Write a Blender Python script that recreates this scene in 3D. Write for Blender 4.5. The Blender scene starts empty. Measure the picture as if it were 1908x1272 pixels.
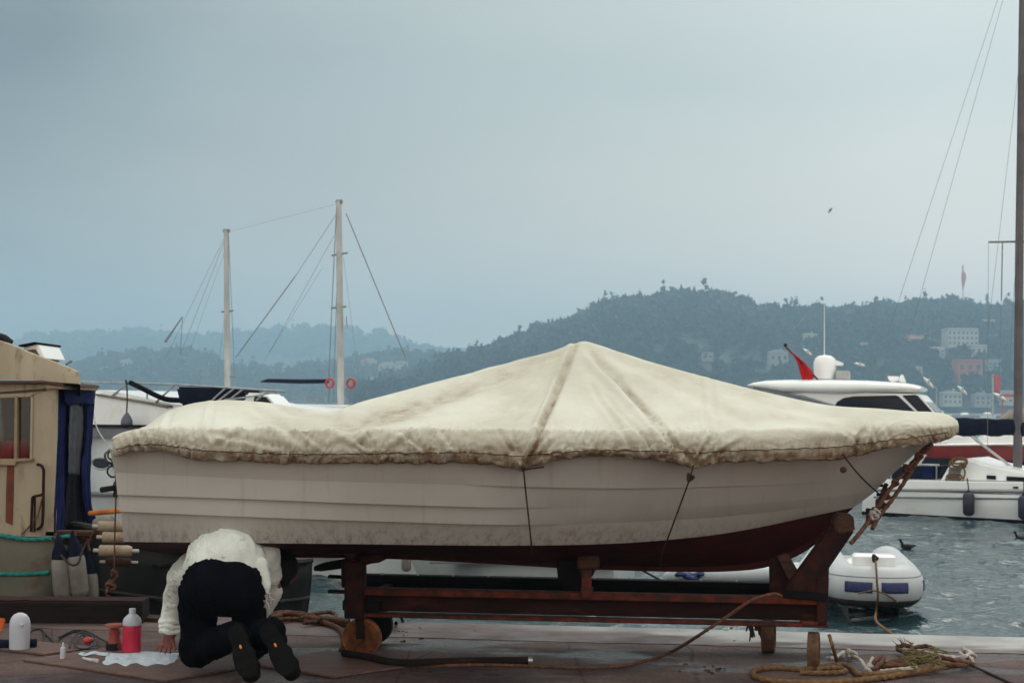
import bpy, math, random
import numpy as np
from mathutils import Vector, Matrix, noise as mnoise
random.seed(7); rng = np.random.default_rng(7)
R = math.radians
scene = bpy.context.scene
col = scene.collection

# ------------------------------------------------------------ camera
FPX = 2650.0
CAM = Vector((0, 0, 1.45))
PITCH, ROLL = math.atan((757-636)/FPX), R(0.6)
fw = Vector((0, math.cos(PITCH), math.sin(PITCH)))
up0 = Vector((0, -math.sin(PITCH), math.cos(PITCH)))
rt = Vector((1, 0, 0))*math.cos(ROLL) + up0*math.sin(ROLL)
upv = up0*math.cos(ROLL) - Vector((1, 0, 0))*math.sin(ROLL)
cd = bpy.data.cameras.new('camera'); cam = bpy.data.objects.new('camera', cd); col.objects.link(cam)
cd.lens = 50.0; cd.sensor_width = 36.0*1908/1908.0
cd.lens = FPX*36.0/1908.0
cd.clip_start = 0.1; cd.clip_end = 30000
cam.matrix_world = Matrix(((rt.x, upv.x, -fw.x, CAM.x), (rt.y, upv.y, -fw.y, CAM.y), (rt.z, upv.z, -fw.z, CAM.z), (0, 0, 0, 1)))
cd.dof.use_dof = True; cd.dof.focus_distance = 8.0; cd.dof.aperture_fstop = 6.3
scene.camera = cam
def ray(px, py): return fw + rt*((px-954)/FPX) + upv*((636-py)/FPX)
def P(px, py, Y):
    d = ray(px, py); return CAM + d*(Y/d.y)
def G(px, py, z=0.0):
    d = ray(px, py); return CAM + d*((z-CAM.z)/d.z)

# ------------------------------------------------------------ world
SUN_EL, SUN_AZ = R(52), R(28)       # azimuth from +Y towards +X
w = bpy.data.worlds.new("World"); scene.world = w; w.use_nodes = True
nt = w.node_tree; N = nt.nodes; L = nt.links; N.clear()
out = N.new('ShaderNodeOutputWorld'); bg = N.new('ShaderNodeBackground'); L.new(bg.outputs[0], out.inputs[0])
sky = N.new('ShaderNodeTexSky'); sky.sky_type = 'NISHITA'; sky.sun_disc = False
sky.sun_elevation = SUN_EL; sky.sun_rotation = SUN_AZ
tc = N.new('ShaderNodeTexCoord'); sx = N.new('ShaderNodeSeparateXYZ'); L.new(tc.outputs['Generated'], sx.inputs[0])
def wmath(op, a, b=None, c=None):
    n = N.new('ShaderNodeMath'); n.operation = op
    for i, v in enumerate((a, b, c)):
        if v is None: continue
        if isinstance(v, (int, float)): n.inputs[i].default_value = v
        else: L.new(v, n.inputs[i])
    return n.outputs[0]
nz = N.new('ShaderNodeTexNoise'); nz.inputs['Scale'].default_value = 2.2; nz.inputs['Detail'].default_value = 4
mp = N.new('ShaderNodeMapping'); mp.inputs['Scale'].default_value = (1, 1, 3.0); L.new(tc.outputs['Generated'], mp.inputs[0]); L.new(mp.outputs[0], nz.inputs[0])
gx = wmath('ADD', sx.outputs[0], wmath('MULTIPLY', wmath('SUBTRACT', nz.outputs[0], 0.5), 0.30))
ramp = N.new('ShaderNodeValToRGB'); r = ramp.color_ramp
fx = wmath('ADD', wmath('MULTIPLY', gx, 1.0), 0.5)
L.new(fx, ramp.inputs[0])
while len(r.elements) < 6: r.elements.new(0.5)
for e, (p, c) in zip(r.elements, [(0.0, (.11, .132, .145)), (0.16, (.15, .178, .188)), (0.32, (.34, .385, .38)), (0.52, (.50, .548, .52)), (0.80, (.74, .785, .75)), (1.0, (.78, .815, .79))]):
    e.position = p; e.color = (*c, 1)
# the overcast is brighter overhead and brightened behind the camera as added front light
zen = N.new('ShaderNodeMapRange'); L.new(sx.outputs[2], zen.inputs[0])
for i, v in zip((1, 2, 3, 4), (0.24, 0.95, 0.02, 1.0)): zen.inputs[i].default_value = v
back = N.new('ShaderNodeMapRange'); L.new(sx.outputs[1], back.inputs[0])
for i, v in zip((1, 2, 3, 4), (-0.15, 0.7, 0.0, 1.0)): back.inputs[i].default_value = v
mix1 = N.new('ShaderNodeMixRGB'); mix1.inputs[1].default_value = (.95, .95, .89, 1)
L.new(back.outputs[0], mix1.inputs[0]); L.new(ramp.outputs[0], mix1.inputs[2])
lowb = N.new('ShaderNodeMapRange'); L.new(sx.outputs[2], lowb.inputs[0])
for i, v in zip((1, 2, 3, 4), (0.0, 0.22, 1.0, 0.0)): lowb.inputs[i].default_value = v
lowc = N.new('ShaderNodeMixRGB'); lowc.blend_type = 'MULTIPLY'; lowc.inputs[2].default_value = (1.95, 1.5, 1.25, 1)
L.new(lowb.outputs[0], lowc.inputs[0]); L.new(mix1.outputs[0], lowc.inputs[1])
mix2 = N.new('ShaderNodeMixRGB'); mix2.inputs[2].default_value = (1.36, 1.37, 1.29, 1)
L.new(zen.outputs[0], mix2.inputs[0]); L.new(lowc.outputs[0], mix2.inputs[1])
sk = N.new('ShaderNodeMixRGB'); sk.blend_type = 'ADD'; sk.inputs[0].default_value = 1.0
sc_ = N.new('ShaderNodeMixRGB'); sc_.blend_type = 'MULTIPLY'; sc_.inputs[0].default_value = 1; sc_.inputs[2].default_value = (.025, .025, .025, 1)
L.new(sky.outputs[0], sc_.inputs[1])
dv = N.new('ShaderNodeMixRGB'); dv.blend_type = 'MULTIPLY'; dv.inputs[0].default_value = 1; dv.inputs[2].default_value = (10, 10, 10, 1)
L.new(mix2.outputs[0], dv.inputs[1]); L.new(dv.outputs[0], sk.inputs[1]); L.new(sc_.outputs[0], sk.inputs[2])
L.new(sk.outputs[0], bg.inputs[0]); bg.inputs[1].default_value = 0.1
sd = bpy.data.lights.new('sun', 'SUN'); sd.energy = 0.9; sd.angle = R(22); sd.color = (1, .97, .92)
sun = bpy.data.objects.new('sun', sd); col.objects.link(sun)
sdir = Vector((math.sin(SUN_AZ)*math.cos(SUN_EL), math.cos(SUN_AZ)*math.cos(SUN_EL), math.sin(SUN_EL)))
sun.rotation_euler = sdir.to_track_quat('Z', 'Y').to_euler(); sun.location = (0, 0, 30)
scene.view_settings.view_transform = 'Standard'; scene.view_settings.look = 'None'
scene.view_settings.exposure = 0; scene.view_settings.gamma = 1
scene.cycles.max_bounces = 8; scene.cycles.volume_bounces = 2; scene.cycles.transparent_max_bounces = 12
scene.cycles.use_denoising = True

# ------------------------------------------------------------ materials
MATS = {}
DIM = dict(steel_rust=.45, steel_rust_bright=.7, steel_web=.55, steel_dark=.5, wheel_orange=1.25, rubber=.6, wood_old=.8, wood_dark=.7, rope_tan=.9, navy_cloth=.7, blue_cloth=.75, black_cloth=.6, cabin_cream=.66, cabin_trim=.7, hull_cream=.66, dark_boat=.6, dark_rail=.7, foam=.75, fender_white=.75, fender_navy=.7, pants=.6, boot=.6, hair=.7, red_paint=.85, rib_tube=1.0, skin=.85, rust_streak=.75, tool_red=.8, plastic_white=.8, liquid_red=.85, house_white=.8, rope_teal=.75, red_cloth=.85, antifouling=.75, trim_brown=.8, old_plastic=.3, window_dark=.8)  # base colour scale, mostly darkening near things in place of real shade
LOWS = dict(pants=.08, boot=.12, hair=.2, steel_dark=.15, steel_web=.15, steel_rust=.2, steel_rust_bright=.25, black_cloth=.08, navy_cloth=.12, dark_boat=.2, dark_rail=.25, wood_dark=.2, wood_old=.25, antifouling=.15, sweater=.15, rope_dark=.2, rope_brown=.2, rope_tan=.2, red_cloth=.15, rubber=.25)
def mat(name, c1, c2=None, rough=0.7, metal=0.0, scale=8.0, bump=0.0, bscale=None, detail=5.0, dirt=None, dscale=3.0, dthr=(0.5, 0.7), spec=0.5, stretch=(1, 1, 1), rough2=None, coat=0.0, sub=0.0):
    k_ = DIM.get(name, 1.0); c2 = c2 or tuple(x*0.8 for x in c1); c1 = tuple(x*k_ for x in c1); c2 = tuple(x*k_ for x in c2); dirt = tuple(x*k_ for x in dirt) if dirt else None
    m = bpy.data.materials.new(name); m.use_nodes = True
    t = m.node_tree; n = t.nodes; l = t.links; b = n['Principled BSDF']
    b.inputs['Roughness'].default_value = rough; b.inputs['Metallic'].default_value = metal
    b.inputs['Specular IOR Level'].default_value = LOWS.get(name, spec)
    if coat: b.inputs['Coat Weight'].default_value = coat
    tcn = n.new('ShaderNodeTexCoord'); mpn = n.new('ShaderNodeMapping'); mpn.inputs['Scale'].default_value = stretch
    l.new(tcn.outputs['Object'], mpn.inputs[0])
    ns = n.new('ShaderNodeTexNoise'); ns.inputs['Scale'].default_value = scale; ns.inputs['Detail'].default_value = detail
    l.new(mpn.outputs[0], ns.inputs[0])
    c2 = c2 or tuple(x*0.8 for x in c1)
    cr = n.new('ShaderNodeValToRGB'); cr.color_ramp.elements[0].position = .35; cr.color_ramp.elements[1].position = .65
    cr.color_ramp.elements[0].color = (*c2, 1); cr.color_ramp.elements[1].color = (*c1, 1)
    l.new(ns.outputs[0], cr.inputs[0]); last = cr.outputs[0]
    if dirt:
        n2 = n.new('ShaderNodeTexNoise'); n2.inputs['Scale'].default_value = dscale; n2.inputs['Detail'].default_value = 7; n2.inputs['Roughness'].default_value = .65
        l.new(mpn.outputs[0], n2.inputs[0])
        r2 = n.new('ShaderNodeMapRange'); r2.inputs[1].default_value, r2.inputs[2].default_value = dthr
        l.new(n2.outputs[0], r2.inputs[0])
        mx = n.new('ShaderNodeMixRGB'); mx.inputs[2].default_value = (*dirt, 1)
        l.new(r2.outputs[0], mx.inputs[0]); l.new(last, mx.inputs[1]); last = mx.outputs[0]
    l.new(last, b.inputs['Base Color'])
    if rough2 is not None:
        rr = n.new('ShaderNodeMapRange'); rr.inputs[1].default_value = .35; rr.inputs[2].default_value = .65
        rr.inputs[3].default_value = rough; rr.inputs[4].default_value = rough2
        l.new(ns.outputs[0], rr.inputs[0]); l.new(rr.outputs[0], b.inputs['Roughness'])
    if bump:
        n3 = n.new('ShaderNodeTexNoise'); n3.inputs['Scale'].default_value = bscale or scale*4; n3.inputs['Detail'].default_value = 6
        l.new(mpn.outputs[0], n3.inputs[0])
        bp = n.new('ShaderNodeBump'); bp.inputs['Strength'].default_value = min(1, bump); bp.inputs['Distance'].default_value = 0.01 if bump <= 1 else 0.01*bump
        l.new(n3.outputs[0], bp.inputs['Height']); l.new(bp.outputs[0], b.inputs['Normal'])
    MATS[name] = m
    return m
M = MATS
mat('steel_rust', (.085, .020, .013), (.030, .010, .008), rough=.85, scale=14, bump=.6, dirt=(.02, .012, .012), dscale=6)
mat('steel_rust_bright', (.19, .034, .017), (.08, .017, .010), rough=.85, scale=16, bump=.6, dirt=(.05, .02, .015), dscale=9, dthr=(.48, .6))
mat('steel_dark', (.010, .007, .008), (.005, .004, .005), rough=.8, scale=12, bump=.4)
mat('wheel_orange', (.27, .085, .018), (.11, .03, .010), rough=.8, scale=20, bump=.5, dirt=(.05, .02, .012), dscale=12)
mat('wheel_worn', (.17, .085, .038), (.09, .04, .018), rough=.85, scale=18, bump=.6, dirt=(.04, .02, .012), dscale=14)
mat('rubber', (.02, .02, .022), (.012, .012, .013), rough=.8, bump=.3)
mat('wood_old', (.10, .042, .026), (.045, .02, .014), rough=.85, scale=10, stretch=(1, 5, 5), bump=.7, bscale=30, dirt=(.03, .015, .012), dscale=5)
mat('wood_dark', (.022, .011, .008), (.010, .006, .005), rough=.85, scale=8, stretch=(.6, 5, 5), bump=.8, bscale=25, dirt=(.06, .024, .014), dscale=3, dthr=(.58, .72))
mat('plywood', (.145, .072, .05), (.085, .042, .033), rough=.65, scale=5, stretch=(1, 6, 6), bump=.25, bscale=30, dirt=(.05, .03, .03), dscale=4)
mat('rope_brown', (.15, .07, .04), (.07, .034, .022), rough=.95, scale=40, bump=.5, bscale=150)
mat('rope_tan', (.24, .135, .06), (.12, .065, .032), rough=.95, scale=40, bump=.5, bscale=150)
mat('rope_white', (.55, .50, .46), (.30, .27, .25), rough=.95, scale=40, bump=.5, bscale=150)
mat('rope_dark', (.055, .035, .03), (.03, .02, .018), rough=.95, scale=40, bump=.4, bscale=150)
mat('rope_teal', (.02, .30, .24), (.01, .16, .14), rough=.9, scale=30, bump=.5, bscale=120)
mat('gelcoat', (.88, .89, .87), (.83, .84, .82), rough=.3, scale=3, coat=.3, dirt=(.66, .64, .58), dscale=2, dthr=(.58, .85))
mat('gelcoat_grey', (.42, .43, .42), (.34, .35, .34), rough=.4, scale=4)
mat('stripe_grey', (.16, .17, .18), (.12, .13, .14), rough=.4)
mat('glass_dark', (.006, .010, .022), (.004, .007, .014), rough=.12, spec=.18)
mat('navy_cloth', (.010, .013, .035), (.006, .008, .022), rough=.85, bump=.6, bscale=20)
mat('blue_cloth', (.010, .017, .105), (.005, .008, .05), spec=.15, rough=.9, bump=.5, bscale=20, dirt=(.004, .006, .03), dscale=4)
mat('black_cloth', (.006, .007, .012), (.004, .004, .008), rough=.9, bump=.4)
mat('steel_bright', (.45, .46, .46), (.3, .31, .31), rough=.35, metal=.8)
mat('alu_spar', (.52, .53, .50), (.36, .37, .36), rough=.55, scale=3, stretch=(1, 1, .5))
mat('spar_dark', (.12, .10, .11), (.08, .07, .075), rough=.6, scale=3)
mat('wire', (.20, .22, .23), rough=.6)
mat('red_cloth', (.65, .015, .02), (.45, .01, .014), rough=.8, bump=.3)
mat('red_paint', (.30, .020, .016), (.20, .015, .012), rough=.5, scale=3)
mat('buoy_red', (.60, .04, .03), (.45, .03, .025), rough=.6)
mat('fender_navy', (.030, .025, .06), (.02, .016, .04), rough=.5)
mat('fender_grey', (.12, .12, .17), (.07, .07, .1), rough=.6)
mat('fender_white', (.27, .245, .21), (.17, .15, .125), rough=.6, dirt=(.20, .14, .10), dscale=6)
mat('cabin_cream', (.54, .45, .31), (.45, .37, .25), rough=.65, scale=3, bump=.3, bscale=15, dirt=(.20, .10, .045), dscale=7, dthr=(.52, .72), stretch=(1.6, 1, .45))
mat('cabin_trim', (.42, .31, .18), (.30, .19, .1), rough=.6, scale=10)
mat('trim_brown', (.10, .03, .022), (.05, .018, .014), rough=.7)
mat('rust_streak', (.22, .045, .02), (.13, .03, .015), rough=.8, scale=12, bump=.4)
mat('hull_cream', (.26, .245, .19), (.19, .175, .13), rough=.6, scale=3, dirt=(.16, .08, .04), dscale=4, dthr=(.55, .75))
mat('dark_boat', (.010, .0105, .010), (.006, .006, .006), rough=.6, scale=5, bump=.4, dirt=(.028, .025, .022), dscale=4)
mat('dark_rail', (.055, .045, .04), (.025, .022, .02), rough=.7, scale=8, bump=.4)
mat('foam', (.42, .34, .24), (.30, .23, .15), rough=.6, dirt=(.30, .16, .08), dscale=12)
mat('pants', (.0035, .0045, .010), (.002, .003, .006), rough=.92, scale=12, bump=.5, bscale=40)
mat('sweater', (.84, .87, .82), (.74, .77, .71), rough=.95, scale=10, bump=.7, bscale=120, dirt=(.55, .50, .38), dscale=5, dthr=(.62, .85))
mat('boot', (.009, .0075, .0075), (.005, .0045, .005), rough=.85, bump=.5, bscale=60)
mat('orange_tag', (.75, .25, .02), rough=.6)
mat('skin', (.26, .075, .048), (.20, .055, .036), rough=.55, scale=20, bump=.2)
mat('hair', (.010, .008, .008), (.006, .005, .005), rough=.6, bump=.8, bscale=90, stretch=(1, 4, 1))
mat('plastic_white', (.62, .64, .72), (.55, .56, .62), rough=.35)
mat('liquid_red', (.62, .02, .07), (.5, .015, .05), rough=.2)
mat('cable_black', (.012, .012, .016), rough=.4)
mat('tool_red', (.40, .05, .035), (.25, .035, .03), rough=.5, scale=20)
mat('orange_plastic', (.70, .13, .02), (.55, .09, .015), rough=.4)
mat('paper', (.62, .68, .74), (.46, .52, .58), rough=.8, scale=25, bump=.9, bscale=50)
mat('rib_tube', (.50, .51, .52), (.42, .43, .44), rough=.45, scale=4)
mat('rib_blue', (.012, .02, .085), (.02, .03, .11), rough=.6, scale=30)
mat('bark', (.05, .04, .03), rough=.9)
mat('pine', (.018, .035, .022), (.01, .022, .015), rough=.9, scale=.5)
for nm, c in (('house_white', (.60, .58, .52)), ('house_cream', (.48, .42, .32)), ('house_pink', (.42, .12, .10)), ('house_grey', (.34, .33, .32)),
              ('roof_tile', (.30, .085, .05)), ('roof_grey', (.16, .15, .15)), ('wall_stone', (.36, .34, .30))):
    mat(nm, c, tuple(x*.85 for x in c), rough=.85, scale=.3)
mat('window_dark', (.05, .06, .07), rough=.2)

# ------------------------------------------------------------ mesh tools
def tag(o, label=None, cat=None, group=None, kind=None):
    if label: o['label'] = label
    if cat: o['category'] = cat
    if group: o['group'] = group
    if kind: o['kind'] = kind
    return o
def empty(name, loc, label, cat, group=None):
    o = bpy.data.objects.new(name, None); col.objects.link(o); o.location = loc; o.empty_display_size = .1
    return tag(o, label, cat, group)
class MB:
    def __init__(s): s.v = []; s.f = []
    def add(s, vs, fs):
        b = len(s.v); s.v += [Vector(p) for p in vs]; s.f += [tuple(i+b for i in f) for f in fs]; return s
    def grid(s, rows, cu=False, cv=False, capu=False):
        n, m = len(rows), len(rows[0]); vs = [p for r_ in rows for p in r_]; fs = []
        for i in range(n if cu else n-1):
            for j in range(m if cv else m-1):
                a = i*m+j; b_ = i*m+(j+1) % m; c = ((i+1) % n)*m+(j+1) % m; d = ((i+1) % n)*m+j
                fs.append((a, b_, c, d))
        if capu: fs += [tuple(range(m))[::-1], tuple((n-1)*m+k for k in range(m))]
        return s.add(vs, fs)
    def box(s, c, size, ex=None, ey=None, ez=None, bev=0.0):
        ex = Vector(ex or (1, 0, 0)).normalized(); ez0 = Vector(ez or (0, 0, 1))
        ey = Vector(ey).normalized() if ey else ez0.cross(ex).normalized(); ez = ex.cross(ey).normalized()
        c = Vector(c); a, b, h = [x/2 for x in size]; bv = min(bev, a*.9, b*.9, h*.9)
        if bv <= 0:
            vs = [c+ex*x*a+ey*y*b+ez*z*h for z in (-1, 1) for y in (-1, 1) for x in (-1, 1)]
            return s.add(vs, [(0, 2, 3, 1), (4, 5, 7, 6), (0, 1, 5, 4), (2, 6, 7, 3), (0, 4, 6, 2), (1, 3, 7, 5)])
        def ring(ax, by, z):
            pts = []
            for (sx_, sy_) in ((1, 1), (-1, 1), (-1, -1), (1, -1)):
                o1 = (ax-bv if sx_*sy_ > 0 else ax); o2 = (ax if sx_*sy_ > 0 else ax-bv)
                p1 = (sx_*ax, sy_*(by-bv)); p2 = (sx_*(ax-bv), sy_*by)
                pts += [p1, p2] if sx_*sy_ > 0 else [p2, p1]
            return [c+ex*x+ey*y+ez*z for x, y in pts]
        return s.grid([ring(a-bv, b-bv, -h), ring(a, b, -h+bv), ring(a, b, h-bv), ring(a-bv, b-bv, h)], cv=True, capu=True)
    def tube(s, pts, rad, n=10, twist=0.0, lob=0.0, cap=True, flat=1.0):
        pts = [Vector(p) for p in pts]; k = len(pts)
        rad = [rad]*k if isinstance(rad, (int, float)) else rad
        t0 = (pts[1]-pts[0]).normalized(); up = Vector((0, 0, 1)) if abs(t0.z) < .9 else Vector((0, 1, 0))
        nrm = (up - t0*up.dot(t0)).normalized(); rows = []; sacc = 0
        for i, p in enumerate(pts):
            t = ((pts[min(i+1, k-1)]-pts[i]).normalized()+(pts[i]-pts[max(i-1, 0)]).normalized())
            if t.length < 1e-6: t = t0
            t.normalize(); nrm = nrm-t*nrm.dot(t)
            if nrm.length < 1e-5: nrm = t.orthogonal()
            nrm.normalize(); b_ = t.cross(nrm)
            if i: sacc += (pts[i]-pts[i-1]).length
            row = []
            for j in range(n):
                a = 2*math.pi*j/n; rr = rad[i]*(1+lob*math.cos(3*(a-sacc*twist)))
                row.append(p+nrm*math.cos(a)*rr+b_*math.sin(a)*rr*flat)
            rows.append(row)
        return s.grid(rows, cv=True, capu=cap)
    def lathe(s, prof, o, ax=(0, 0, 1), n=24, sq=(1, 1)):
        o = Vector(o); ax = Vector(ax).normalized(); e1 = ax.orthogonal().normalized()
        if abs(ax.z) > .99: e1 = Vector((1, 0, 0))
        e2 = ax.cross(e1)
        return s.grid([[o+ax*h+(e1*math.cos(2*math.pi*j/n)*sq[0]+e2*math.sin(2*math.pi*j/n)*sq[1])*r_ for j in range(n)] for r_, h in prof], cv=True, capu=True)
    def prism(s, near, far):
        n = len(near); return s.add(list(near)+list(far), [tuple(range(n)), tuple(range(2*n-1, n-1, -1))]+[(i, n+i, n+(i+1) % n, (i+1) % n) for i in range(n)])
    def ball(s, c, r_, n=14, sq=(1, 1, 1)):
        c = Vector(c)
        return s.grid([[c+Vector((math.sin(t)*math.cos(a)*r_*sq[0], math.sin(t)*math.sin(a)*r_*sq[1], math.cos(t)*r_*sq[2])) for a in [2*math.pi*j/n for j in range(n)]] for t in [math.pi*(i+.02)/(n//2+.04) for i in range(n//2+1)]], cv=True, capu=True)
    def build(s, name, m, parent=None, smooth=True, origin=None, auto=40, bevel=0.0):
        if parent is not None:
            o0 = Vector(parent['_w']) if '_w' in parent else parent.location.copy()
        elif origin is not None: o0 = Vector(origin)
        else:
            xs = [p.x for p in s.v]; ys = [p.y for p in s.v]; zs = [p.z for p in s.v]
            o0 = Vector(((min(xs)+max(xs))/2, (min(ys)+max(ys))/2, min(zs)))
        me = bpy.data.meshes.new(name); me.from_pydata([tuple(p-o0) for p in s.v], [], s.f); me.update()
        import bmesh
        bm = bmesh.new(); bm.from_mesh(me); bmesh.ops.recalc_face_normals(bm, faces=bm.faces)
        if bevel: 
            es = [e for e in bm.edges if len(e.link_faces) == 2 and e.calc_face_angle(0) > R(35)]
            bmesh.ops.bevel(bm, geom=es, offset=bevel, segments=2, affect='EDGES', clamp_overlap=True)
        bm.to_mesh(me); bm.free()
        me.materials.append(M[m] if isinstance(m, str) else m)
        o = bpy.data.objects.new(name, me); col.objects.link(o)
        if smooth:
            me.polygons.foreach_set('use_smooth', [True]*len(me.polygons))
            me.set_sharp_from_angle(angle=R(auto))
        if parent is not None:
            o.parent = parent
            if parent.type == 'MESH': o['_w'] = tuple(o0)   # same frame as its parent mesh
            else: o['_w'] = tuple(o0)
        else: o.location = o0; o['_w'] = tuple(o0)
        return o
def copy_tree(o, parent=None):
    c = o.copy(); col.objects.link(c)
    if parent is not None: c.parent = parent
    for ch in list(o.children): copy_tree(ch, c)
    return c
def spline(pts, step=0.02, closed=False):
    pts = [Vector(p) for p in pts]; out_ = []
    n = len(pts)
    for i in range(n if closed else n-1):
        p1, p2 = pts[i], pts[(i+1) % n]
        p0 = pts[i-1] if (i > 0 or closed) else p1*2-p2
        p3 = pts[(i+2) % n] if (i < n-2 or closed) else p2*2-p1
        k = max(2, int((p2-p1).length/step))
        for q in range(k):
            t = q/k; t2 = t*t; t3 = t2*t
            out_.append(.5*((2*p1)+(p2-p0)*t+(2*p0-5*p1+4*p2-p3)*t2+(3*p1-p0-3*p2+p3)*t3))
    if not closed: out_.append(pts[-1])
    return out_
def rope(mb, pts, r_, step=None, lob=.16):
    st = step or max(.008, r_*.9)
    return mb.tube(spline(pts, st), r_, n=9, twist=.55/r_, lob=lob)
def interp(x, tab):
    if x <= tab[0][0]: return tab[0][1]
    for (a, b), (c, d) in zip(tab, tab[1:]):
        if x <= c: return b+(d-b)*(x-a)/(c-a)
    return tab[-1][1]
def sinterp(x, tab):   # smooth (catmull-rom) version
    xs = [t[0] for t in tab]
    if x <= xs[0]: return tab[0][1]
    if x >= xs[-1]: return tab[-1][1]
    i = max(j for j in range(len(xs)) if xs[j] <= x); i = min(i, len(xs)-2)
    x1, y1 = tab[i]; x2, y2 = tab[i+1]; h = x2-x1
    m1 = (y2-tab[i-1][1])/(x2-tab[i-1][0]) if i > 0 else (y2-y1)/h
    m2 = (tab[i+2][1]-y1)/(tab[i+2][0]-x1) if i+2 < len(tab) else (y2-y1)/h
    t = (x-x1)/h
    return (2*t**3-3*t*t+1)*y1+(t**3-2*t*t+t)*h*m1+(-2*t**3+3*t*t)*y2+(t**3-t*t)*h*m2
def sm(a, b, x):
    t = max(0, min(1, (x-a)/(b-a))); return t*t*(3-2*t)
def np_obj(name, V, Fq, m, tint=None, smooth=False):
    me = bpy.data.meshes.new(name); nv = len(V); k = Fq.shape[1]; nf = len(Fq)
    me.vertices.add(nv); me.vertices.foreach_set('co', V.astype(np.float32).ravel())
    me.loops.add(nf*k); me.loops.foreach_set('vertex_index', Fq.astype(np.int32).ravel())
    me.polygons.add(nf); me.polygons.foreach_set('loop_start', np.arange(0, nf*k, k, dtype=np.int32))
    me.update(calc_edges=True)
    if tint is not None:
        a = me.attributes.new('tint', 'FLOAT', 'POINT'); a.data.foreach_set('value', tint.astype(np.float32))
    if smooth: me.polygons.foreach_set('use_smooth', np.ones(nf, dtype=bool))
    me.materials.append(m); o = bpy.data.objects.new(name, me); col.objects.link(o); return o
class Frame:
    """horizontal axis system of a boat: e along, n across (away from the camera), origin o"""
    def __init__(s, p0, p1):
        s.o = Vector(p0); d = Vector(p1)-s.o; d.z = 0; s.len = d.length; s.e = d.normalized(); s.n = Vector((-s.e.y, s.e.x, 0))
        if s.n.y < 0: s.n = -s.n
    def w(s, a, c, h): return Vector((s.o.x, s.o.y, 0))+s.e*a+s.n*c+Vector((0, 0, h))
    def hit(s, px, py, c=0.0):
        d = ray(px, py); q = Vector((s.o.x, s.o.y, 0))+s.n*c-CAM; q.z = 0
        t = q.dot(s.n)/d.dot(s.n); return CAM+d*t
    def loc(s, px, py, c=0.0):
        q = s.hit(px, py, c)-s.o; return q.dot(s.e), s.hit(px, py, c).z
def side(fr, mb, pts, near, far, tn=0.0):
    """polygon drawn on the near side plane, carried across the boat to the far side"""
    a = [fr.hit(x, y, near) for x, y in pts]; b = [p+fr.n*(far-near) for p in a]
    return mb.prism(a, b)
# ------------------------------------------------------------ setting: quay, water, hills
ZW = -0.55
def simple_nodes(name):
    m = bpy.data.materials.new(name); m.use_nodes = True; t = m.node_tree
    return m, t.nodes, t.links, t.nodes['Principled BSDF']
def nd(n, l, typ, ins=None, **kw):
    x = n.new(typ)
    for k, v in kw.items(): setattr(x, k, v)
    for k, v in (ins or {}).items():
        if hasattr(v, 'is_output') or isinstance(v, bpy.types.NodeSocket): l.new(v, x.inputs[k])
        else: x.inputs[k].default_value = v
    return x
# quay concrete
m, n, l, b = simple_nodes('quay_concrete')
t = nd(n, l, 'ShaderNodeTexCoord'); oc = t.outputs['Object']
big = nd(n, l, 'ShaderNodeTexNoise', {'Vector': oc, 'Scale': 1.1, 'Detail': 6, 'Roughness': .6})
fine = nd(n, l, 'ShaderNodeTexNoise', {'Vector': oc, 'Scale': 38, 'Detail': 8, 'Roughness': .7})
grit = nd(n, l, 'ShaderNodeTexNoise', {'Vector': oc, 'Scale': 160, 'Detail': 3})
c1 = nd(n, l, 'ShaderNodeValToRGB', {'Fac': big.outputs[0]})
c1.color_ramp.elements[0].position = .38; c1.color_ramp.elements[0].color = (.055, .032, .032, 1)
c1.color_ramp.elements[1].position = .62; c1.color_ramp.elements[1].color = (.175, .108, .088, 1)
c2 = nd(n, l, 'ShaderNodeMapRange', {0: fine.outputs[0], 1: .3, 2: .7, 3: .42, 4: 1.4})
c3 = nd(n, l, 'ShaderNodeMixRGB', {0: 1.0, 1: c1.outputs[0], 2: c2.outputs[0]}, blend_type='MULTIPLY')
wob = nd(n, l, 'ShaderNodeTexNoise', {'Vector': oc, 'Scale': 2.5, 'Detail': 3})
wv = nd(n, l, 'ShaderNodeVectorMath', {0: oc, 1: nd(n, l, 'ShaderNodeVectorMath', {0: wob.outputs[1], 'Scale': .05}, operation='SCALE').outputs[0]}, operation='ADD')
mpb = nd(n, l, 'ShaderNodeMapping', {0: wv.outputs[0], 'Location': (.56, 7.52+10, 0)})
br = nd(n, l, 'ShaderNodeTexBrick', {'Vector': mpb.outputs[0], 'Scale': 1.0, 'Mortar Size': .007, 'Mortar Smooth': .3, 'Brick Width': 2.6, 'Row Height': 1.9, 'Color1': (1, 1, 1, 1), 'Color2': (.97, .97, .97, 1), 'Mortar': (.5, .48, .48, 1)})
br.offset = 0.3
c4 = nd(n, l, 'ShaderNodeMixRGB', {0: 1.0, 1: c3.outputs[0], 2: br.outputs[0]}, blend_type='MULTIPLY')
cr = nd(n, l, 'ShaderNodeTexVoronoi', {'Vector': wv.outputs[0], 'Scale': .9}, feature='DISTANCE_TO_EDGE')
cm = nd(n, l, 'ShaderNodeMapRange', {0: cr.outputs[0], 1: .002, 2: .009, 3: .45, 4: 1.0})
c5 = nd(n, l, 'ShaderNodeMixRGB', {0: 1.0, 1: c4.outputs[0], 2: cm.outputs[0]}, blend_type='MULTIPLY')
wetn = nd(n, l, 'ShaderNodeTexNoise', {'Vector': nd(n, l, 'ShaderNodeMapping', {0: oc, 'Scale': (.7, 1.6, 1)}).outputs[0], 'Scale': 1.5, 'Detail': 5, 'Roughness': .55})
wet = nd(n, l, 'ShaderNodeMapRange', {0: wetn.outputs[0], 1: .50, 2: .60})
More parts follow.
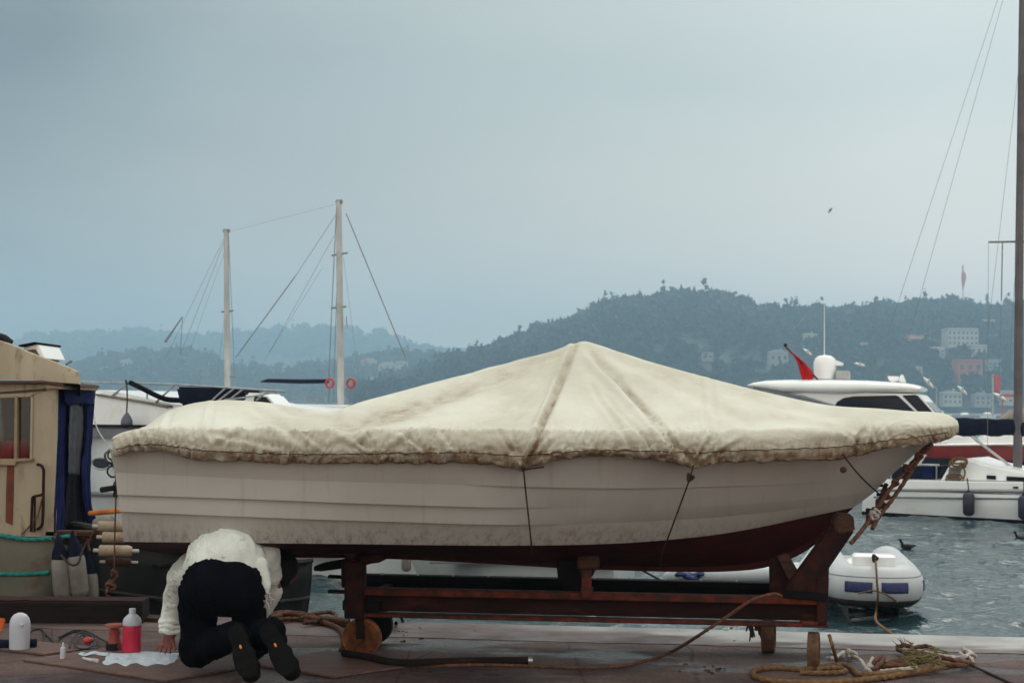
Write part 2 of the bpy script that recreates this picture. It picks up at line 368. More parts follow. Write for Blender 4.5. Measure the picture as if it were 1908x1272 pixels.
c6 = nd(n, l, 'ShaderNodeMixRGB', {0: nd(n, l, 'ShaderNodeMath', {0: wet.outputs[0], 1: .45}, operation='MULTIPLY').outputs[0], 1: c5.outputs[0], 2: (.04, .032, .035, 1)})
l.new(c6.outputs[0], b.inputs['Base Color'])
l.new(nd(n, l, 'ShaderNodeMapRange', {0: wet.outputs[0], 3: .75, 4: .22}).outputs[0], b.inputs['Roughness'])
bh = nd(n, l, 'ShaderNodeMath', {0: fine.outputs[0], 1: grit.outputs[0]}, operation='ADD')
bp = nd(n, l, 'ShaderNodeBump', {'Strength': .8, 'Distance': .014, 'Height': bh.outputs[0]}); l.new(bp.outputs[0], b.inputs['Normal'])
b.inputs['Specular IOR Level'].default_value = .3
M['quay'] = m
# coping strip: pale stone, with wet sky reflection painted in towards the right
EA, EB = G(750, 1157), G(1700, 1181)
ed = (EB-EA); ed.z = 0; ed.normalize(); en = Vector((-ed.y, ed.x, 0))
m, n, l, b = simple_nodes('quay_coping_stone')
t = nd(n, l, 'ShaderNodeTexCoord'); oc = t.outputs['Object']
a1 = nd(n, l, 'ShaderNodeTexNoise', {'Vector': oc, 'Scale': 3, 'Detail': 7, 'Roughness': .6})
c1 = nd(n, l, 'ShaderNodeValToRGB', {'Fac': a1.outputs[0]})
c1.color_ramp.elements[0].position = .35; c1.color_ramp.elements[0].color = (.24, .215, .20, 1)
c1.color_ramp.elements[1].position = .62; c1.color_ramp.elements[1].color = (.40, .39, .375, 1)
sp_ = nd(n, l, 'ShaderNodeSeparateXYZ', {0: oc})
xx = nd(n, l, 'ShaderNodeMath', {0: sp_.outputs[0], 1: nd(n, l, 'ShaderNodeMath', {0: a1.outputs[0], 1: 2.4}, operation='MULTIPLY').outputs[0]}, operation='ADD')
xm = nd(n, l, 'ShaderNodeMapRange', {0: xx.outputs[0], 1: .9, 2: 2.6})
dd_ = nd(n, l, 'ShaderNodeVectorMath', {0: nd(n, l, 'ShaderNodeVectorMath', {0: oc, 1: tuple(EA)}, operation='SUBTRACT').outputs[0], 1: tuple(en)}, operation='DOT_PRODUCT')
a2 = nd(n, l, 'ShaderNodeTexNoise', {'Vector': nd(n, l, 'ShaderNodeMapping', {0: oc, 'Scale': (.45, 1.2, 1)}).outputs[0], 'Scale': 4, 'Detail': 6})
dn = nd(n, l, 'ShaderNodeMath', {0: dd_.outputs['Value'], 1: nd(n, l, 'ShaderNodeMath', {0: nd(n, l, 'ShaderNodeMath', {0: a2.outputs[0], 1: .5}, operation='SUBTRACT').outputs[0], 1: .5}, operation='MULTIPLY').outputs[0]}, operation='ADD')
dx_ = nd(n, l, 'ShaderNodeMath', {0: dn.outputs[0], 1: nd(n, l, 'ShaderNodeMapRange', {0: sp_.outputs[0], 1: -.6, 2: 1.8, 3: .12, 4: .52}).outputs[0]}, operation='ADD')
dm = nd(n, l, 'ShaderNodeMapRange', {0: dx_.outputs[0], 1: -.06, 2: .10})
xm = nd(n, l, 'ShaderNodeMath', {0: xm.outputs[0], 1: dm.outputs[0]}, operation='MULTIPLY')
cq = nd(n, l, 'ShaderNodeValToRGB', {'Fac': a2.outputs[0]}); cq.color_ramp.elements[0].position = .38; cq.color_ramp.elements[0].color = (.07, .045, .042, 1); cq.color_ramp.elements[1].position = .62; cq.color_ramp.elements[1].color = (.135, .09, .078, 1)
cbr = nd(n, l, 'ShaderNodeMixRGB', {0: xm.outputs[0], 1: cq.outputs[0], 2: c1.outputs[0]})
l.new(cbr.outputs[0], b.inputs['Base Color'])
l.new(nd(n, l, 'ShaderNodeMapRange', {0: a1.outputs[0], 1: .4, 2: .6, 3: .45, 4: .7}).outputs[0], b.inputs['Roughness']); b.inputs['Specular IOR Level'].default_value = .3
bp = nd(n, l, 'ShaderNodeBump', {'Strength': .4, 'Distance': .006, 'Height': nd(n, l, 'ShaderNodeTexNoise', {'Vector': oc, 'Scale': 60, 'Detail': 6}).outputs[0]}); l.new(bp.outputs[0], b.inputs['Normal'])
M['coping'] = m
def edge(x, off=0.0):
    k = (x-EA.x)/ed.x; return EA+ed*k+en*off
qb = MB(); rows = []
xs = [-60, -20, -8, -4, -2, 0, 2, 4, 8, 20, 60]
rows.append([Vector((x, -25, 0)) for x in xs]); rows.append([Vector((x, 3, 0)) for x in xs]); rows.append([edge(x, -.70) for x in xs])
rows.append([edge(x, -.02)+Vector((0, 0, -.02)) for x in xs]); rows.append([edge(x, -.02)+Vector((0, 0, -2.6)) for x in xs])
q = qb.grid(rows).build('quay', 'quay', smooth=False, origin=(0, 0, 0)); tag(q, kind='structure')
cb = MB(); rows = []
rnd = random.Random(3)
for x in np.arange(-20, 20.01, .09):
    wl = .66+.05*mnoise.noise(Vector((x*1.3, 3, 0)))+.02*mnoise.noise(Vector((x*7, 5, 0)))
    ch = .012*mnoise.noise(Vector((x*5, 9, 0)))
    rows.append([edge(x, -wl)+Vector((0, 0, .002)), edge(x, -.3)+Vector((0, 0, .0055)), edge(x, -.05+ch)+Vector((0, 0, .006)), edge(x, ch*.5)+Vector((0, 0, -.03)), edge(x, 0)+Vector((0, 0, -.34)), edge(x, -.03)+Vector((0, 0, -.36))])
q = cb.grid(rows).build('quay_edge', 'coping', origin=(0, 0, 0)); tag(q, kind='structure')
# water
m, n, l, b = simple_nodes('sea_water')
t = nd(n, l, 'ShaderNodeTexCoord'); oc = t.outputs['Object']
b.inputs['Base Color'].default_value = (.024, .052, .060, 1); b.inputs['Roughness'].default_value = .07; b.inputs['IOR'].default_value = 1.33
b.inputs['Specular IOR Level'].default_value = .5
n1 = nd(n, l, 'ShaderNodeTexNoise', {'Vector': nd(n, l, 'ShaderNodeMapping', {0: oc, 'Scale': (.8, 1.0, 1)}).outputs[0], 'Scale': 1.3, 'Detail': 3, 'Roughness': .5, 'Distortion': .9})
n2 = nd(n, l, 'ShaderNodeTexNoise', {'Vector': nd(n, l, 'ShaderNodeMapping', {0: oc, 'Scale': (.7, 1.1, 1), 'Rotation': (0, 0, .4)}).outputs[0], 'Scale': 5.0, 'Detail': 4, 'Roughness': .5, 'Distortion': 1.6})
hh = nd(n, l, 'ShaderNodeMath', {0: n1.outputs[0], 1: nd(n, l, 'ShaderNodeMath', {0: n2.outputs[0], 1: .62}, operation='MULTIPLY').outputs[0]}, operation='ADD')
bp = nd(n, l, 'ShaderNodeBump', {'Strength': 1.0, 'Distance': .045, 'Height': hh.outputs[0]}); l.new(bp.outputs[0], b.inputs['Normal'])
M['water'] = m
Yr = np.concatenate([[9.0, 10.5], np.geomspace(12.0, 70.0, 640), np.geomspace(74, 12000, 50)])
sc_x = np.concatenate([[-4, -1.5, -.8], np.linspace(-.42, .42, 640), [.8, 1.5, 4]])
YY, SS = np.meshgrid(Yr, sc_x, indexing='ij'); XX = SS*YY; ZZ = np.zeros_like(XX); gw = np.random.default_rng(17)
for k in range(90):
    lam = .16*(1.9/.16)**(gw.random()**1.15); th = gw.normal()*.75+1.9; kx, ky = math.cos(th)*6.283/lam, math.sin(th)*6.283/lam
    amp = .0036*lam*(.5+gw.random()); ZZ += amp*np.sin(kx*XX+ky*YY+gw.random()*6.283)*np.clip((lam*420-YY)/(lam*420)*1.3, 0, 1)
ZZ = np.where(ZZ > 0, ZZ*1.25, ZZ*.9)*np.clip((110-YY)/50, 0, 1)*np.clip((.42-np.abs(SS))*30+.2, 0, 1)
nr, nc = XX.shape; idx = np.arange(nr*nc).reshape(nr, nc)
Fq = np.stack([idx[:-1, :-1], idx[:-1, 1:], idx[1:, 1:], idx[1:, :-1]], -1).reshape(-1, 4)
so = np_obj('sea', np.stack([XX, YY, ZZ+ZW], -1).reshape(-1, 3), Fq, M['water'], smooth=True); tag(so, kind='structure')

# hills
def foliage_mat(name, stops):
    m, n, l, b = simple_nodes(name)
    at = nd(n, l, 'ShaderNodeAttribute', attribute_name='tint')
    cr = nd(n, l, 'ShaderNodeValToRGB', {'Fac': at.outputs['Fac']})
    while len(cr.color_ramp.elements) < len(stops): cr.color_ramp.elements.new(.5)
    for e, (p, c) in zip(cr.color_ramp.elements, stops): e.position = p; e.color = (*c, 1)
    l.new(cr.outputs[0], b.inputs['Base Color']); b.inputs['Roughness'].default_value = .9; b.inputs['Specular IOR Level'].default_value = .2
    return m
M['forest'] = foliage_mat('forest_leaves', [(0, (.008, .020, .018)), (.35, (.014, .032, .028)), (.6, (.030, .045, .034)), (.8, (.065, .058, .045)), (1, (.11, .09, .07))])  # leaf greens shifted to blue to carry part of the haze
mat('earth', (.07, .065, .045), (.035, .042, .03), rough=.95, scale=.02, detail=10)
def hx(px, Y): return (px-954)/FPX*Y
def hz(py, px, Y): return 1.45-(py-(757+(px-954)*math.tan(ROLL)))/FPX*Y
class Hill:
    def __init__(s, ridge, Ys, Yr, base=0.0, rough=.06, sh=.85):
        s.ridge = ridge; s.Ys = Ys; s.Yr = Yr; s.rough = rough; s.base = base; s.sh = sh
    def at(s, px, u):      # u 0 shore .. 1 ridge .. >1 behind
        Y = s.Ys+(s.Yr-s.Ys)*u; x = hx(px, Y)
        h = hz(sinterp(px, s.ridge), px, s.Yr)
        prof = math.sin(min(u, 1)*math.pi/2)**s.sh if u <= 1 else max(0, 1-(u-1)*.8)
        z = h*prof; z += h*s.rough*mnoise.noise(Vector((x*.012, Y*.012, 1.7)))*min(1, u*3)*min(1, abs(1.02-u)*4+.15)
        return Vector((x, Y, s.base+max(z, -2)))
    def mesh(s, name, p0, p1, nx, ny, m_):
        mb = MB(); mb.grid([[s.at(p0+(p1-p0)*i/nx, 1.6*j/ny) for i in range(nx+1)] for j in range(ny+1)])
        o = mb.build(name, m_, origin=(0, s.Ys, 0)); tag(o, kind='structure'); return o
TPL = []
def tree_tpl(kind, seed, nl=56):
    g = np.random.default_rng(seed); V = []; F_ = []
    for i in range(nl):
        if kind == 'round':
            d = g.normal(size=3); d /= np.linalg.norm(d); d[2] = abs(d[2])*1.0-.25*g.random()
            c = d*np.array([.5, .5, .5])*(.6+.4*g.random())+np.array([0, 0, .52]); s_ = .15+.13*g.random()
        else:
            h = g.random()**1.2; a = g.random()*6.28; rr = (1-h)*.26+.02
            c = np.array([math.cos(a)*rr, math.sin(a)*rr, h*1.5]); s_ = .09+.09*(1-h)
        a1 = g.normal(size=3); a1 /= np.linalg.norm(a1); a2 = np.cross(a1, g.normal(size=3)); a2 /= np.linalg.norm(a2)
        k = len(V)
        for u_, v_ in ((1, .1), (-.2, 1), (-.8, -.7)): V.append(c+(a1*u_+a2*v_)*s_)
        F_.append((k, k+1, k+2))
    return np.array(V), np.array(F_)
TPL = [tree_tpl('round', i) for i in range(8)]+[tree_tpl('cone', 20+i) for i in range(3)]
def forest(name, hill, p0, p1, count, size, umin, umax, conef, tshift, label, seed, clear=()):
    g = np.random.default_rng(seed); VV = []; FF = []; TT = []; base = 0
    for i in range(count):
        px = p0+(p1-p0)*g.random(); u = umin+(umax-umin)*g.random()**.8
        q_ = hill.at(px, u)
        if any(abs(px-cx)/cw < 1 and lo < u < hi for cx, cw, lo, hi in clear): continue
        nv = mnoise.noise(Vector((q_.x*.008, q_.y*.006, seed)))
        if nv < -.38 and g.random() < .6: continue
        cone = g.random() < conef
        V, F_ = TPL[8+int(g.random()*3)] if cone else TPL[int(g.random()*8)]
        s_ = size*(.5+.95*g.random()**1.6)*(1+.45*nv); a = g.random()*6.28; ca, sa = math.cos(a), math.sin(a)
        W = V*s_*np.array([1.15, 1.15, .85+.4*g.random()])
        W = np.stack([W[:, 0]*ca-W[:, 1]*sa+q_.x, W[:, 0]*sa+W[:, 1]*ca+q_.y, W[:, 2]+q_.z-.12*s_], 1)
        tv = np.clip(.36+.85*nv+g.normal()*.2+tshift-(.25 if cone else 0), 0, 1)
        VV.append(W); FF.append(F_+base); TT.append(np.full(len(V), tv)+g.normal(size=len(V))*.04); base += len(V)
    V = np.concatenate(VV); F_ = np.concatenate(FF); T_ = np.concatenate(TT)
    o = np_obj(name, V, F_, M['forest'], T_); tag(o, label, 'forest', kind='stuff'); return o
RID = [(600, 720), (700, 705), (760, 690), (800, 670), (850, 655), (900, 648), (940, 634), (1000, 610), (1050, 598), (1090, 590), (1120, 572), (1160, 566), (1220, 560), (1260, 552), (1330, 550), (1370, 562), (1420, 570), (1500, 574), (1600, 568), (1680, 562), (1760, 562), (1850, 568), (1950, 572), (2150, 580), (2400, 590)]
RID = [(a, b+31) for a, b in RID]
MIDO = 12
hillR = Hill(RID, 820, 1180)
hillR.mesh('hill', 640, 2400, 130, 26, 'earth')
forest('forest', hillR, 660, 2300, 5200, 9.5, .02, 1.06, .10, 0.0, 'dense wood covering the large dark hill behind the covered boat', 3)
MID = [(-200, 700), (0, 690), (120, 690), (180, 672), (260, 664), (330, 660), (400, 672), (440, 690), (520, 686), (600, 682), (660, 672), (700, 662), (760, 660), (820, 664), (900, 680), (1000, 700)]
MID = [(a, b+13) for a, b in MID]
hillM = Hill(MID, 1250, 1560)
hillM.mesh('low_shore_hill', -250, 1000, 90, 16, 'earth')
forest('shore_wood', hillM, -200, 980, 2300, 10, .02, 1.05, .10, .12, 'scattered trees on the low hazy shore behind the two masts', 5)
FAR = [(-300, 640), (0, 646), (100, 628), (180, 622), (260, 625), (360, 630), (440, 628), (480, 624), (540, 617), (600, 616), (640, 618), (700, 628), (760, 645), (830, 652), (900, 662), (1100, 690)]
FAR = [(a, b+13) for a, b in FAR]
hillF = Hill(FAR, 2100, 2750, rough=.02)
hillF.mesh('distant_hill', -350, 1100, 90, 14, 'earth')
g2 = None
forest('distant_wood', hillF, -300, 1080, 1700, 17, .3, 1.02, .05, 0.0, 'faint wooded crest of the most distant hill at the left', 8)

# skyline trees that stand out one by one
def skyline_tree(px, py_top, wpx, kind, label, seed):
    Y = 1180; k = 1.0
    py_top += 15; wpx *= 1.25; base = hillR.at(px, 1.0); top = hz(py_top, px, Y); H = max(top-base.z+2, 6); wd = max(wpx/FPX*Y, H*.85)
    g = np.random.default_rng(seed)
    r_ = empty('hill_tree', (base.x, base.y, base.z-1), label, 'tree', 'single trees standing out on the hill ridge')
    tb = MB(); tb.tube([base-Vector((0, 0, 1)), base+Vector((.2, 0, H*.5)), base+Vector((0, 0, H*.85))], [.5, .35, .15], n=7)
    for q_ in range(4):
        a = g.random()*6.28; tb.tube([base+Vector((0, 0, H*(.4+.1*q_))), base+Vector((math.cos(a)*wd*.3, math.sin(a)*wd*.3, H*(.6+.1*q_)))], [.2, .08], n=5)
    tb.build('trunk', 'bark', r_)
    VV = []; FF = []
    for i in range(260):
        if kind == 'umbrella': 
            d = g.normal(size=3); d /= np.linalg.norm(d); c = np.array([d[0]*.5*wd, d[1]*.5*wd, H*.72+abs(d[2])*H*.26])
        elif kind == 'cone':
            h = g.random()**1.3; a = g.random()*6.28; rr = (1-h)*.5*wd*(.5+.5*g.random()); c = np.array([math.cos(a)*rr, math.sin(a)*rr, H*(.2+.8*h)])
        else:
            d = g.normal(size=3); d /= np.linalg.norm(d); c = np.array([d[0]*.5*wd, d[1]*.5*wd, H*.58+d[2]*H*.40])*np.array([1, 1, 1])
        s_ = wd*(.10+.10*g.random()); a1 = g.normal(size=3); a1 /= np.linalg.norm(a1); a2 = np.cross(a1, g.normal(size=3)); a2 /= np.linalg.norm(a2)
        kk = len(VV)
        for u_, v_ in ((1, .1), (-.2, 1), (-.8, -.7)): VV.append(Vector(base)+Vector(c+(a1*u_+a2*v_)*s_))
        FF.append((kk, kk+1, kk+2))
    MB().add(VV, FF).build('crown', 'pine', r_, smooth=False)
for i, a in enumerate([(881, 644, 14, 'cone', 'pointed dark tree, leftmost on the ridge of the wooded hill'),
    (892, 647, 13, 'cone', 'pointed dark tree just right of the leftmost ridge tree'),
    (926, 634, 12, 'cone', 'slim pointed tree on the lower left slope of the hill ridge'),
    (1016, 598, 15, 'round', 'small round tree alone on the left slope of the hill ridge'),
    (1130, 563, 34, 'round', 'broad tree where the hill ridge steps up, above the tent peak of the cover'),
    (1259, 544, 22, 'round', 'tall round tree left of the highest clump on the hill ridge'),
    (1333, 541, 40, 'umbrella', 'widest tree, crowning the highest point of the hill ridge'),
    (1385, 556, 16, 'cone', 'small pointed tree right of the highest clump on the ridge'),
    (1444, 564, 12, 'cone', 'slim pointed tree on the ridge above the flybridge of the motor yacht'),
    (1520, 561, 22, 'round', 'round tree on the ridge above the white radar dome'),
    (1592, 559, 22, 'round', 'round tree on the ridge left of the pale retaining wall'),
    (1707, 552, 34, 'umbrella', 'wide tree above the right end of the pale retaining wall'),
    (1735, 550, 26, 'umbrella', 'wide tree on the ridge between the pale wall and the flagpole'),
    (1774, 554, 18, 'cone', 'dark tree on the ridge just left of the flagpole')]):
    skyline_tree(*a, seed=40+i)

# haze
m = bpy.data.materials.new('haze_air'); m.use_nodes = True; n = m.node_tree.nodes; l = m.node_tree.links; n.clear()
vo = n.new('ShaderNodeOutputMaterial'); pv = n.new('ShaderNodeVolumePrincipled')
pv.inputs['Color'].default_value = (.54, .79, .97, 1); pv.inputs['Density'].default_value = .00058; pv.inputs['Anisotropy'].default_value = .1
l.new(pv.outputs[0], vo.inputs['Volume'])
hb = MB(); hb.box((0, 1500, 98.6), (3400, 3200, 208))
ho = hb.build('haze', m, smooth=False, origin=(0, 1500, 98)); tag(ho, 'pale blue haze over the water and hills', 'haze', kind='stuff')
# ------------------------------------------------------------ the covered boat
YC = 8.35
m, n, l, b = simple_nodes('tarpaulin_canvas')
t = nd(n, l, 'ShaderNodeTexCoord'); oc = t.outputs['Object']
at = nd(n, l, 'ShaderNodeAttribute', attribute_name='tint')
n1 = nd(n, l, 'ShaderNodeTexNoise', {'Vector': oc, 'Scale': 2.2, 'Detail': 7, 'Roughness': .62})
n2 = nd(n, l, 'ShaderNodeTexNoise', {'Vector': oc, 'Scale': 14, 'Detail': 8, 'Roughness': .7})
c1 = nd(n, l, 'ShaderNodeValToRGB', {'Fac': n1.outputs[0]})
c1.color_ramp.elements[0].position = .36; c1.color_ramp.elements[0].color = (.53, .51, .42, 1)
c1.color_ramp.elements[1].position = .6; c1.color_ramp.elements[1].color = (.62, .61, .52, 1)
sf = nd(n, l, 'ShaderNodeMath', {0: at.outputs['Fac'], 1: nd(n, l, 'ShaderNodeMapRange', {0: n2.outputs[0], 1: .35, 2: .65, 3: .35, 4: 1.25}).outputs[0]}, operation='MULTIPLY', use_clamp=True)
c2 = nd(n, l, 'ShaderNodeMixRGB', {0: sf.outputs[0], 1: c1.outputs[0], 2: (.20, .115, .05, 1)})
l.new(c2.outputs[0], b.inputs['Base Color']); b.inputs['Roughness'].default_value = .8; b.inputs['Specular IOR Level'].default_value = .25
n3 = nd(n, l, 'ShaderNodeTexNoise', {'Vector': oc, 'Scale': 7, 'Detail': 7, 'Roughness': .6, 'Distortion': 1.4})
bp0 = nd(n, l, 'ShaderNodeBump', {'Strength': .4, 'Distance': .016, 'Height': n3.outputs[0]})
n4 = nd(n, l, 'ShaderNodeTexNoise', {'Vector': nd(n, l, 'ShaderNodeMapping', {0: oc, 'Rotation': (0, .7, 0), 'Scale': (1.0, 1.0, 4.5)}).outputs[0], 'Scale': 9, 'Detail': 5, 'Roughness': .6, 'Distortion': .4})
bp1 = nd(n, l, 'ShaderNodeBump', {'Strength': .3, 'Distance': .012, 'Height': n4.outputs[0], 'Normal': bp0.outputs[0]})
wv_ = nd(n, l, 'ShaderNodeTexNoise', {'Vector': oc, 'Scale': 150, 'Detail': 2})
bp = nd(n, l, 'ShaderNodeBump', {'Strength': .35, 'Distance': .002, 'Height': wv_.outputs[0], 'Normal': bp1.outputs[0]}); l.new(bp.outputs[0], b.inputs['Normal'])
M['tarp'] = m
# hull gelcoat, brown grime rising from the waterline
def hull_paint(name, ca, cb_, grime, z0, z1):
    m, n, l, b = simple_nodes(name)
    oc = nd(n, l, 'ShaderNodeTexCoord').outputs['Object']
    z = nd(n, l, 'ShaderNodeSeparateXYZ', {0: oc}).outputs[2]
    n1 = nd(n, l, 'ShaderNodeTexNoise', {'Vector': oc, 'Scale': 2.0, 'Detail': 6, 'Roughness': .6})
    n2 = nd(n, l, 'ShaderNodeTexNoise', {'Vector': nd(n, l, 'ShaderNodeMapping', {0: oc, 'Scale': (1, 1, .35)}).outputs[0], 'Scale': 30, 'Detail': 8, 'Roughness': .75})
    c1 = nd(n, l, 'ShaderNodeMixRGB', {0: nd(n, l, 'ShaderNodeMapRange', {0: n1.outputs[0], 1: .35, 2: .65}).outputs[0], 1: (*ca, 1), 2: (*cb_, 1)})
    g_ = nd(n, l, 'ShaderNodeMapRange', {0: z, 1: z0, 2: z1, 3: 1.0, 4: 0.0})
    gg = nd(n, l, 'ShaderNodeMath', {0: g_.outputs[0], 1: nd(n, l, 'ShaderNodeMapRange', {0: n2.outputs[0], 1: .47, 2: .70}).outputs[0]}, operation='MULTIPLY', use_clamp=True)
    c2 = nd(n, l, 'ShaderNodeMixRGB', {0: gg.outputs[0], 1: c1.outputs[0], 2: (*grime, 1)})
    n5 = nd(n, l, 'ShaderNodeTexNoise', {'Vector': nd(n, l, 'ShaderNodeMapping', {0: oc, 'Scale': (9, 1, .5)}).outputs[0], 'Scale': 3.2, 'Detail': 6, 'Roughness': .7})
    n6 = nd(n, l, 'ShaderNodeTexNoise', {'Vector': nd(n, l, 'ShaderNodeMapping', {0: oc, 'Scale': (.5, 1, 7), 'Rotation': (0, .25, 0)}).outputs[0], 'Scale': 7, 'Detail': 7, 'Roughness': .75})
    r5 = nd(n, l, 'ShaderNodeMapRange', {0: n5.outputs[0], 1: .56, 2: .74, 3: 0.0, 4: .34})
    r6 = nd(n, l, 'ShaderNodeMapRange', {0: n6.outputs[0], 1: .66, 2: .72, 3: 0.0, 4: .5})
    c2 = nd(n, l, 'ShaderNodeMixRGB', {0: r5.outputs[0], 1: c2.outputs[0], 2: (.20, .145, .10, 1)})
    c2 = nd(n, l, 'ShaderNodeMixRGB', {0: r6.outputs[0], 1: c2.outputs[0], 2: (.42, .41, .39, 1)})
    l.new(c2.outputs[0], b.inputs['Base Color']); b.inputs['Roughness'].default_value = .42
    bp = nd(n, l, 'ShaderNodeBump', {'Strength': .08, 'Distance': .01, 'Height': n1.outputs[0]}); l.new(bp.outputs[0], b.inputs['Normal'])
    return m
M['boat_hull'] = hull_paint('boat_gelcoat', (.40, .385, .36), (.35, .335, .31), (.11, .06, .035), 0.17, 0.33)  # greyed base colour stands in for shade on the near hull
mat('antifouling', (.055, .007, .007), (.028, .004, .004), rough=.7, scale=6, bump=.3, dirt=(.05, .018, .014), dscale=7, dthr=(.6, .8))

def plan(t, p_, q_): return max(0.0, 1-max(t, 0)**p_)**q_
class Curve:
    def __init__(s, tab, hb, p_, q_, fade=None):
        s.tab = tab; s.hb = hb; s.p = p_; s.q = q_; s.fade = fade
        px0, px1 = tab[0][0], tab[-1][0]
        s.X0 = (px0-954)/FPX*(YC-hb*.93)-.012; s.X1 = (px1-954)/FPX*YC
    def pt(s, t):
        X = s.X0+(s.X1-s.X0)*t; h = s.hb*plan(t, s.p, s.q)*(.93+.07*sm(0, .35, t)); Y = YC-h
        px = 954+X*FPX/Y; q_ = P(px, sinterp(px, s.tab), Y)
        return Vector((X, Y, q_.z)), px
cG = Curve([(213, 838), (280, 825), (640, 845), (980, 850), (1300, 845), (1600, 830), (1700, 815), (1752, 803)], .90, 2.6, .85)
cC = Curve([(224, 880), (500, 893), (870, 903), (1150, 909), (1400, 904), (1550, 896), (1662, 884)], .87, 2.5, .87, fade=lambda p: sm(850, 960, p))
cA = Curve([(231, 921), (470, 929), (700, 938), (965, 945), (1300, 944), (1500, 930), (1630, 916)], .85, 2.3, .9, fade=lambda p: 1-sm(900, 1060, p))
cB = Curve([(236, 952), (470, 962), (700, 970), (1000, 977), (1300, 966), (1500, 946), (1612, 930)], .83, 2.1, .95, fade=lambda p: 1-sm(900, 1100, p))
cW = Curve([(243, 1009), (650, 1013), (950, 1016), (1150, 1012), (1300, 1000), (1400, 985), (1500, 964), (1590, 945)], .78, 1.9, 1.0)
cK = Curve([(243, 1030), (700, 1033), (900, 1042), (1100, 1053), (1300, 1058), (1400, 1054), (1450, 1043), (1500, 1020), (1550, 982), (1588, 948)], .0, 2, 1)
cK.X0 = cW.X0
NT = 150; ts = [i/NT for i in range(NT+1)]
ts = [1-(1-t)**1.25 for t in ts]
def strip(ca, cb_, k, sa, sb):
    """rows from curve ca down to cb_, with clinker step offsets"""
    rows = []
    for j in range(k+1):
        s_ = j/k; row = []
        for t in ts:
            (a, pa), (b_, pb) = ca.pt(t), cb_.pt(t)
            q_ = a.lerp(b_, s_); off = 0
            if cb_.fade: off += -sb*cb_.fade(pb)*s_**1.5*(1-t**6)       # stands proud at its lower edge
            bulge = .012*math.sin(math.pi*s_)*(1-t**4)
            q_ = Vector((q_.x, q_.y+off-bulge*0.3, q_.z)); row.append(q_)
        rows.append(row)
    return rows
rows = strip(cG, cC, 8, 0, .018)+strip(cC, cA, 5, 0, .022)+strip(cA, cB, 5, 0, .022)+strip(cB, cW, 8, 0, 0)
mir = [[Vector((p.x, 2*YC-p.y, p.z)) for p in r_] for r_ in rows]
sb_o = (0.0, YC, 0.5)
boat = empty('motorboat', (0, YC, .52), 'white clinker boat under a canvas cover, standing on the rusty cradle on the quay', 'boat')
hm = MB(); hm.grid(rows); hm.grid(mir)
tr = [r_[0] for r_ in rows]+[r_[0] for r_ in mir][::-1]
hm.add(tr, [tuple(range(len(tr)))])
hm.build('hull', 'boat_hull', boat, auto=28)
rows = []
for j in range(9):
    s_ = j/8; row = []
    for t in ts:
        a, _ = cW.pt(t); k_, _ = cK.pt(t)
        q_ = Vector((a.x+(k_.x-a.x)*s_, a.y+(k_.y-a.y)*s_, a.z+(k_.z-a.z)*(s_**.8)))
        if j == 0: q_.y += .003
        row.append(q_)
    rows.append(row)
mir = [[Vector((p.x, 2*YC-p.y, p.z)) for p in r_] for r_ in rows[:-1]][::-1]
bm_ = MB(); allr = rows+mir; bm_.grid(allr); bm_.add([r_[0]+Vector((-.002, 0, 0)) for r_ in allr], [tuple(range(len(allr)))])
bm_.build('bottom', 'antifouling', boat)
# keel strip and towing eye
kp = [cK.pt(t)[0] for t in ts[4:-3:3]]
kb = MB(); kb.grid([[p+Vector((0, dy, dz)) for p in kp] for dy, dz in ((-.02, .02), (-.02, -.02), (.02, -.02), (.02, .02))], cu=True); kb.build('keel', 'antifouling', boat)
eye = P(1572, 875, cG.pt(.86)[0].y); 
eb = MB(); eb.lathe([(.0, .03), (.016, .02), (.018, 0), (.0, -.03)], P(1571, 875, 7.86), (0, -1, .1)); eb.build('drain_fitting', 'trim_brown', boat)
tb = MB(); tp = P(1640, 912, YC); tb.tube([tp+Vector((-.03, 0, .03)), tp+Vector((.035, 0, .02)), tp+Vector((.04, 0, -.02)), tp+Vector((-.02, 0, -.03))], .009); tb.build('towing_eye', 'steel_rust', boat)
# gunwale rub rail hidden mostly by the cover, stern fittings
sbk = MB(); sbk.box(P(203, 910, 7.75), (.09, .05, .03), ex=(1, 0, .15), bev=.006); sbk.tube([P(218, 900, 7.75), P(214, 925, 7.75)], .012); sbk.build('stern_bracket', 'rubber', boat)

# cover
SIL = [(196, 832), (204, 818), (216, 808), (240, 800), (275, 794), (292, 784), (312, 769), (350, 754), (390, 747), (430, 745), (500, 750), (560, 760), (600, 765), (640, 763), (680, 753), (740, 738), (800, 721), (900, 692), (1000, 662), (1060, 643), (1078, 637), (1092, 636), (1108, 640), (1200, 669), (1300, 697), (1400, 723), (1500, 746), (1560, 756), (1640, 761), (1700, 766), (1735, 767), (1758, 770), (1773, 776), (1785, 784)]
RAIL = [(196, 834), (215, 815), (240, 804), (280, 797), (400, 797), (640, 800), (800, 798), (985, 800), (1300, 802), (1500, 800), (1600, 795), (1700, 788), (1784, 791)]
EDGE = [(196, 836), (215, 832), (280, 822), (400, 832), (520, 838), (640, 838), (850, 834), (960, 838), (1100, 834), (1290, 832), (1400, 829), (1520, 824), (1600, 818), (1700, 808), (1750, 801), (1784, 796)]
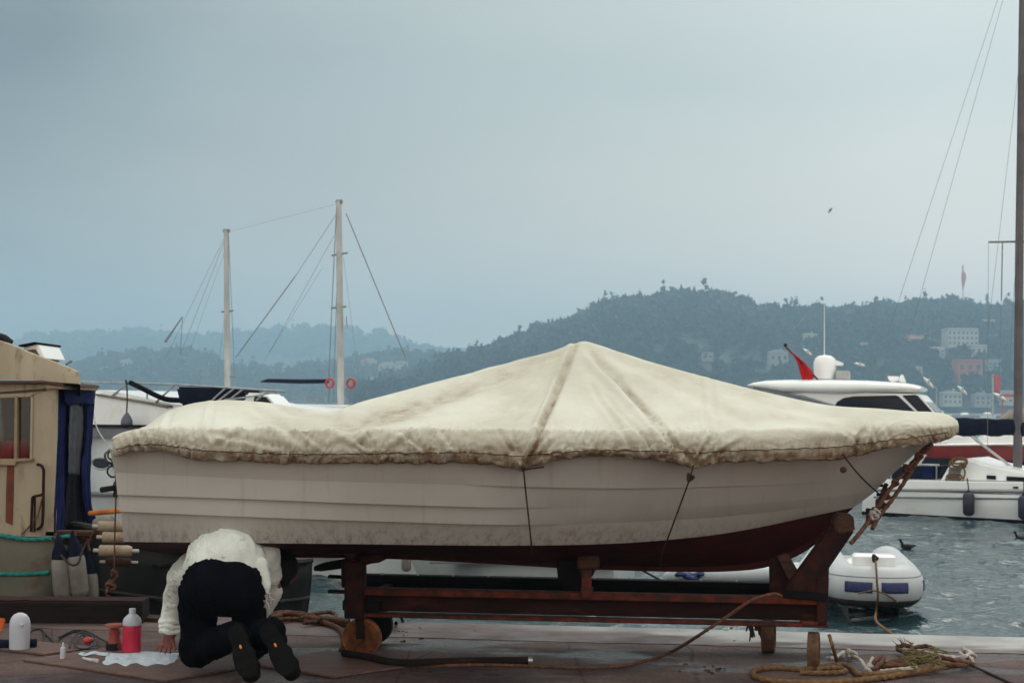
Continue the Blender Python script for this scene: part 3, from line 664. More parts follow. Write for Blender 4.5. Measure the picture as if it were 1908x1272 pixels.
HEM = [(196, 838), (215, 850), (240, 842), (280, 842), (340, 850), (400, 857), (520, 862), (640, 862), (760, 864), (850, 863), (920, 866), (958, 871), (975, 876), (990, 871), (1020, 862), (1060, 855), (1120, 851), (1200, 854), (1250, 861), (1278, 868), (1293, 875), (1308, 868), (1340, 862), (1400, 860), (1500, 858), (1560, 856), (1585, 852), (1640, 840), (1700, 830), (1740, 824), (1765, 819), (1777, 813), (1785, 806)]
XS, XB = (196-954)/FPX*7.55, (1785-954)/FPX*YC
def cover_hb(X):
    a = 1.0
    if X < XS+.12: q_ = (XS+.12-X)/.12; a = math.sqrt(max(0, 1-q_**3))
    t_ = max(0, (X-XS)/(XB-XS)); return .935*a*plan(t_, 3.2, .60)
FOLDS = [((1072, 645), (978, 868), 5.5, .016, 1.0), ((1055, 665), (1003, 800), 5, .007, .55), ((1040, 690), (940, 800), 9, .006, .15),
         ((1100, 655), (1292, 868), 8, .016, .5), ((1110, 680), (1232, 790), 6, .008, .5), ((1105, 720), (1175, 830), 6, .008, .3), ((1130, 740), (1215, 832), 5, .008, .3),
         ((1045, 655), (640, 792), 12, .014, .35), ((980, 690), (700, 785), 10, .010, .35), ((880, 725), (660, 775), 9, .009, .3), ((820, 765), (560, 800), 9, .010, .25), ((1000, 745), (800, 812), 10, .006, .1),
         ((1135, 660), (1400, 792), 12, .008, .12), ((1180, 680), (1600, 790), 14, .008, .1), ((1305, 705), (1318, 800), 5, .004, .25), ((1325, 705), (1338, 800), 5, .003, .2), ((1360, 770), (1620, 806), 9, .008, .2),
         ((470, 755), (560, 822), 9, .012, .25), ((400, 752), (385, 815), 6, .008, .1), ((520, 760), (660, 800), 9, .010, .3), ((320, 770), (300, 830), 6, .008, .1),
         ((400, 806), (520, 832), 6, .010, .5), ((460, 800), (400, 830), 5, .010, .2), ((225, 806), (243, 842), 4, .010, .1), ((240, 803), (262, 842), 4, .010, .1), ((258, 800), (280, 840), 4, .010, .1),
         ((560, 800), (600, 830), 5, .010, .25), ((650, 812), (690, 835), 5, .012, .4), ((700, 805), (660, 832), 5, .010, .3), ((745, 800), (790, 838), 5, .013, .4), ((780, 800), (730, 835), 5, .010, .3), ((820, 800), (850, 838), 5, .011, .3),
         ((930, 805), (970, 862), 4, .012, .5), ((955, 805), (974, 860), 4, .010, .4), ((1015, 808), (980, 862), 4, .012, .5), ((1040, 815), (985, 866), 4, .010, .4),
         ((1240, 800), (1288, 862), 4, .012, .5), ((1262, 800), (1290, 862), 4, .010, .4), ((1325, 812), (1296, 862), 4, .010, .5), ((1380, 822), (1300, 866), 5, .010, .4),
         ((1610, 800), (1590, 838), 5, .014, .5), ((1625, 792), (1640, 830), 5, .012, .4), ((1650, 795), (1665, 822), 5, .010, .3), ((1575, 806), (1600, 825), 5, .010, .4)]
FO = []
for (a, b_, w_, amp, st) in FOLDS:
    dx, dy = b_[0]-a[0], b_[1]-a[1]; ln = math.hypot(dx, dy); FO.append((a, dx/ln, dy/ln, ln, w_, amp, st))
def proj(p):
    d = p-CAM; z = d.dot(fw); return 954+d.dot(rt)/z*FPX, 636-d.dot(upv)/z*FPX
NX = 560; rows_v = []
VS = [('h', s_/10) for s_ in range(10)]+[('e', s_/8) for s_ in range(8)]+[('t', (s_/46)**1.15) for s_ in range(47)]+[('b', s_/16) for s_ in range(1, 17)]+[('x', s_/3) for s_ in range(1, 4)]
cols = []; tints = []
for i in range(NX+1):
    u = i/NX; u = u+.0*math.sin(u)
    # denser at both ends
    uu = .5-.5*math.cos(math.pi*u); u = .6*u+.4*uu
    X = XS+(XB-XS)*u; hb = cover_hb(X); Yn = YC-hb; px = 954+X*FPX/Yn
    endf = sm(0, .06, u)*(1-sm(.955, 1, u))
    ruf = mnoise.noise(Vector((px*.045, 1.5, 0)))*9+mnoise.noise(Vector((px*.12, 7.5, 0)))*5
    E = P(px, sinterp(px, EDGE), Yn-.012*endf); Rl = P(px, sinterp(px, RAIL), Yn+.02*endf)
    H = P(px, sinterp(px, HEM)+ruf*.5*endf, Yn+.035*endf)
    pr = 954+X*FPX/YC; Rg = P(pr, sinterp(pr, SIL), YC)
    if Rg.z < Rl.z+.004: Rg.z = Rl.z+.004
    Ef = Vector((E.x, 2*YC-E.y, E.z)); Hf = Vector((H.x, 2*YC-H.y, H.z))
    tent = sm(560, 760, px)*(1-sm(1500, 1650, px))
    colv = []; tc_ = []
    for kind, s_ in VS:
        if kind == 'h': q_ = H.lerp(E, s_); q_.y -= .018*math.sin(math.pi*s_)*endf; nrm = Vector((0, -1, -.1)); rw = 1
        elif kind == 'e': q_ = E.lerp(Rl, s_); q_.y -= .012*math.sin(math.pi*s_)*endf; nrm = Vector((0, -.95, .3)); rw = 1-.45*s_
        elif kind == 't':
            f = s_ if True else s_
            lf_ = sm(300, 420, pr)*(1-.0); dome = (1-lf_)*sm(.45, 1, s_)+lf_*((1-sm(560, 900, pr))*sm(.0, 1, s_)+sm(560, 900, pr)*math.sin(s_*math.pi/2)**.8); fz = tent*(s_-.10*math.sin(math.pi*s_)*(1-abs(pr-1090)/700 if abs(pr-1090) < 700 else 0))+(1-tent)*dome
            q_ = Vector((X, Rl.y+(YC-Rl.y)*s_, Rl.z+(Rg.z-Rl.z)*fz)); nrm = Vector((0, -.45, .9)); rw = .5*max(0, 1-s_*4)
        elif kind == 'b':
            dome = math.sin((1-s_)*math.pi/2)**.8; fz = tent*(1-s_)+(1-tent)*dome
            q_ = Vector((X, YC+(Ef.y-YC)*s_, Ef.z+(Rg.z-Ef.z)*fz)); nrm = Vector((0, .4, .9)); rw = 0
        else: q_ = Ef.lerp(Hf, s_); nrm = Vector((0, 1, 0)); rw = .3
        stn = 0.0; disp = 0.0
        if kind in 'het':
            x_, y_ = proj(q_)
            cc_ = x_-(.9+.5*math.sin(x_*.012))*y_+14*mnoise.noise(Vector((x_*.02, y_*.03, 8.8))); n_a = mnoise.noise(Vector((cc_*.030, y_*.014, 3.3))); n_b = mnoise.noise(Vector((cc_*.085, y_*.03, 9.1))); n_c = mnoise.noise(Vector((cc_*.2, y_*.05, 4.1)))
            lowR = 1-.65*sm(1320, 1400, x_)*(1-sm(1540, 1600, x_)*.8)
            disp += rw*lowR*(.013*(.6-min(1, abs(n_a)*4))+.012*(.6-min(1, abs(n_b)*4))+.009*(.5-min(1, abs(n_c)*3.4)))
            disp += .010*mnoise.noise(Vector((x_*.006, y_*.012, 5)))*(kind == 't')*math.sin(math.pi*min(1, s_))
            for (a, dx, dy, ln, w_, amp, st) in FO:
                rx, ry = x_-a[0], y_-a[1]; al = rx*dx+ry*dy
                if al < -20 or al > ln+15: continue
                dd = rx*(-dy)+ry*dx
                if abs(dd) > 5*w_: continue
                ef = sm(-20, 25, al)*(1-sm(ln-10, ln+15, al)); dd += 3*mnoise.noise(Vector((al*.02, w_, amp*100)))
                disp += 1.35*amp*ef*(math.exp(-((dd-1.4*w_)/w_)**2)-.9*math.exp(-(dd/w_)**2))
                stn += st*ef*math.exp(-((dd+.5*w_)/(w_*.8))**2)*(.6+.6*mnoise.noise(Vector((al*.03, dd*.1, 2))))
            big_n = mnoise.noise(Vector((x_*.010, y_*.03, 12)))
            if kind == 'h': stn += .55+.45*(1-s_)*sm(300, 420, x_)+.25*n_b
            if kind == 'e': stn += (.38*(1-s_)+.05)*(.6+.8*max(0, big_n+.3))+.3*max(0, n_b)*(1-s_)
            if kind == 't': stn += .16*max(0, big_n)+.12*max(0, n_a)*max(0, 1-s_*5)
            disp *= endf
        q_ = q_+nrm*disp
        colv.append(q_); tc_.append(max(0, min(1, stn)))
    cols.append(colv); tints.append(tc_)
cvm = MB(); cvm.grid(cols)
cover = cvm.build('tarpaulin', 'tarp', auto=180)
tag(cover, 'stained cream canvas cover pulled to a tent peak over the boat on the cradle', 'tarpaulin')
a_ = cover.data.attributes.new('tint', 'FLOAT', 'POINT'); a_.data.foreach_set('value', [x for c in tints for x in c])
sd_ = cover.modifiers.new('thickness', 'SOLIDIFY'); sd_.thickness = .004; sd_.offset = -1
# drawstring threaded along the hem
ds = []
for i in range(18, NX-22, 3):
    c = cols[i]; q_ = c[7]; ds.append(q_+Vector((0, -.008, .003*math.sin(i*.7))))
MB().tube(ds, .0022, n=6).build('drawstring', 'rope_dark', cover)

# lashings
def single_rope(name, pts, r_, m_, label, cat='rope', group=None, extra=None, lob=.16):
    mb = MB(); rope(mb, pts, r_, lob=lob)
    if extra: extra(mb)
    o = mb.build(name, m_); tag(o, label, cat, group); return o
def knot(mb, c, r_, R_=None, seed=0):
    c = Vector(c); R_ = R_ or r_*2.2; rg = random.Random(seed); pts = []
    for i in range(9):
        a = i*2.1; pts.append(c+Vector((math.cos(a)*R_*(.6+.5*rg.random()), math.sin(i*1.3)*R_*.7, math.sin(a)*R_*(.6+.6*rg.random()))))
    rope(mb, pts, r_)
yn = YC-.93
single_rope('lashing_rope', [P(975, 866, 7.385), P(976, 880, 7.40), P(980, 920, 7.44), P(985, 965, 7.47), P(990, 1013, 7.52), P(992, 1034, 7.8)], .0045, 'rope_dark', 'thin dark cord tied down from the cover hem below the left side of the peak', 'rope', 'cords tying the cover down',
            extra=lambda mb: (knot(mb, P(975, 872, 7.375), .005, .014, 1), rope(mb, [P(976, 874, 7.37), P(990, 872, 7.37), P(1014, 869, 7.37)], .006)))
single_rope('lashing_rope', [P(1292, 866, 7.385), P(1287, 886, 7.40), P(1280, 906, 7.43), P(1262, 955, 7.48), P(1243, 1006, 7.58), P(1234, 1030, 7.75), P(1230, 1055, 8.1)], .0045, 'rope_dark', 'thin dark cord with a knot running down from the right tie of the cover', 'rope', 'cords tying the cover down',
            extra=lambda mb: (knot(mb, P(1286, 889, 7.375), .006, .02, 2),))
single_rope('lashing_rope', [P(1570, 846, 7.75), P(1590, 872, 7.84), P(1612, 896, 7.98), P(1645, 926, 8.3)], .0045, 'rope_dark', 'thin dark cord slanting across the bow from the cover hem', 'rope', 'cords tying the cover down')
def stern_extra(mb):
    knot(mb, P(212, 1066, 7.75), .005, .02, 3); knot(mb, P(206, 1092, 7.75), .007, .03, 4)
    rope(mb, [P(212, 1060, 7.75), P(219, 1070, 7.76), P(214, 1078, 7.75), P(204, 1090, 7.75), P(198, 1106, 7.75), P(206, 1112, 7.75)], .006)
single_rope('stern_rope', [P(214, 838, 7.70), P(215, 870, 7.72), P(216, 920, 7.74), P(214, 990, 7.75), P(213, 1060, 7.75)], .004, 'rope_brown', 'thin brown cord with frayed knots hanging from the stern corner of the covered boat', 'rope', extra=stern_extra)
def loops(mb):
    rope(mb, [P(214, 838, 7.8), P(203, 842, 7.8), P(202, 852, 7.8), P(211, 856, 7.8), P(216, 850, 7.85)], .005)
    rope(mb, [P(213, 866, 7.85), P(203, 870, 7.8), P(200, 880, 7.8), P(207, 888, 7.8), P(217, 887, 7.85)], .005)
    rope(mb, [P(219, 892, 7.85), P(213, 900, 7.8), P(212, 910, 7.8), P(219, 914, 7.8), P(224, 908, 7.85)], .005)
single_rope('cable_loops', [P(204, 838, 7.9), P(196, 846, 7.82), P(198, 858, 7.8), P(208, 864, 7.8), P(215, 872, 7.85)], .007, 'cable_black', 'black cable hanging in small loops behind the stern of the covered boat', 'cable', extra=loops, lob=0)
# heavy doubled bow rope down to the cradle
def bow_extra(mb):
    rope(mb, [P(1722, 836, 8.3), P(1705, 866, 8.26), P(1680, 905, 8.2), P(1655, 940, 8.14), P(1640, 958, 8.1), P(1625, 985, 8.05)], .012)
    rope(mb, [P(1735, 828, 8.34), P(1728, 836, 8.2), P(1716, 842, 8.2)], .014)
    for i, (x, y) in enumerate([(1712, 850), (1690, 872), (1668, 900), (1652, 925), (1640, 940), (1630, 955), (1622, 968)]): knot(mb, P(x, y, 8.17), .009, .02+.006*(i > 3), 10+i)
single_rope('bow_rope', [P(1728, 832, 8.3), P(1700, 862, 8.25), P(1668, 898, 8.18), P(1645, 930, 8.12), P(1628, 955, 8.1), P(1612, 980, 8.0), P(1596, 1000, 7.92), P(1585, 1012, 7.9)], .012, 'rope_brown', 'heavy knotted brown rope stretched from the bow of the covered boat down to the cradle', 'rope', extra=bow_extra)
mb = MB(); knot(mb, P(1628, 962, 8.06), .008, .03, 31); knot(mb, P(1634, 955, 8.05), .007, .022, 32)
tag(mb.build('rope_fray', 'rope_white'), 'white frayed rag knotted into the bow rope of the covered boat', 'rag')
single_rope('bow_strap', [P(1652, 900, 8.33), P(1646, 915, 8.33), P(1640, 930, 8.3), P(1632, 950, 8.26), P(1616, 950, 8.34)], .013, 'rope_dark', 'short dark strap hanging at the bow eye of the covered boat', 'strap', lob=0)

# ------------------------------------------------------------ cradle trolley
p0 = G(674, 1224); p1 = G(1516, 1247)
TF = Frame(p0, p1)
cr_ = empty('boat_cradle', (p0+p1)/2, 'rusty steel boat cradle on small wheels carrying the covered boat', 'boat trolley')
def q(px, py, c=0.0): return TF.hit(px, py, c)
def bar(mb, a, b_, wd, ht, bev=.003, upd=None):
    a, b_ = Vector(a), Vector(b_); d = b_-a
    mb.box((a+b_)/2, (d.length, wd, ht), ex=d, ey=(d.cross(upd) if upd is not None else None), bev=bev); return mb
mat('steel_web', (.045, .013, .010), (.020, .008, .007), rough=.85, scale=8, bump=.5, dirt=(.10, .025, .014), dscale=6, dthr=(.56, .72), stretch=(.5, 1, 2))
def ibeam(c, xl, xr, yt_l, yt_r, hgt, m_web, m_fl, nm):
    A = q(xl, yt_l, c); B = q(xr, yt_r, c)
    d = (B-A); f = Vector((0, 0, 1)); nn = TF.n
    mb = MB(); 
    bar(mb, A-f*.02, B-f*.02, .085, .040, .004)           # upper flange angle
    bar(mb, A-f*(hgt-.012), B-f*(hgt-.012), .10, .020, .004)
    o = mb.build(nm, m_fl, cr_)
    w_ = MB(); bar(w_, A-f*hgt/2+nn*.01, B-f*hgt/2+nn*.01, .012, hgt-.062, 0); w2 = w_.build('web', m_web, o)
    return A, B
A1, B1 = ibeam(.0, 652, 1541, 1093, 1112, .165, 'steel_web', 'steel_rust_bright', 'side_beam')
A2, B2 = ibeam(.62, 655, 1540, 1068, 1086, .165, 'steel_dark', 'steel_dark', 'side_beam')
# bolts along the far rail
for i in range(13):
    px = 712+i*66; MB().lathe([(.0, .012), (.007, .010), (.007, 0)], q(px, 1068.6+(px-655)*.0203, .60), (0, 0, 1), n=8).build('bolt', 'steel_bright', cr_)
# flange stubs at the left end
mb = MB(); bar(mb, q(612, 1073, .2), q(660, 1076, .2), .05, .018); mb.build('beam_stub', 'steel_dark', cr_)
mb = MB(); bar(mb, q(612, 1101, .02), q(662, 1102, .02), .05, .018); mb.build('beam_stub', 'steel_rust', cr_)
# cross members
for px, py in ((690, 1120), (1090, 1125), (1500, 1130)):
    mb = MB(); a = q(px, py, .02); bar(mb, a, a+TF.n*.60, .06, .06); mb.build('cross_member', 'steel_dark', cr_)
# left end post with roller and the shaped cradle arm
mb = MB(); a = q(662, 1150, -.02); b_ = q(662, 1045, -.02)
bar(mb, a, b_, .10, .11, .006); bar(mb, q(659, 1040, .02), q(660, 1092, .02), .11, .13, .006)
mb.build('end_post', 'steel_rust', cr_)
mb = MB(); c = q(656, 1030, .05); mb.lathe([(.0, -.0), (.024, 0), (.030, .008), (.031, .05), (.031, .42)], c-TF.n*.08, TF.n, n=20); mb.build('roller', 'wood_old', cr_)
def plank_path(pts, hs, wd, nm, m_, c):
    mb = MB(); rows = []
    for (x, y), h_ in zip(pts, hs):
        a = q(x, y-h_, c); b2 = q(x, y+h_, c); rows.append([a, a+TF.n*wd, b2+TF.n*wd, b2])
    mb.grid(rows, cv=True, capu=True); return mb.build(nm, m_, cr_, smooth=False, bevel=.004)
plank_path([(584, 1059), (598, 1057), (630, 1052), (650, 1048)], [4, 7, 8, 9], .10, 'cradle_arm', 'steel_dark', -.01)
plank_path([(672, 1046), (690, 1042), (706, 1040), (722, 1033), (744, 1023), (764, 1022)], [10, 8, 8, 7, 6, 3], .10, 'cradle_arm', 'steel_rust', -.01)
# left wheel: dished disc, and the dark one behind
def wheel(o, ax, r_, wd, m_t, m_r, nm='wheel'):
    ax = Vector(ax).normalized()
    w_ = MB(); w_.lathe([(r_*.90, -wd*.5), (r_*.97, -wd*.5), (r_, -wd*.3), (r_, wd*.3), (r_*.97, wd*.5), (r_*.9, wd*.5), (r_*.9, -wd*.5)], o, ax, n=36)
    W_ = w_.build(nm, m_t, cr_)
    d_ = MB(); d_.lathe([(0.0, -wd*.1), (r_*.16, -wd*.12), (r_*.22, -wd*.02), (r_*.6, wd*.05), (r_*.9, -wd*.28), (r_*.9, wd*.3), (0, wd*.3)], o, ax, n=36); d_.build('disc', m_r, W_)
    h_ = MB(); h_.lathe([(0, -wd*.42), (r_*.1, -wd*.4), (r_*.12, -wd*.3), (r_*.12, wd*.5)], o, ax, n=12); h_.build('hub', m_t, W_)
    return W_
rl = 36.5/FPX*8.2
def on_ground(px, py): return G(px, py)
wheel(p0+Vector((0, 0, rl)), TF.n, rl, .055, 'wheel_orange', 'wheel_orange')
wheel(p0+TF.n*.50+TF.e*-.02+Vector((0, 0, rl*.98)), TF.n, rl*.98, .06, 'rubber', 'wheel_orange')
for c in (.035, -.035):
    mb = MB(); a = p0+TF.n*(c*1.4+.0); bar(mb, a+Vector((0, 0, rl)), a+Vector((0, 0, .33))-TF.e*.01, .012, .05, .002); mb.build('fork', 'steel_rust', cr_)
mb = MB(); a = p0+TF.n*.0; mb.box(a+TF.n*.05+Vector((0, 0, .300)), (.22, .18, .06), ex=TF.e, bev=.006); mb.build('axle_housing', 'steel_dark', cr_)
# mid post, wood block and braces
mb = MB(); bar(mb, q(1093, 1112, -.045), q(1093, 1060, -.045), .05, .055); mb.build('mid_post', 'steel_rust_bright', cr_)
mb = MB(); a = q(1096, 1040, -.02); mb.box(a+TF.n*.10, (.125, .26, .125), ex=TF.e, bev=.012); mb.build('wood_block', 'wood_old', cr_)
mb = MB(); side(TF, mb, [(1036, 1044), (1072, 1044), (1086, 1070), (1080, 1108), (1062, 1104), (1040, 1084)], .06, .60); mb.build('cross_bunk', 'steel_dark', cr_, bevel=.006)
mb = MB(); side(TF, mb, [(1076, 1056), (1112, 1056), (1104, 1074), (1084, 1080)], -.04, .12); mb.build('bracket', 'steel_rust', cr_, bevel=.004)
# right end: upright, slanted bunk, brace
mb = MB(); side(TF, mb, [(1562, 962), (1592, 966), (1590, 992), (1545, 1058), (1543, 1108), (1462, 1108), (1470, 1088)], -.035, .055); mb.build('slanted_post', 'steel_rust', cr_, bevel=.006)
mb = MB(); side(TF, mb, [(1560, 957), (1590, 959), (1594, 990), (1562, 996), (1552, 980)], -.06, .10); mb.build('wood_block', 'wood_old', cr_, bevel=.01)
mb = MB(); side(TF, mb, [(1434, 1040), (1452, 1036), (1462, 1060), (1478, 1082), (1480, 1106), (1436, 1106)], .10, .17); mb.build('end_post', 'steel_rust', cr_, bevel=.005)
mb = MB(); side(TF, mb, [(1448, 1036), (1468, 1030), (1496, 1078), (1474, 1090)], .05, .12); mb.build('brace', 'wood_old', cr_, bevel=.005)
mb = MB(); side(TF, mb, [(1522, 1075), (1545, 1075), (1541, 1166), (1522, 1166)], -.055, .09); mb.build('end_post', 'steel_rust', cr_, bevel=.005)
mb = MB(); bar(mb, q(1460, 1105, -.05), q(1540, 1112, -.05), .03, .045); mb.build('gusset', 'steel_dark', cr_)
# right castor wheels, turned across
rw_ = 35/FPX*7.95
o1 = p1; castor = (TF.e*.985-TF.n*.17)
wheel(o1+Vector((0, 0, rw_)), castor, rw_, .062, 'wheel_worn', 'wheel_worn')
for s_ in (-1, 1):
    mb = MB(); a = o1+castor*s_*.05; bar(mb, a+Vector((0, 0, rw_*.9)), a+Vector((0, 0, .262)), .045, .012, .002); mb.build('fork', 'steel_rust', cr_)
mb = MB(); mb.box(o1+Vector((0, 0, .262)), (.14, .11, .02), ex=TF.e, bev=.003); mb.build('castor_plate', 'steel_rust_bright', cr_)
o2 = G(1432, 1214); rw2 = 30/FPX*8.5
wheel(o2+Vector((0, 0, rw2)), castor, rw2, .075, 'wheel_worn', 'wheel_worn')
for s_ in (-1, 1):
    mb = MB(); a = o2+castor*s_*.055; bar(mb, a+Vector((0, 0, rw2*.9)), a+Vector((0, 0, .30)), .045, .012, .002); mb.build('fork', 'steel_dark', cr_)
# ------------------------------------------------------------ houses on the hills
def hill_spot(hill, px, py):
    best = None
    for i in range(120):
        u = .01+i*.0085; p = hill.at(px, u); d = abs(proj(p)[1]-py)
        if best is None or d < best[0]-.05: best = (d, p)
    return best[1]
CLEAR = []
def house(name, hill, px, py, wpx, hpx, wall, roof, label, floors=2, nwin=3, kind='gable', cat='house', group='houses on the wooded hillsides', lift=0):
    b0 = hill_spot(hill, px, py); Y = b0.y; s_ = Y/FPX; W_ = wpx*s_; H = hpx*s_; D = min(W_*.8, 14)
    o = empty(name, b0, label, cat, group); b0 = b0+Vector((0, -D*.3-4, 0))
    c = b0+Vector((0, 0, -1.5))
    mb = MB(); mb.box(c+Vector((0, 0, (H+3)/2)), (W_, D, H+3)); w_ = mb.build('wall', wall, o, smooth=False)
    top = b0.z+H
    if kind != 'wall':
        rf = MB(); e = .5
        if kind == 'gable':
            rh = min(W_, D)*.28
            A = [(-1, -1), (1, -1), (1, 1), (-1, 1)]
            vs = [Vector((b0.x+x*(W_/2+e), b0.y+y*(D/2+e), top)) for x, y in A]+[Vector((b0.x-W_*.25, b0.y, top+rh)), Vector((b0.x+W_*.25, b0.y, top+rh))]
            rf.add(vs, [(0, 1, 5, 4), (1, 2, 5), (2, 3, 4, 5), (3, 0, 4), (3, 2, 1, 0)])
        else: rf.box((b0.x, b0.y, top+.2), (W_+.8, D+.8, .4))
        rr = rf.build('roof', roof, o, smooth=False)
        if kind == 'gable' and W_ > 9: ch = MB(); ch.box((b0.x+W_*.18, b0.y+.5, top+rh+.2), (.9, .9, 1.8)); ch.build('chimney', wall, rr, smooth=False)
        fh = H/floors
        for f in range(floors):
            for i in range(nwin):
                x = b0.x-W_/2+W_*(i+.5)/nwin; z = b0.z+fh*(f+.5)
                wm = MB(); wm.box((x, b0.y-D/2-.05, z), (W_/nwin*.42, .2, fh*.45)); wm.build('window', 'window_dark', o, smooth=False)
HS = [
 ('house', 1505, 646, 26, 20, 'house_cream', 'roof_grey', 'pale two storey house above the waving flag of the motor yacht', 2, 3, 'gable'),
 ('house', 1446, 690, 34, 30, 'house_grey', 'roof_grey', 'grey house low on the hill, left of the flagstaff of the motor yacht', 2, 3, 'gable'),
 ('apartment_building', 1782, 645, 56, 28, 'house_white', 'roof_grey', 'long white terraced building, largest on the right hillside', 3, 7, 'flat'),
 ('house', 1815, 662, 30, 14, 'house_white', 'roof_grey', 'small white house just below the long white terraced building', 1, 3, 'flat'),
 ('house', 1700, 642, 44, 9, 'house_cream', 'roof_tile', 'low house with an orange tiled roof left of the long white building', 1, 4, 'gable'),
 ('house', 1795, 710, 46, 36, 'house_pink', 'roof_tile', 'red painted villa low on the right hillside', 2, 3, 'flat'),
 ('house', 1888, 592, 26, 18, 'house_cream', 'roof_grey', 'pale house beside the tall mast, high on the right of the hill', 2, 3, 'flat'),
 ('house', 1745, 584, 44, 7, 'house_pink', 'roof_tile', 'low reddish house just under the ridge by the flagpole', 1, 4, 'gable'),
 ('house', 1672, 574, 9, 7, 'house_white', 'roof_grey', 'tiny bright white hut on the ridge', 1, 1, 'flat'),
 ('house', 1432, 740, 30, 20, 'house_grey', 'roof_grey', 'grey house half hidden behind the motor yacht roof', 2, 2, 'gable'),
 ('house', 1316, 668, 20, 8, 'house_grey', 'roof_grey', 'small pale shed alone in the woods right of the tent peak', 1, 2, 'gable'),
 ('house', 1860, 640, 18, 12, 'house_cream', 'roof_grey', 'small cream house right of the long white terraced building', 1, 2, 'gable'),
 ('house', 1660, 742, 26, 16, 'house_cream', 'roof_grey', 'cream shore house behind the windscreen of the motor yacht', 2, 3, 'gable'),
 ('house', 1765, 752, 34, 18, 'house_white', 'roof_grey', 'white shore house right of the motor yacht windscreen', 2, 4, 'gable'),
 ('house', 1822, 752, 30, 16, 'house_grey', 'roof_grey', 'grey shore house left of the dark sail cover', 2, 3, 'gable'),
 ('house', 1545, 640, 20, 12, 'house_white', 'roof_grey', 'small white house right of the yacht antenna, halfway up the hill', 2, 2, 'gable'),
 ('house', 1610, 655, 22, 12, 'house_cream', 'roof_tile', 'cream tiled house above the gull right of the radar dome', 2, 2, 'gable'),
 ('house', 1660, 620, 20, 10, 'house_grey', 'roof_grey', 'grey house on the hillside below the right end of the pale retaining wall', 1, 3, 'gable'),
 ('house', 1740, 665, 26, 12, 'house_white', 'roof_tile', 'white tiled house below and left of the long white terraced building', 2, 3, 'gable'),
 ('house', 1835, 610, 24, 10, 'house_white', 'roof_grey', 'white house above the right end of the long white terraced building', 1, 3, 'flat'),
 ('house', 1845, 690, 24, 14, 'house_grey', 'roof_grey', 'grey house immediately right of the red painted villa', 2, 3, 'gable'),
 ('house', 1560, 728, 24, 14, 'house_white', 'roof_grey', 'white house just above the equipment box of the motor yacht', 2, 3, 'flat'),
 ('house', 1700, 700, 24, 12, 'house_cream', 'roof_grey', 'cream house left of the red painted villa', 2, 2, 'gable'),
 ('house', 1868, 750, 24, 18, 'house_cream', 'roof_tile', 'cream shore house with a tiled roof beside the mast', 2, 2, 'gable')]
for a in HS: house(a[0], hillR, a[1], a[2], a[3], a[4], a[5], a[6], a[7], a[8], a[9], a[10])
house('retaining_wall', hillR, 1645, 586, 112, 6, 'wall_stone', 'roof_grey', 'long pale retaining wall below the ridge of the right hill', kind='wall', cat='wall', group=None)
HM = [
 (240, 688, 20, 14, 'house_cream', 'roof_grey', 'pale house left of the first far mast, among trees on the low shore', 'gable'),
 (300, 680, 26, 12, 'house_white', 'roof_grey', 'white flat building high on the low shore, left of the first mast', 'flat'),
 (350, 672, 30, 10, 'house_grey', 'roof_grey', 'long grey building on the crest of the low shore left of the first mast', 'flat'),
 (395, 690, 16, 12, 'house_cream', 'roof_tile', 'small tiled house immediately left of the first mast', 'gable'),
 (542, 698, 24, 14, 'house_cream', 'roof_grey', 'cream house above the furled dark boom', 'gable'),
 (505, 700, 14, 10, 'house_grey', 'roof_grey', 'small grey house left of the cream house above the boom', 'gable'),
 (690, 690, 28, 16, 'house_white', 'roof_tile', 'white tiled house right of the taller far mast', 'gable'),
 (725, 700, 34, 18, 'house_cream', 'roof_grey', 'large cream house on the low shore right of the taller mast', 'gable'),
 (750, 688, 22, 12, 'house_white', 'roof_grey', 'white house highest of those right of the taller mast', 'flat'),
 (775, 705, 22, 13, 'house_cream', 'roof_tile', 'cream tiled house nearest the foot of the wooded hill', 'gable'),
 (700, 722, 30, 14, 'house_grey', 'roof_grey', 'grey house between two lower red roofs and the cream house', 'gable'),
 (664, 742, 44, 12, 'house_pink', 'roof_tile', 'wide red roofed house on the waterfront beside the lifebuoys', 'gable'),
 (732, 728, 44, 10, 'house_pink', 'roof_tile', 'wide red roofed house just above the edge of the cover', 'gable'),
 (590, 690, 20, 12, 'house_cream', 'roof_tile', 'small cream house immediately left of the taller mast', 'gable'),
 (462, 702, 22, 12, 'house_white', 'roof_grey', 'white house immediately right of the first mast', 'gable'),
 (200, 700, 18, 12, 'house_grey', 'roof_grey', 'grey house above the roof edge of the fishing boat', 'gable')]
for (px, py, wp, hp, wl, rf, lb, kd) in HM: house('house', hillM, px, py, wp, hp, wl, rf, lb, 2, 3, kd)
# flagpole on the ridge
b0 = hillR.at(1795, 1.0); fp = empty('flagpole', b0, 'white flagpole with a limp red flag on the ridge of the right hill', 'flagpole')
MB().tube([b0-Vector((0, 0, 2)), P(1795, 492, b0.y)], [.5, .3], n=8).build('pole', 'alu_spar', fp)
mb = MB(); rows = []
for i in range(9):
    y = 494+i*5; w_ = [2, 5, 7, 8, 7, 6, 6, 5, 3][i]
    rows.append([P(1794+k*w_/4-2+.8*math.sin(i+k), y+k*1.5, b0.y-.3*math.sin(k*1.7)) for k in range(5)])
mb.grid(rows); o = mb.build('flag', 'buoy_red', fp)
o.modifiers.new('thickness', 'SOLIDIFY').thickness = .15

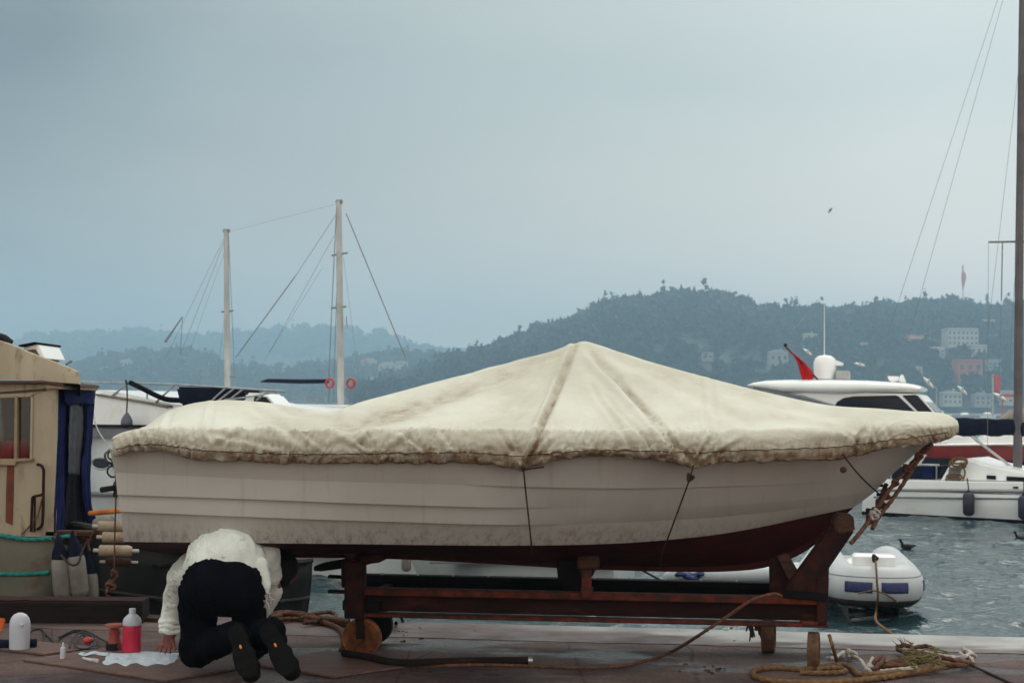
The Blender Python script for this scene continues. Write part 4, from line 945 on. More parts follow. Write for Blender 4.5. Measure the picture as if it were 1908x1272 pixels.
# ------------------------------------------------------------ generic boat hull
def boat_hull(bow, stern, beam, zb, zs, m_hull, parent, zmid=None, deck_m='gelcoat', draft=.45, rake=.5, m_bottom=None, zbot=None, fine=2.2, deck=True, deck_drop=.04, tr_w=.8, name='hull', srake=0.0, rub=None):
    bow = Vector((bow[0], bow[1], 0)); stern = Vector((stern[0], stern[1], 0)); e = bow-stern; Ln = e.length; e.normalize(); nn = Vector((-e.y, e.x, 0))
    K = 40; S = []
    zmid = zmid if zmid is not None else min(zb, zs)-.05
    for i in range(K+1):
        t = 1-(1-i/K)**1.4
        zt = (1-t)**2*zs+2*t*(1-t)*(2*zmid-.5*(zs+zb))+t*t*zb
        hbm = beam/2*(1-max(0, (t-.35)/.65)**fine)*(tr_w+(1-tr_w)*math.sin(min(1, t/.4)*math.pi/2))
        sec = []
        for k, (zz, wf) in enumerate([(zt, 1), (zt-.04, 1.01), (ZW+(zt-ZW)*.5, .97), (ZW+.06, .90), (ZW-.02, .88), (ZW-draft*.6, .6), (ZW-draft, 0.0)]):
            f = (zt-zz)/(zt-ZW+draft); L_ = Ln*(1-rake*f*t/max(Ln, 1)) ; x = t*(Ln-rake*f)+(1-t)*srake*f
            wn = hbm*wf*(1-.5*f*max(0, t-.5)*(1 if t < 1 else 1))
            sec.append((x, wn, zz))
        S.append(sec)
    def pt(sec, k, sg): x, wn, zz = sec[k]; q_ = stern+e*x+nn*wn*sg; return Vector((q_.x, q_.y, zz))
    mb = MB(); top = (0, 4) if m_bottom else (0, 7)
    for sg in (-1, 1): mb.grid([[pt(s_, k, sg) for s_ in S] for k in range(0, 4 if m_bottom else 7)])
    ks = range(0, 4 if m_bottom else 7)
    tr = [pt(S[0], k, -1) for k in ks]+[pt(S[0], k, 1) for k in reversed(ks)]; mb.add(tr, [tuple(range(len(tr)))])
    h_ = mb.build(name, m_hull, parent)
    if m_bottom:
        mb = MB()
        for sg in (-1, 1): mb.grid([[pt(s_, k, sg)+nn*sg*.002 for s_ in S] for k in range(3, 7)])
        tr = [pt(S[0], k, -1) for k in range(3, 7)]+[pt(S[0], k, 1) for k in reversed(range(3, 7))]; mb.add(tr, [tuple(range(len(tr)))])
        mb.build('bottom', m_bottom, parent)
    if deck:
        mb = MB(); mb.grid([[pt(s_, 0, sg)*1-nn*sg*.03+Vector((0, 0, -deck_drop)) for sg in (-1, 0, 1)] if False else [pt(s_, 0, -1)+nn*.01-Vector((0, 0, deck_drop)), (pt(s_, 0, -1)+pt(s_, 0, 1))/2-Vector((0, 0, deck_drop*.3)), pt(s_, 0, 1)-nn*.01-Vector((0, 0, deck_drop))] for s_ in S])
        mb.build('deck', deck_m, parent)
    if rub:
        for sg in (-1, 1):
            mb = MB(); mb.tube([pt(s_, 0, sg)-Vector((0, 0, rub[1])) for s_ in S], rub[0], n=8); mb.build('rub_rail', rub[2], parent)
    return e, nn, [(pt(s_, 0, -1), pt(s_, 0, 1)) for s_ in S]
def X_at(px, Y): return P(px, 760, Y).x
def wire(mb, a, b_, r_=.008): mb.tube([a, b_], r_*.62, n=5); return mb

# ------------------------------------------------------------ sailing boat at the right
S0 = Vector((X_at(1606, 27.3), 27.3, 0)); S1 = Vector((X_at(1908, 25.6), 25.6, 0)); SF = Frame(S0, S1)
sb = empty('sailing_boat', SF.w(2.5, 0, ZW), 'white sailing boat with a navy sail cover moored at the right, beyond the rubber dinghy', 'sailing boat')
ssp = SF.w(0, .95, 0); sbp = SF.w(7.4, .95, 0)
zt = SF.hit(1700, 912, .0).z
boat_hull(sbp, ssp, 2.0, zt+.12, zt-.02, 'gelcoat', sb, draft=.5, rake=.6, m_bottom='navy_cloth', rub=None, tr_w=.86, srake=-.15, zmid=zt)
def sside(name, pts, near, far, m_, parent=None, bevel=.015):
    mb = MB(); side(SF, mb, pts, near, far); return mb.build(name, m_, parent or sb, bevel=bevel)
mb = MB(); A = SF.hit(1625, 913, -.06); B = SF.hit(2100, 918, -.06); mb.tube([A, B], .022, n=8); mb.build('rub_rail', 'stripe_grey', sb)
mb = MB(); A = SF.hit(1628, 926, -.05); B = SF.hit(2100, 931, -.05); mb.tube([A, B], .018, n=8); mb.build('rub_rail', 'stripe_grey', sb)
sside('coaming', [(1626, 908), (1640, 893), (1742, 895), (1775, 896), (2150, 902), (2150, 914), (1625, 911)], .03, 1.86, 'gelcoat')
sside('cabin', [(1750, 898), (1768, 866), (1785, 856), (1806, 853), (1826, 860), (1860, 868), (1908, 877), (2020, 884), (2060, 904)], .30, 1.60, 'gelcoat', bevel=.05)
sside('cockpit_bench', [(1662, 870), (1756, 868), (1742, 895), (1650, 893)], .45, 1.5, 'navy_cloth', bevel=.03)
sside('cushion', [(1716, 862), (1736, 860), (1738, 893), (1718, 893)], .38, .9, 'blue_cloth', bevel=.03)
for pts in ([(1838, 885), (1855, 886), (1855, 893), (1838, 892)], [(1875, 887), (1912, 889), (1912, 896), (1875, 895)], [(1930, 890), (1965, 892), (1965, 898), (1930, 897)]):
    sside('window', pts, .27, .33, 'glass_dark', bevel=.004)
sside('companionway', [(1768, 872), (1792, 864), (1786, 895), (1764, 896)], .26, .4, 'stripe_grey', bevel=.01)
mb = MB(); mb.tube([SF.hit(1655, 864, .1), SF.hit(1750, 866, .1)], .018, n=6)
for x in (1660, 1745): mb.tube([SF.hit(x, 864, .1), SF.hit(x, 893, .1)], .014, n=6)
mb.build('guard_rail', 'steel_bright', sb)
mb = MB(); mb.lathe([(0, .03), (.05, .03), (.06, 0)], SF.hit(1893, 909, .05), (0, 0, 1), n=10); mb.build('deck_fitting', 'rubber', sb)
mst = MB(); mst.tube([SF.hit(1896, 878, .95), SF.hit(1899, 500, .95), SF.hit(1906, -60, .95)], [.10, .095, .075], n=14, flat=.8); mast = mst.build('mast', 'spar_dark', sb)
mb = MB(); mb.tube([SF.hit(1842, 451, .95), SF.hit(1960, 449, .95)], .02, n=6); mb.tube([SF.hit(1868, 452, .95), SF.hit(1866, 560, .95)], .012, n=5); mb.build('spreader', 'wire', mast)
mb = MB(); 
for a, b_, c0, c1 in (((1872, -40), (1655, 620), .9, 0), ((1880, -40), (1690, 640), .9, .1), ((1905, 70), (1838, 640), .9, .2), ((1868, 452), (1862, 700), .9, .5), ((1904, 300), (1880, 700), .9, .7), ((1842, 452), (1840, 840), .9, .1)):
    wire(mb, SF.hit(a[0], a[1], c0), SF.hit(b_[0], b_[1], c1), .0065)
mb.build('rigging', 'wire', sb)
mb = MB(); rows = []
for i in range(40):
    x = 1690+i*5.6; top = 779+.7*math.sin(i*.9)+(6 if x > 1895 else 0)-1.5*math.sin(i*.13); bot = 812+1.5*math.sin(i*.7)+.5*math.sin(i*2.1); r2 = (SF.hit(x, top, .95).z-SF.hit(x, bot, .95).z)/2; c = SF.hit(x, (top+bot)/2, .95)
    rows.append([c+SF.n*math.cos(a)*r2*.55*(1+.06*math.sin(a*5+i))+Vector((0, 0, math.sin(a)*r2)) for a in [2*math.pi*k/18 for k in range(18)]])
mb.grid(rows, cv=True, capu=True); mb.build('sail_cover', 'navy_cloth', sb)
mb = MB(); rows = []
for x, y0, y1 in ((1860, 782, 785), (1868, 774, 786), (1874, 771, 786), (1880, 764, 788), (1887, 763, 788), (1893, 757, 788), (1899, 759, 788), (1905, 757, 788), (1911, 765, 788), (1920, 778, 788)):
    c = SF.hit(x, (y0+y1)/2, 1.15); r2 = (SF.hit(x, y0, 1.15).z-c.z)
    rows.append([c+SF.n*math.cos(a)*min(r2*.8, .18)+Vector((0, 0, math.sin(a)*r2*(1+.15*math.sin(3*a+x)))) for a in [2*math.pi*k/12 for k in range(12)]])
mb.grid(rows, cv=True, capu=True); mb.build('sail_bundle', 'rope_white', sb)
mb = MB(); mb.tube([SF.hit(1811, 813, .9), SF.hit(1888, 872, .9)], .025, n=7); mb.build('boom_strut', 'alu_spar', sb)
def cyl_fender(px, y0, y1, rpx, fr, c, m_, label, group, cap='rubber', rp=None, nm='fender'):
    a = fr.hit(px, y0, c); b_ = fr.hit(px, y1, c); H = a.z-b_.z; r_ = rpx/FPX*a.y
    o = empty(nm, b_, label, 'fender', group)
    mb = MB(); mb.lathe([(0, 0), (r_*.35, 0), (r_*.75, H*.05), (r_, H*.14), (r_, H*.84), (r_*.8, H*.93), (r_*.35, H), (0, H)], b_, (0, 0, 1), n=18); mb.build('body', m_, o)
    mb = MB(); mb.lathe([(0, H), (r_*.36, H*.985), (r_*.3, H*1.06), (0, H*1.07)], b_, (0, 0, 1), n=10)
    mb.build('eyelet', cap, o)
    if rp: mb = MB(); rope(mb, [b_+Vector((0, 0, H*1.05))]+[fr.hit(x, y, c) for x, y in rp], max(.006, r_*.1)); mb.build('lanyard', 'rope_dark', o)
    return o
cyl_fender(1805, 916, 961, 10.5, SF, -.16, 'fender_navy', 'navy cylinder fender hanging on the side of the white sailing boat below its cabin', None, rp=[(1804, 905), (1802, 890)])
cyl_fender(1908, 922, 968, 10.5, SF, -.16, 'fender_navy', 'navy cylinder fender on the sailing boat, cut by the right edge of the photo', None, rp=[(1908, 905), (1907, 893)])
mb = MB()
for i, (x, y, w_, h_) in enumerate([(1786, 862, 16, 6), (1784, 868, 15, 5), (1778, 888, 14, 5), (1776, 893, 13, 5), (1788, 858, 14, 5)]):
    c = SF.hit(x, y, .12); sc2 = 27/FPX
    rope(mb, [c+SF.e*math.cos(a)*w_*sc2+Vector((0, 0, math.sin(a)*h_*sc2))+SF.n*.05*math.sin(a) for a in [k*.7 for k in range(10)]], .016)
rope(mb, [SF.hit(1790, 860, .1), SF.hit(1798, 880, .1), SF.hit(1792, 900, .1), SF.hit(1798, 905, .05), SF.hit(1786, 902, .05)], .016)
tag(mb.build('rope_coil', 'rope_tan'), 'tan coils of rope hung at the companionway of the white sailing boat', 'rope')

# ------------------------------------------------------------ red hulled boat behind it
RF = Frame(Vector((X_at(1690, 38), 38, 0)), Vector((X_at(1990, 37), 37, 0)))
rbt = empty('red_boat', RF.w(2, 0, ZW), 'red hulled boat with a low white cabin, behind the white sailing boat', 'boat')
zt = RF.hit(1800, 829, 0).z
boat_hull(RF.w(-1.2, 1, 0), RF.w(6.5, 1, 0), 2.1, zt+.1, zt, 'red_paint', rbt, m_bottom='navy_cloth', draft=.5, deck_m='gelcoat', rake=.8, zmid=zt)
mb = MB(); side(RF, mb, [(1696, 851), (2000, 862), (2000, 880), (1696, 868)], -.02, 1.9); mb.build('black_band', 'rubber', rbt, bevel=.01)
mb = MB(); side(RF, mb, [(1742, 831), (1772, 810), (1806, 810), (1824, 829)], .3, 1.7); mb.build('cabin', 'gelcoat', rbt, bevel=.05)
mb = MB(); side(RF, mb, [(1826, 829), (1828, 812), (1848, 810), (1890, 809), (1892, 827)], .3, 1.6); mb.build('wheelhouse', 'gelcoat', rbt, bevel=.05)
mb = MB(); side(RF, mb, [(1900, 826), (1902, 808), (1940, 808), (1942, 827)], .3, 1.6); mb.build('locker', 'gelcoat', rbt, bevel=.05)
mb = MB(); A = RF.hit(1735, 829, -.03); B = RF.hit(1990, 826, -.03); mb.tube([A, B], .03, n=8); mb.build('rub_rail', 'gelcoat', rbt)

# ------------------------------------------------------------ motor yacht with flybridge roof
YF = Frame(Vector((X_at(1392, 33), 33, 0)), Vector((X_at(1735, 31.5), 31.5, 0)))
my = empty('motor_yacht', YF.w(2.2, 1, ZW), 'white motor yacht with dark windows and a radar dome behind the covered boat', 'motor yacht')
boat_hull(YF.w(3.9, 1.2, 0), YF.w(-.6, 1.2, 0), 2.4, .45, .40, 'gelcoat', my, draft=.6, rake=.9)
def yside(name, pts, near, far, m_, parent=None, bevel=.02):
    mb = MB(); side(YF, mb, pts, near, far); return mb.build(name, m_, parent or my, bevel=bevel)
rows = []
top = [(1388, 716), (1398, 711), (1420, 707.5), (1460, 706), (1560, 706), (1620, 708), (1680, 712), (1700, 715.5), (1713, 721)]
bot = [(1388, 719), (1400, 722), (1425, 727), (1460, 735), (1560, 738), (1620, 735), (1680, 733), (1700, 732), (1713, 727)]
mb = MB()
for (x, y0), (_, y1) in zip(top, bot):
    c = YF.hit(x, (y0+y1)/2, 0); c2 = YF.hit(x, (y0+y1)/2, 2.2); hz_ = (YF.hit(x, y0, 0).z-YF.hit(x, y1, 0).z)/2
    z0 = c.z; ring = []
    cc = c+YF.n*1.1; cc.z = z0; hw = 1.15*(1-.25*abs(2*(x-1550)/325)**3)
    for k in range(20):
        a = 2*math.pi*k/20; cs, sn = math.cos(a), math.sin(a)
        ring.append(cc+YF.n*hw*abs(cs)**.5*(1 if cs > 0 else -1)+Vector((0, 0, hz_*abs(sn)**.7*(1 if sn > 0 else -1))))
    rows.append(ring)
mb.grid(rows, cv=True, capu=True); mb.build('roof', 'gelcoat', my, auto=60)
yside('cabin', [(1470, 728), (1560, 757), (1560, 800), (1762, 800), (1742, 768), (1712, 734), (1560, 731)], .12, 2.1, 'gelcoat', bevel=.02)
yside('roof_trim', [(1403, 720), (1470, 733), (1560, 757), (1556, 762), (1470, 739), (1403, 724)], .02, .2, 'stripe_grey', bevel=.005)
yside('window', [(1552, 760), (1560, 748), (1572, 741), (1590, 738), (1672, 736), (1706, 768), (1706, 782), (1552, 782)], .09, .14, 'glass_dark')
yside('window', [(1680, 736), (1708, 735), (1738, 768), (1740, 780), (1712, 780), (1712, 768)], .09, .14, 'glass_dark')
yside('windscreen', [(1700, 735), (1712, 735), (1745, 769), (1732, 769)], .16, 2.04, 'glass_dark')
# radar dome
c = YF.hit(1537, 706, 1.0); u = 32/FPX
mb = MB(); mb.lathe([(19*u, 0), (21*u, 14*u), (22*u, 30*u), (19*u, 40*u), (12*u, 45*u), (0, 47*u)], c, (0, 0, 1), n=24); d_ = mb.build('radar_dome', 'gelcoat', my)
mb = MB(); side(YF, mb, [(1548, 668), (1568, 675), (1568, 681), (1550, 680)], .9, 1.2); mb.build('bracket', 'gelcoat', d_, bevel=.01)
yside('equipment_box', [(1557, 690), (1580, 690), (1580, 707), (1557, 707)], .8, 1.2, 'gelcoat_grey')
yside('horn', [(1652, 700), (1675, 701), (1675, 706), (1668, 711), (1658, 711)], .8, 1.1, 'gelcoat')
yside('light_mast', [(1674, 711), (1678, 697), (1682, 697), (1688, 713)], .8, .95, 'gelcoat')
mb = MB(); mb.tube([YF.hit(1536, 662, 1), YF.hit(1536, 560, 1)], [.012, .006], n=5); mb.build('antenna', 'gelcoat', my)
mb = MB(); mb.tube([YF.hit(1464, 646, .6), YF.hit(1524, 707, .6)], .022, n=7); fs = mb.build('flag_staff', 'trim_brown', my)
mb = MB(); mb.ball(YF.hit(1463.5, 643, .6), .045, 10); mb.build('truck', 'rubber', fs)
mb = MB(); rows = []
for i, (x, y, w_) in enumerate([(1470, 652, 2.5), (1477, 659, 4), (1485, 667, 6), (1493, 676, 9), (1499, 685, 12), (1503, 693, 13), (1505, 701, 12), (1504, 709, 9), (1503, 717, 6)]):
    rows.append([YF.hit(x+(k-2)*w_/2.2, y+(k-2)*1.2*(i < 5), .55+.06*math.sin(k*2.1+i)) for k in range(5)])
mb.grid(rows); o = mb.build('flag', 'red_cloth', fs); o.modifiers.new('thickness', 'SOLIDIFY').thickness = .02

# ------------------------------------------------------------ two masted gulet far left
GF = Frame(Vector((X_at(300, 47), 47, 0)), Vector((X_at(640, 45), 45, 0)))
gl = empty('gulet', GF.w(3, 1, ZW), 'white two masted sailing yacht with red lifebuoys, far behind the stern of the covered boat', 'sailing yacht')
boat_hull(GF.w(-3.5, 1.6, 0), GF.w(6.6, 1.6, 0), 3.2, 1.75, 1.45, 'gelcoat', gl, draft=.8, rake=1.5, zmid=1.42)
def gp(x, y, c=1.6): return GF.hit(x, y, c)
m1 = MB(); m1.tube([gp(424, 760), gp(423, 600), gp(421.5, 430)], [.10, .10, .085], n=12); m1 = m1.build('mast', 'alu_spar', gl)
MB().tube([gp(417, 430), gp(427, 430)], .07, n=6).build('masthead', 'wire', m1)
mb = MB(); mb.tube([gp(413, 581), gp(434, 579)], .03, n=6); mb.build('spreader', 'wire', m1); mb = MB(); mb.tube([gp(424, 702), gp(438, 702)], .03, n=6); mb.build('gooseneck', 'wire', m1)
m2 = MB(); m2.tube([gp(635, 760), gp(633, 560), gp(631.5, 375)], [.11, .11, .09], n=12); m2 = m2.build('mast', 'alu_spar', gl)
MB().tube([gp(627, 376), gp(637, 376)], .08, n=6).build('masthead', 'wire', m2)
mb = MB(); mb.tube([gp(618, 476), gp(648, 471)], .03, n=6); mb.build('spreader', 'wire', m2); mb = MB(); mb.tube([gp(617, 574), gp(645, 571)], .03, n=6); mb.build('spreader', 'wire', m2)
mb = MB()
for a, b_, r_ in (((417, 445), (308, 668), .010), ((418, 450), (336, 660), .012), ((418, 470), (355, 650), .008), ((426, 440), (437, 700), .016), ((418, 590), (405, 700), .008),
                  ((645, 398), (755, 665), .030), ((626, 400), (550, 515), .014), ((550, 515), (440, 665), .030), ((622, 440), (500, 660), .010), ((600, 500), (475, 700), .008),
                  ((627, 385), (612, 712), .024), ((629, 480), (621, 750), .016), ((640, 480), (668, 700), .008), ((425, 432), (628, 380), .006)):
    wire(mb, gp(*a), gp(*b_), r_)
mb.tube([gp(340, 590), gp(308, 637)], [.02, .05], n=6); mb.tube([gp(340, 590), gp(336, 660)], .012, n=5)
mb.build('rigging', 'wire', gl)
mb = MB(); mb.tube([gp(486, 711), gp(500, 709), gp(560, 710.5), (gp(612, 710))], [.02, .065, .075, .07], n=10); mb.build('furled_sail', 'navy_cloth', gl)
mb = MB(); mb.tube([gp(646, 588), gp(645, 598), gp(647.5, 612)], [.02, .05, .02], n=6, flat=.3); mb.build('pennant', 'red_cloth', gl)
for i, x in enumerate((614.5, 653.5)):
    c = gp(x, 714, .6+i*.01); mb = MB(); u = 45/FPX
    ring = [c+GF.e*math.cos(a)*7.6*u+Vector((0, 0, math.sin(a)*8.2*u)) for a in [2*math.pi*k/24 for k in range(25)]]
    mb.tube(ring, 2.3*u, n=8, cap=False)
    lb = mb.build('lifebuoy', 'buoy_red'); tag(lb, ['red ring lifebuoy left of the taller far mast', 'red ring lifebuoy right of the taller far mast'][i], 'lifebuoy', 'lifebuoys on the two masted yacht')
    mb = MB(); mb.tube([gp(x-1, 722, .6), gp(x-2, 752, .6)], .02, n=6); mb.build('rail_post', 'wire', gl)
mb = MB(); side(GF, mb, [(518, 752), (640, 755), (640, 764), (510, 764)], .1, 3.0); mb.build('bulwark', 'gelcoat', gl, bevel=.03)
mb = MB()
for x in (525, 545, 568, 590, 606): mb.tube([gp(x, 738, .2), gp(x, 755, .2)], .018, n=5)
mb.tube([gp(516, 739, .2), gp(608, 741, .2)], .012, n=5); mb.build('guard_rail', 'steel_bright', gl)

# ------------------------------------------------------------ white motor yacht moored at the left
LF = Frame(Vector((X_at(165, 19.0), 19.0, 0)), Vector((X_at(630, 15.9), 15.9, 0)))
ly = empty('white_yacht', LF.w(1.5, 1, ZW), 'large white yacht with an oval porthole, behind the stern of the covered boat', 'yacht')
mb = MB()
boat_hull(LF.w(-2.6, 1.45, 0), LF.w(LF.len+.1, 1.45, 0), 2.9, 1.20, 1.0, 'gelcoat', ly, draft=.6, rake=1.2, zmid=1.05, tr_w=.86, fine=3.0)
def lside(name, pts, near, far, m_, parent=None, bevel=.02):
    mb = MB(); side(LF, mb, pts, near, far); return mb.build(name, m_, parent or ly, bevel=bevel)
lside('coachroof', [(100, 730), (178, 726), (200, 728), (262, 741), (312, 752), (420, 762), (420, 800), (100, 800)], .25, 2.6, 'gelcoat', bevel=.06)
lside('coachroof_trim', [(178, 733), (216, 739), (312, 755), (312, 759), (216, 743), (178, 737)], .22, .3, 'fender_white', bevel=.004)
lside('side_grey_band', [(100, 796), (400, 800), (400, 817), (100, 815)], -.03, .3, 'stripe_grey', bevel=.01)  # grey band along the side, just below the dark rail
lside('rub_rail', [(90, 790), (300, 792), (560, 799), (560, 803), (300, 796), (90, 794)], -.07, .3, 'steel_dark', bevel=.01)
lside('rub_rail', [(60, 916), (300, 921), (560, 940), (560, 945), (300, 925), (60, 920)], -.08, .3, 'stripe_grey', bevel=.008)
lside('lower_hull_shade', [(60, 921), (300, 926), (560, 946), (600, 1040), (300, 1015), (60, 1005)], -.03, .3, 'gelcoat_grey', bevel=.02)  # grey slab puts shade and water reflection on the lower hull into colour
mb = MB(); c = LF.hit(192, 863, -.04); u = 18.6/FPX
mb.lathe([(0, 0), (.99, 0), (1, .02), (1, .05)], c+LF.n*.03, -LF.n, n=30)
mb.v = [c+(p-c).dot(LF.e)*29*u*LF.e+Vector((0, 0, (p-c).z*9.5*u))+LF.n*(p-c).dot(LF.n) for p in mb.v]
ph = mb.build('porthole', 'glass_dark', ly)
ring = [c-LF.n*.03+LF.e*math.cos(a)*31*u+Vector((0, 0, math.sin(a)*11*u)) for a in [2*math.pi*k/36 for k in range(37)]]
MB().tube(ring, .014, n=8, cap=False).build('frame', 'gelcoat_grey', ph)
# bow rail, canopy and wheelhouse
mb = MB(); mb.tube([LF.hit(150, 711, .3), LF.hit(330, 716, .3), LF.hit(440, 723, .3), LF.hit(532, 729, .3)], .014, n=7)
for a, b_ in (((240, 714), (178, 759)), ((275, 716), (274, 742)), ((326, 717), (272, 766)), ((372, 720), (340, 752)), ((420, 723), (388, 752)), ((436, 724), (404, 748)), ((500, 728), (478, 745)), ((455, 723), (420, 750))):
    mb.tube([LF.hit(*a, .3), LF.hit(*b_, .3)], .013, n=6)
mb.tube([LF.hit(418, 744, .3), LF.hit(458, 740, .3), LF.hit(530, 728, .3)], .010, n=6)
mb.build('bow_rail', 'steel_bright', ly)
WF_ = Frame(Vector((X_at(300, 17.9), 17.9, 0)), Vector((X_at(560, 17.6), 17.6, 0)))
def wside(name, pts, near, far, m_, parent=None, bevel=.02):
    mb = MB(); side(WF_, mb, pts, near, far); return mb.build(name, m_, parent or ly, bevel=bevel)
wside('canopy', [(327, 720), (452, 724), (458, 748), (440, 756), (335, 756)], 0, .7, 'navy_cloth', bevel=.03)
wside('wheelhouse', [(458, 731), (494, 734), (512, 754), (516, 775), (440, 775), (450, 745)], .03, .7, 'gelcoat', bevel=.03)
wside('wheelhouse_window', [(474, 738), (494, 739), (506, 753), (472, 751)], .0, .05, 'glass_dark', bevel=.004)
mb = MB(); rows = []
mb.tube(spline([LF.hit(243, 713, .25), LF.hit(262, 722, .25), LF.hit(290, 736, .25), LF.hit(312, 744, .25), LF.hit(345, 746, .25), LF.hit(372, 750, .25)], .05), .035, n=8)
mb.build('furled_awning', 'black_cloth', ly)
bu = empty('fender', LF.hit(236, 790, .1), 'grey teardrop fender hanging on a line from the rail of the large white yacht', 'fender')
c = LF.hit(236, 796, .1); mb = MB(); mb.lathe([(0, 0), (8*u, 1*u), (11*u, 6*u), (11*u, 12*u), (8*u, 19*u), (4*u, 25*u), (2*u, 28*u), (0, 29*u)], c, (0, 0, 1), n=16); mb.build('body', 'fender_grey', bu)
mb = MB(); rope(mb, [LF.hit(236, 770, .1), LF.hit(237, 740, .15), LF.hit(236, 718, .2), LF.hit(234, 708, .2), LF.hit(238, 716, .2)], .010); mb.build('lanyard', 'rope_dark', bu)
mb = MB(); rope(mb, [LF.hit(172, 760, -.1), LF.hit(180, 795, -.15), LF.hit(196, 822, -.2), LF.hit(215, 845, -.2)], .008); tag(mb.build('mooring_line', 'rope_white'), 'thin white line slanting down the side of the large white yacht', 'rope')

# ------------------------------------------------------------ hull glimpsed under the covered boat
UF = Frame(Vector((X_at(690, 15.2), 15.2, 0)), Vector((X_at(1142, 14.6), 14.6, 0)))
ub = empty('moored_boat', UF.w(1, .8, ZW), 'grey white moored boat glimpsed between the covered hull and the rails of the cradle', 'boat')
boat_hull(UF.w(-.2, .9, 0), UF.w(UF.len, .9, 0), 1.8, .62, .45, 'gelcoat_grey', ub, draft=.4, rake=.7, zmid=.45, tr_w=.9, fine=2.6)
mb = MB(); side(UF, mb, [(800, 1046), (930, 1046), (1140, 1050), (1140, 1054), (930, 1050), (800, 1050)], .0, .2); mb.build('rub_rail', 'stripe_grey', ub, bevel=.005)
o = cyl_fender(757, 1028, 1064, 9, UF, -.12, 'fender_white', 'whitish fender hanging beside the moored boat, seen through the cradle gap', None, rp=[(760, 1020), (764, 1010)])

# ------------------------------------------------------------ rubber dinghy
bowc = Vector((X_at(1632, 13.55), 13.55, 0)); stc = Vector((X_at(1592, 16.2), 16.2, 0)); e_ = (bowc-stc).normalized(); n_ = Vector((-e_.y, e_.x, 0))
if n_.x > 0: n_ = -n_      # n_ points to the left of the photo
rb = empty('rubber_dinghy', (bowc+stc)/2+Vector((0, 0, ZW)), 'white inflatable dinghy with dark blue patches, moored bow on beyond the quay edge', 'inflatable boat')
Ld = (bowc-stc).length; rt_ = .20; zc = ZW+.30
def half(t):  # tube centreline half width for distance t from the bow (metres)
    return .33-.06*math.exp(-t/.4)
path = []
for k in range(0, 26): t = Ld*(1-k/25); path.append((t, half(t)))
path2 = [(0.0, .265), (-.08, .225), (-.13, .12), (-.145, 0), (-.13, -.12), (-.08, -.225), (0, -.265)]
full = [(t, h_) for t, h_ in path[:-1]]+path2+[(t, -h_) for t, h_ in path[::-1][1:]]
pts = [bowc-e_*(t+.24)+n_*h_+Vector((0, 0, zc+.025*math.exp(-max(t, 0)/.6))) for t, h_ in full]
pts = spline(pts, .03)
rr = [rt_*(.55+.45*min(1, min(i, len(pts)-1-i)/14)) for i in range(len(pts))]
MB().tube(pts, rr, n=22).build('tube', 'rib_tube', rb)
mat('hull_tan', (.10, .085, .07), (.06, .05, .045), rough=.5, scale=5)
# inner floor and v hull
mb = MB(); rows = []
for k in range(14):
    t = Ld*(k/13)*.98; h_ = half(t); c = bowc-e_*(t+.25); rows.append([c+n_*h_+Vector((0, 0, zc-.02)), c+n_*h_*.8+Vector((0, 0, ZW-.10)), c+Vector((0, 0, ZW-.3+.1*math.exp(-t/.3))), c-n_*h_*.8+Vector((0, 0, ZW-.10)), c-n_*h_+Vector((0, 0, zc-.02))])
mb.grid(rows); mb.build('hull', 'hull_tan', rb)
mb = MB(); rows = []
for k in range(14):
    t = Ld*(k/13)*.98; h_ = half(t); c = bowc-e_*(t+.2); rows.append([c+n_*h_+Vector((0, 0, zc+.05)), c+Vector((0, 0, zc+.04)), c-n_*h_+Vector((0, 0, zc+.05))])
mb.grid(rows); mb.build('floor', 'gelcoat_grey', rb)
def rpatch(s0, s1, a0, a1, m_, nm, off=.004):
    n_t = len(pts); mb = MB(); rows = []
    for i in range(n_t):
        f = i/(n_t-1)
        if f < s0 or f > s1: continue
        t_ = (pts[min(i+1, n_t-1)]-pts[max(i-1, 0)]).normalized(); outw = t_.cross(Vector((0, 0, 1))).normalized()
        if outw.dot(pts[i]-(bowc+stc)/2) < 0: outw = -outw
        rows.append([pts[i]+(outw*math.cos(a)+Vector((0, 0, 1))*math.sin(a))*(rr[i]+off) for a in [a0+(a1-a0)*k/5 for k in range(6)]])
    if len(rows) > 1:
        mb.grid(rows); o = mb.build(nm, m_, rb); o.modifiers.new('thickness', 'SOLIDIFY').thickness = .006
nf = len(pts)
def fr_of(px, py):   # arc fraction whose screen x is nearest on the camera side
    best = min(range(nf), key=lambda i: (abs(proj(pts[i]-Vector((0, rt_, 0)))[0]-px)+(0 if pts[i].y < 15.5 else 200))); return best/(nf-1)
fm = .5
Lp = sum((pts[i+1]-pts[i]).length for i in range(nf-1))
for a_m, b_m in ((-.225, -.010), (.010, .225), (.30, .56), (-.56, -.30)):
    rpatch(.5+a_m/Lp, .5+b_m/Lp, -.20, .30, 'rib_blue', 'patch')
rpatch(.12, .88, -1.15, -.62, 'dark_rail', 'tube_shade_band', .008)  # added dark band, its colour stands in for shade under the tube
rpatch(.14, .86, .52, .56, 'stripe_grey', 'seam', .002)
mb = MB(); 
c = bowc-e_*.24; c.z = P(1628, 1046, c.y).z
mb.box(c, (.22, .40, .15), ex=e_, bev=.02); mb.build('bow_step', 'gelcoat', rb)
mb = MB(); mb.box(c+e_*.02+Vector((0, 0, -.085)), (.30, .47, .05), ex=e_, bev=.015); mb.build('step_base', 'gelcoat', rb)
mb = MB(); cc = bowc-e_*1.5; cc.z = -.17; mb.box(cc, (.3, .4, .12), ex=e_, bev=.05); mb.build('seat', 'gelcoat', rb)
wt = empty('white_tender', P(1350, 1090, 16.2), 'low white tender with a raised white screen, behind the rails of the cradle', 'boat')
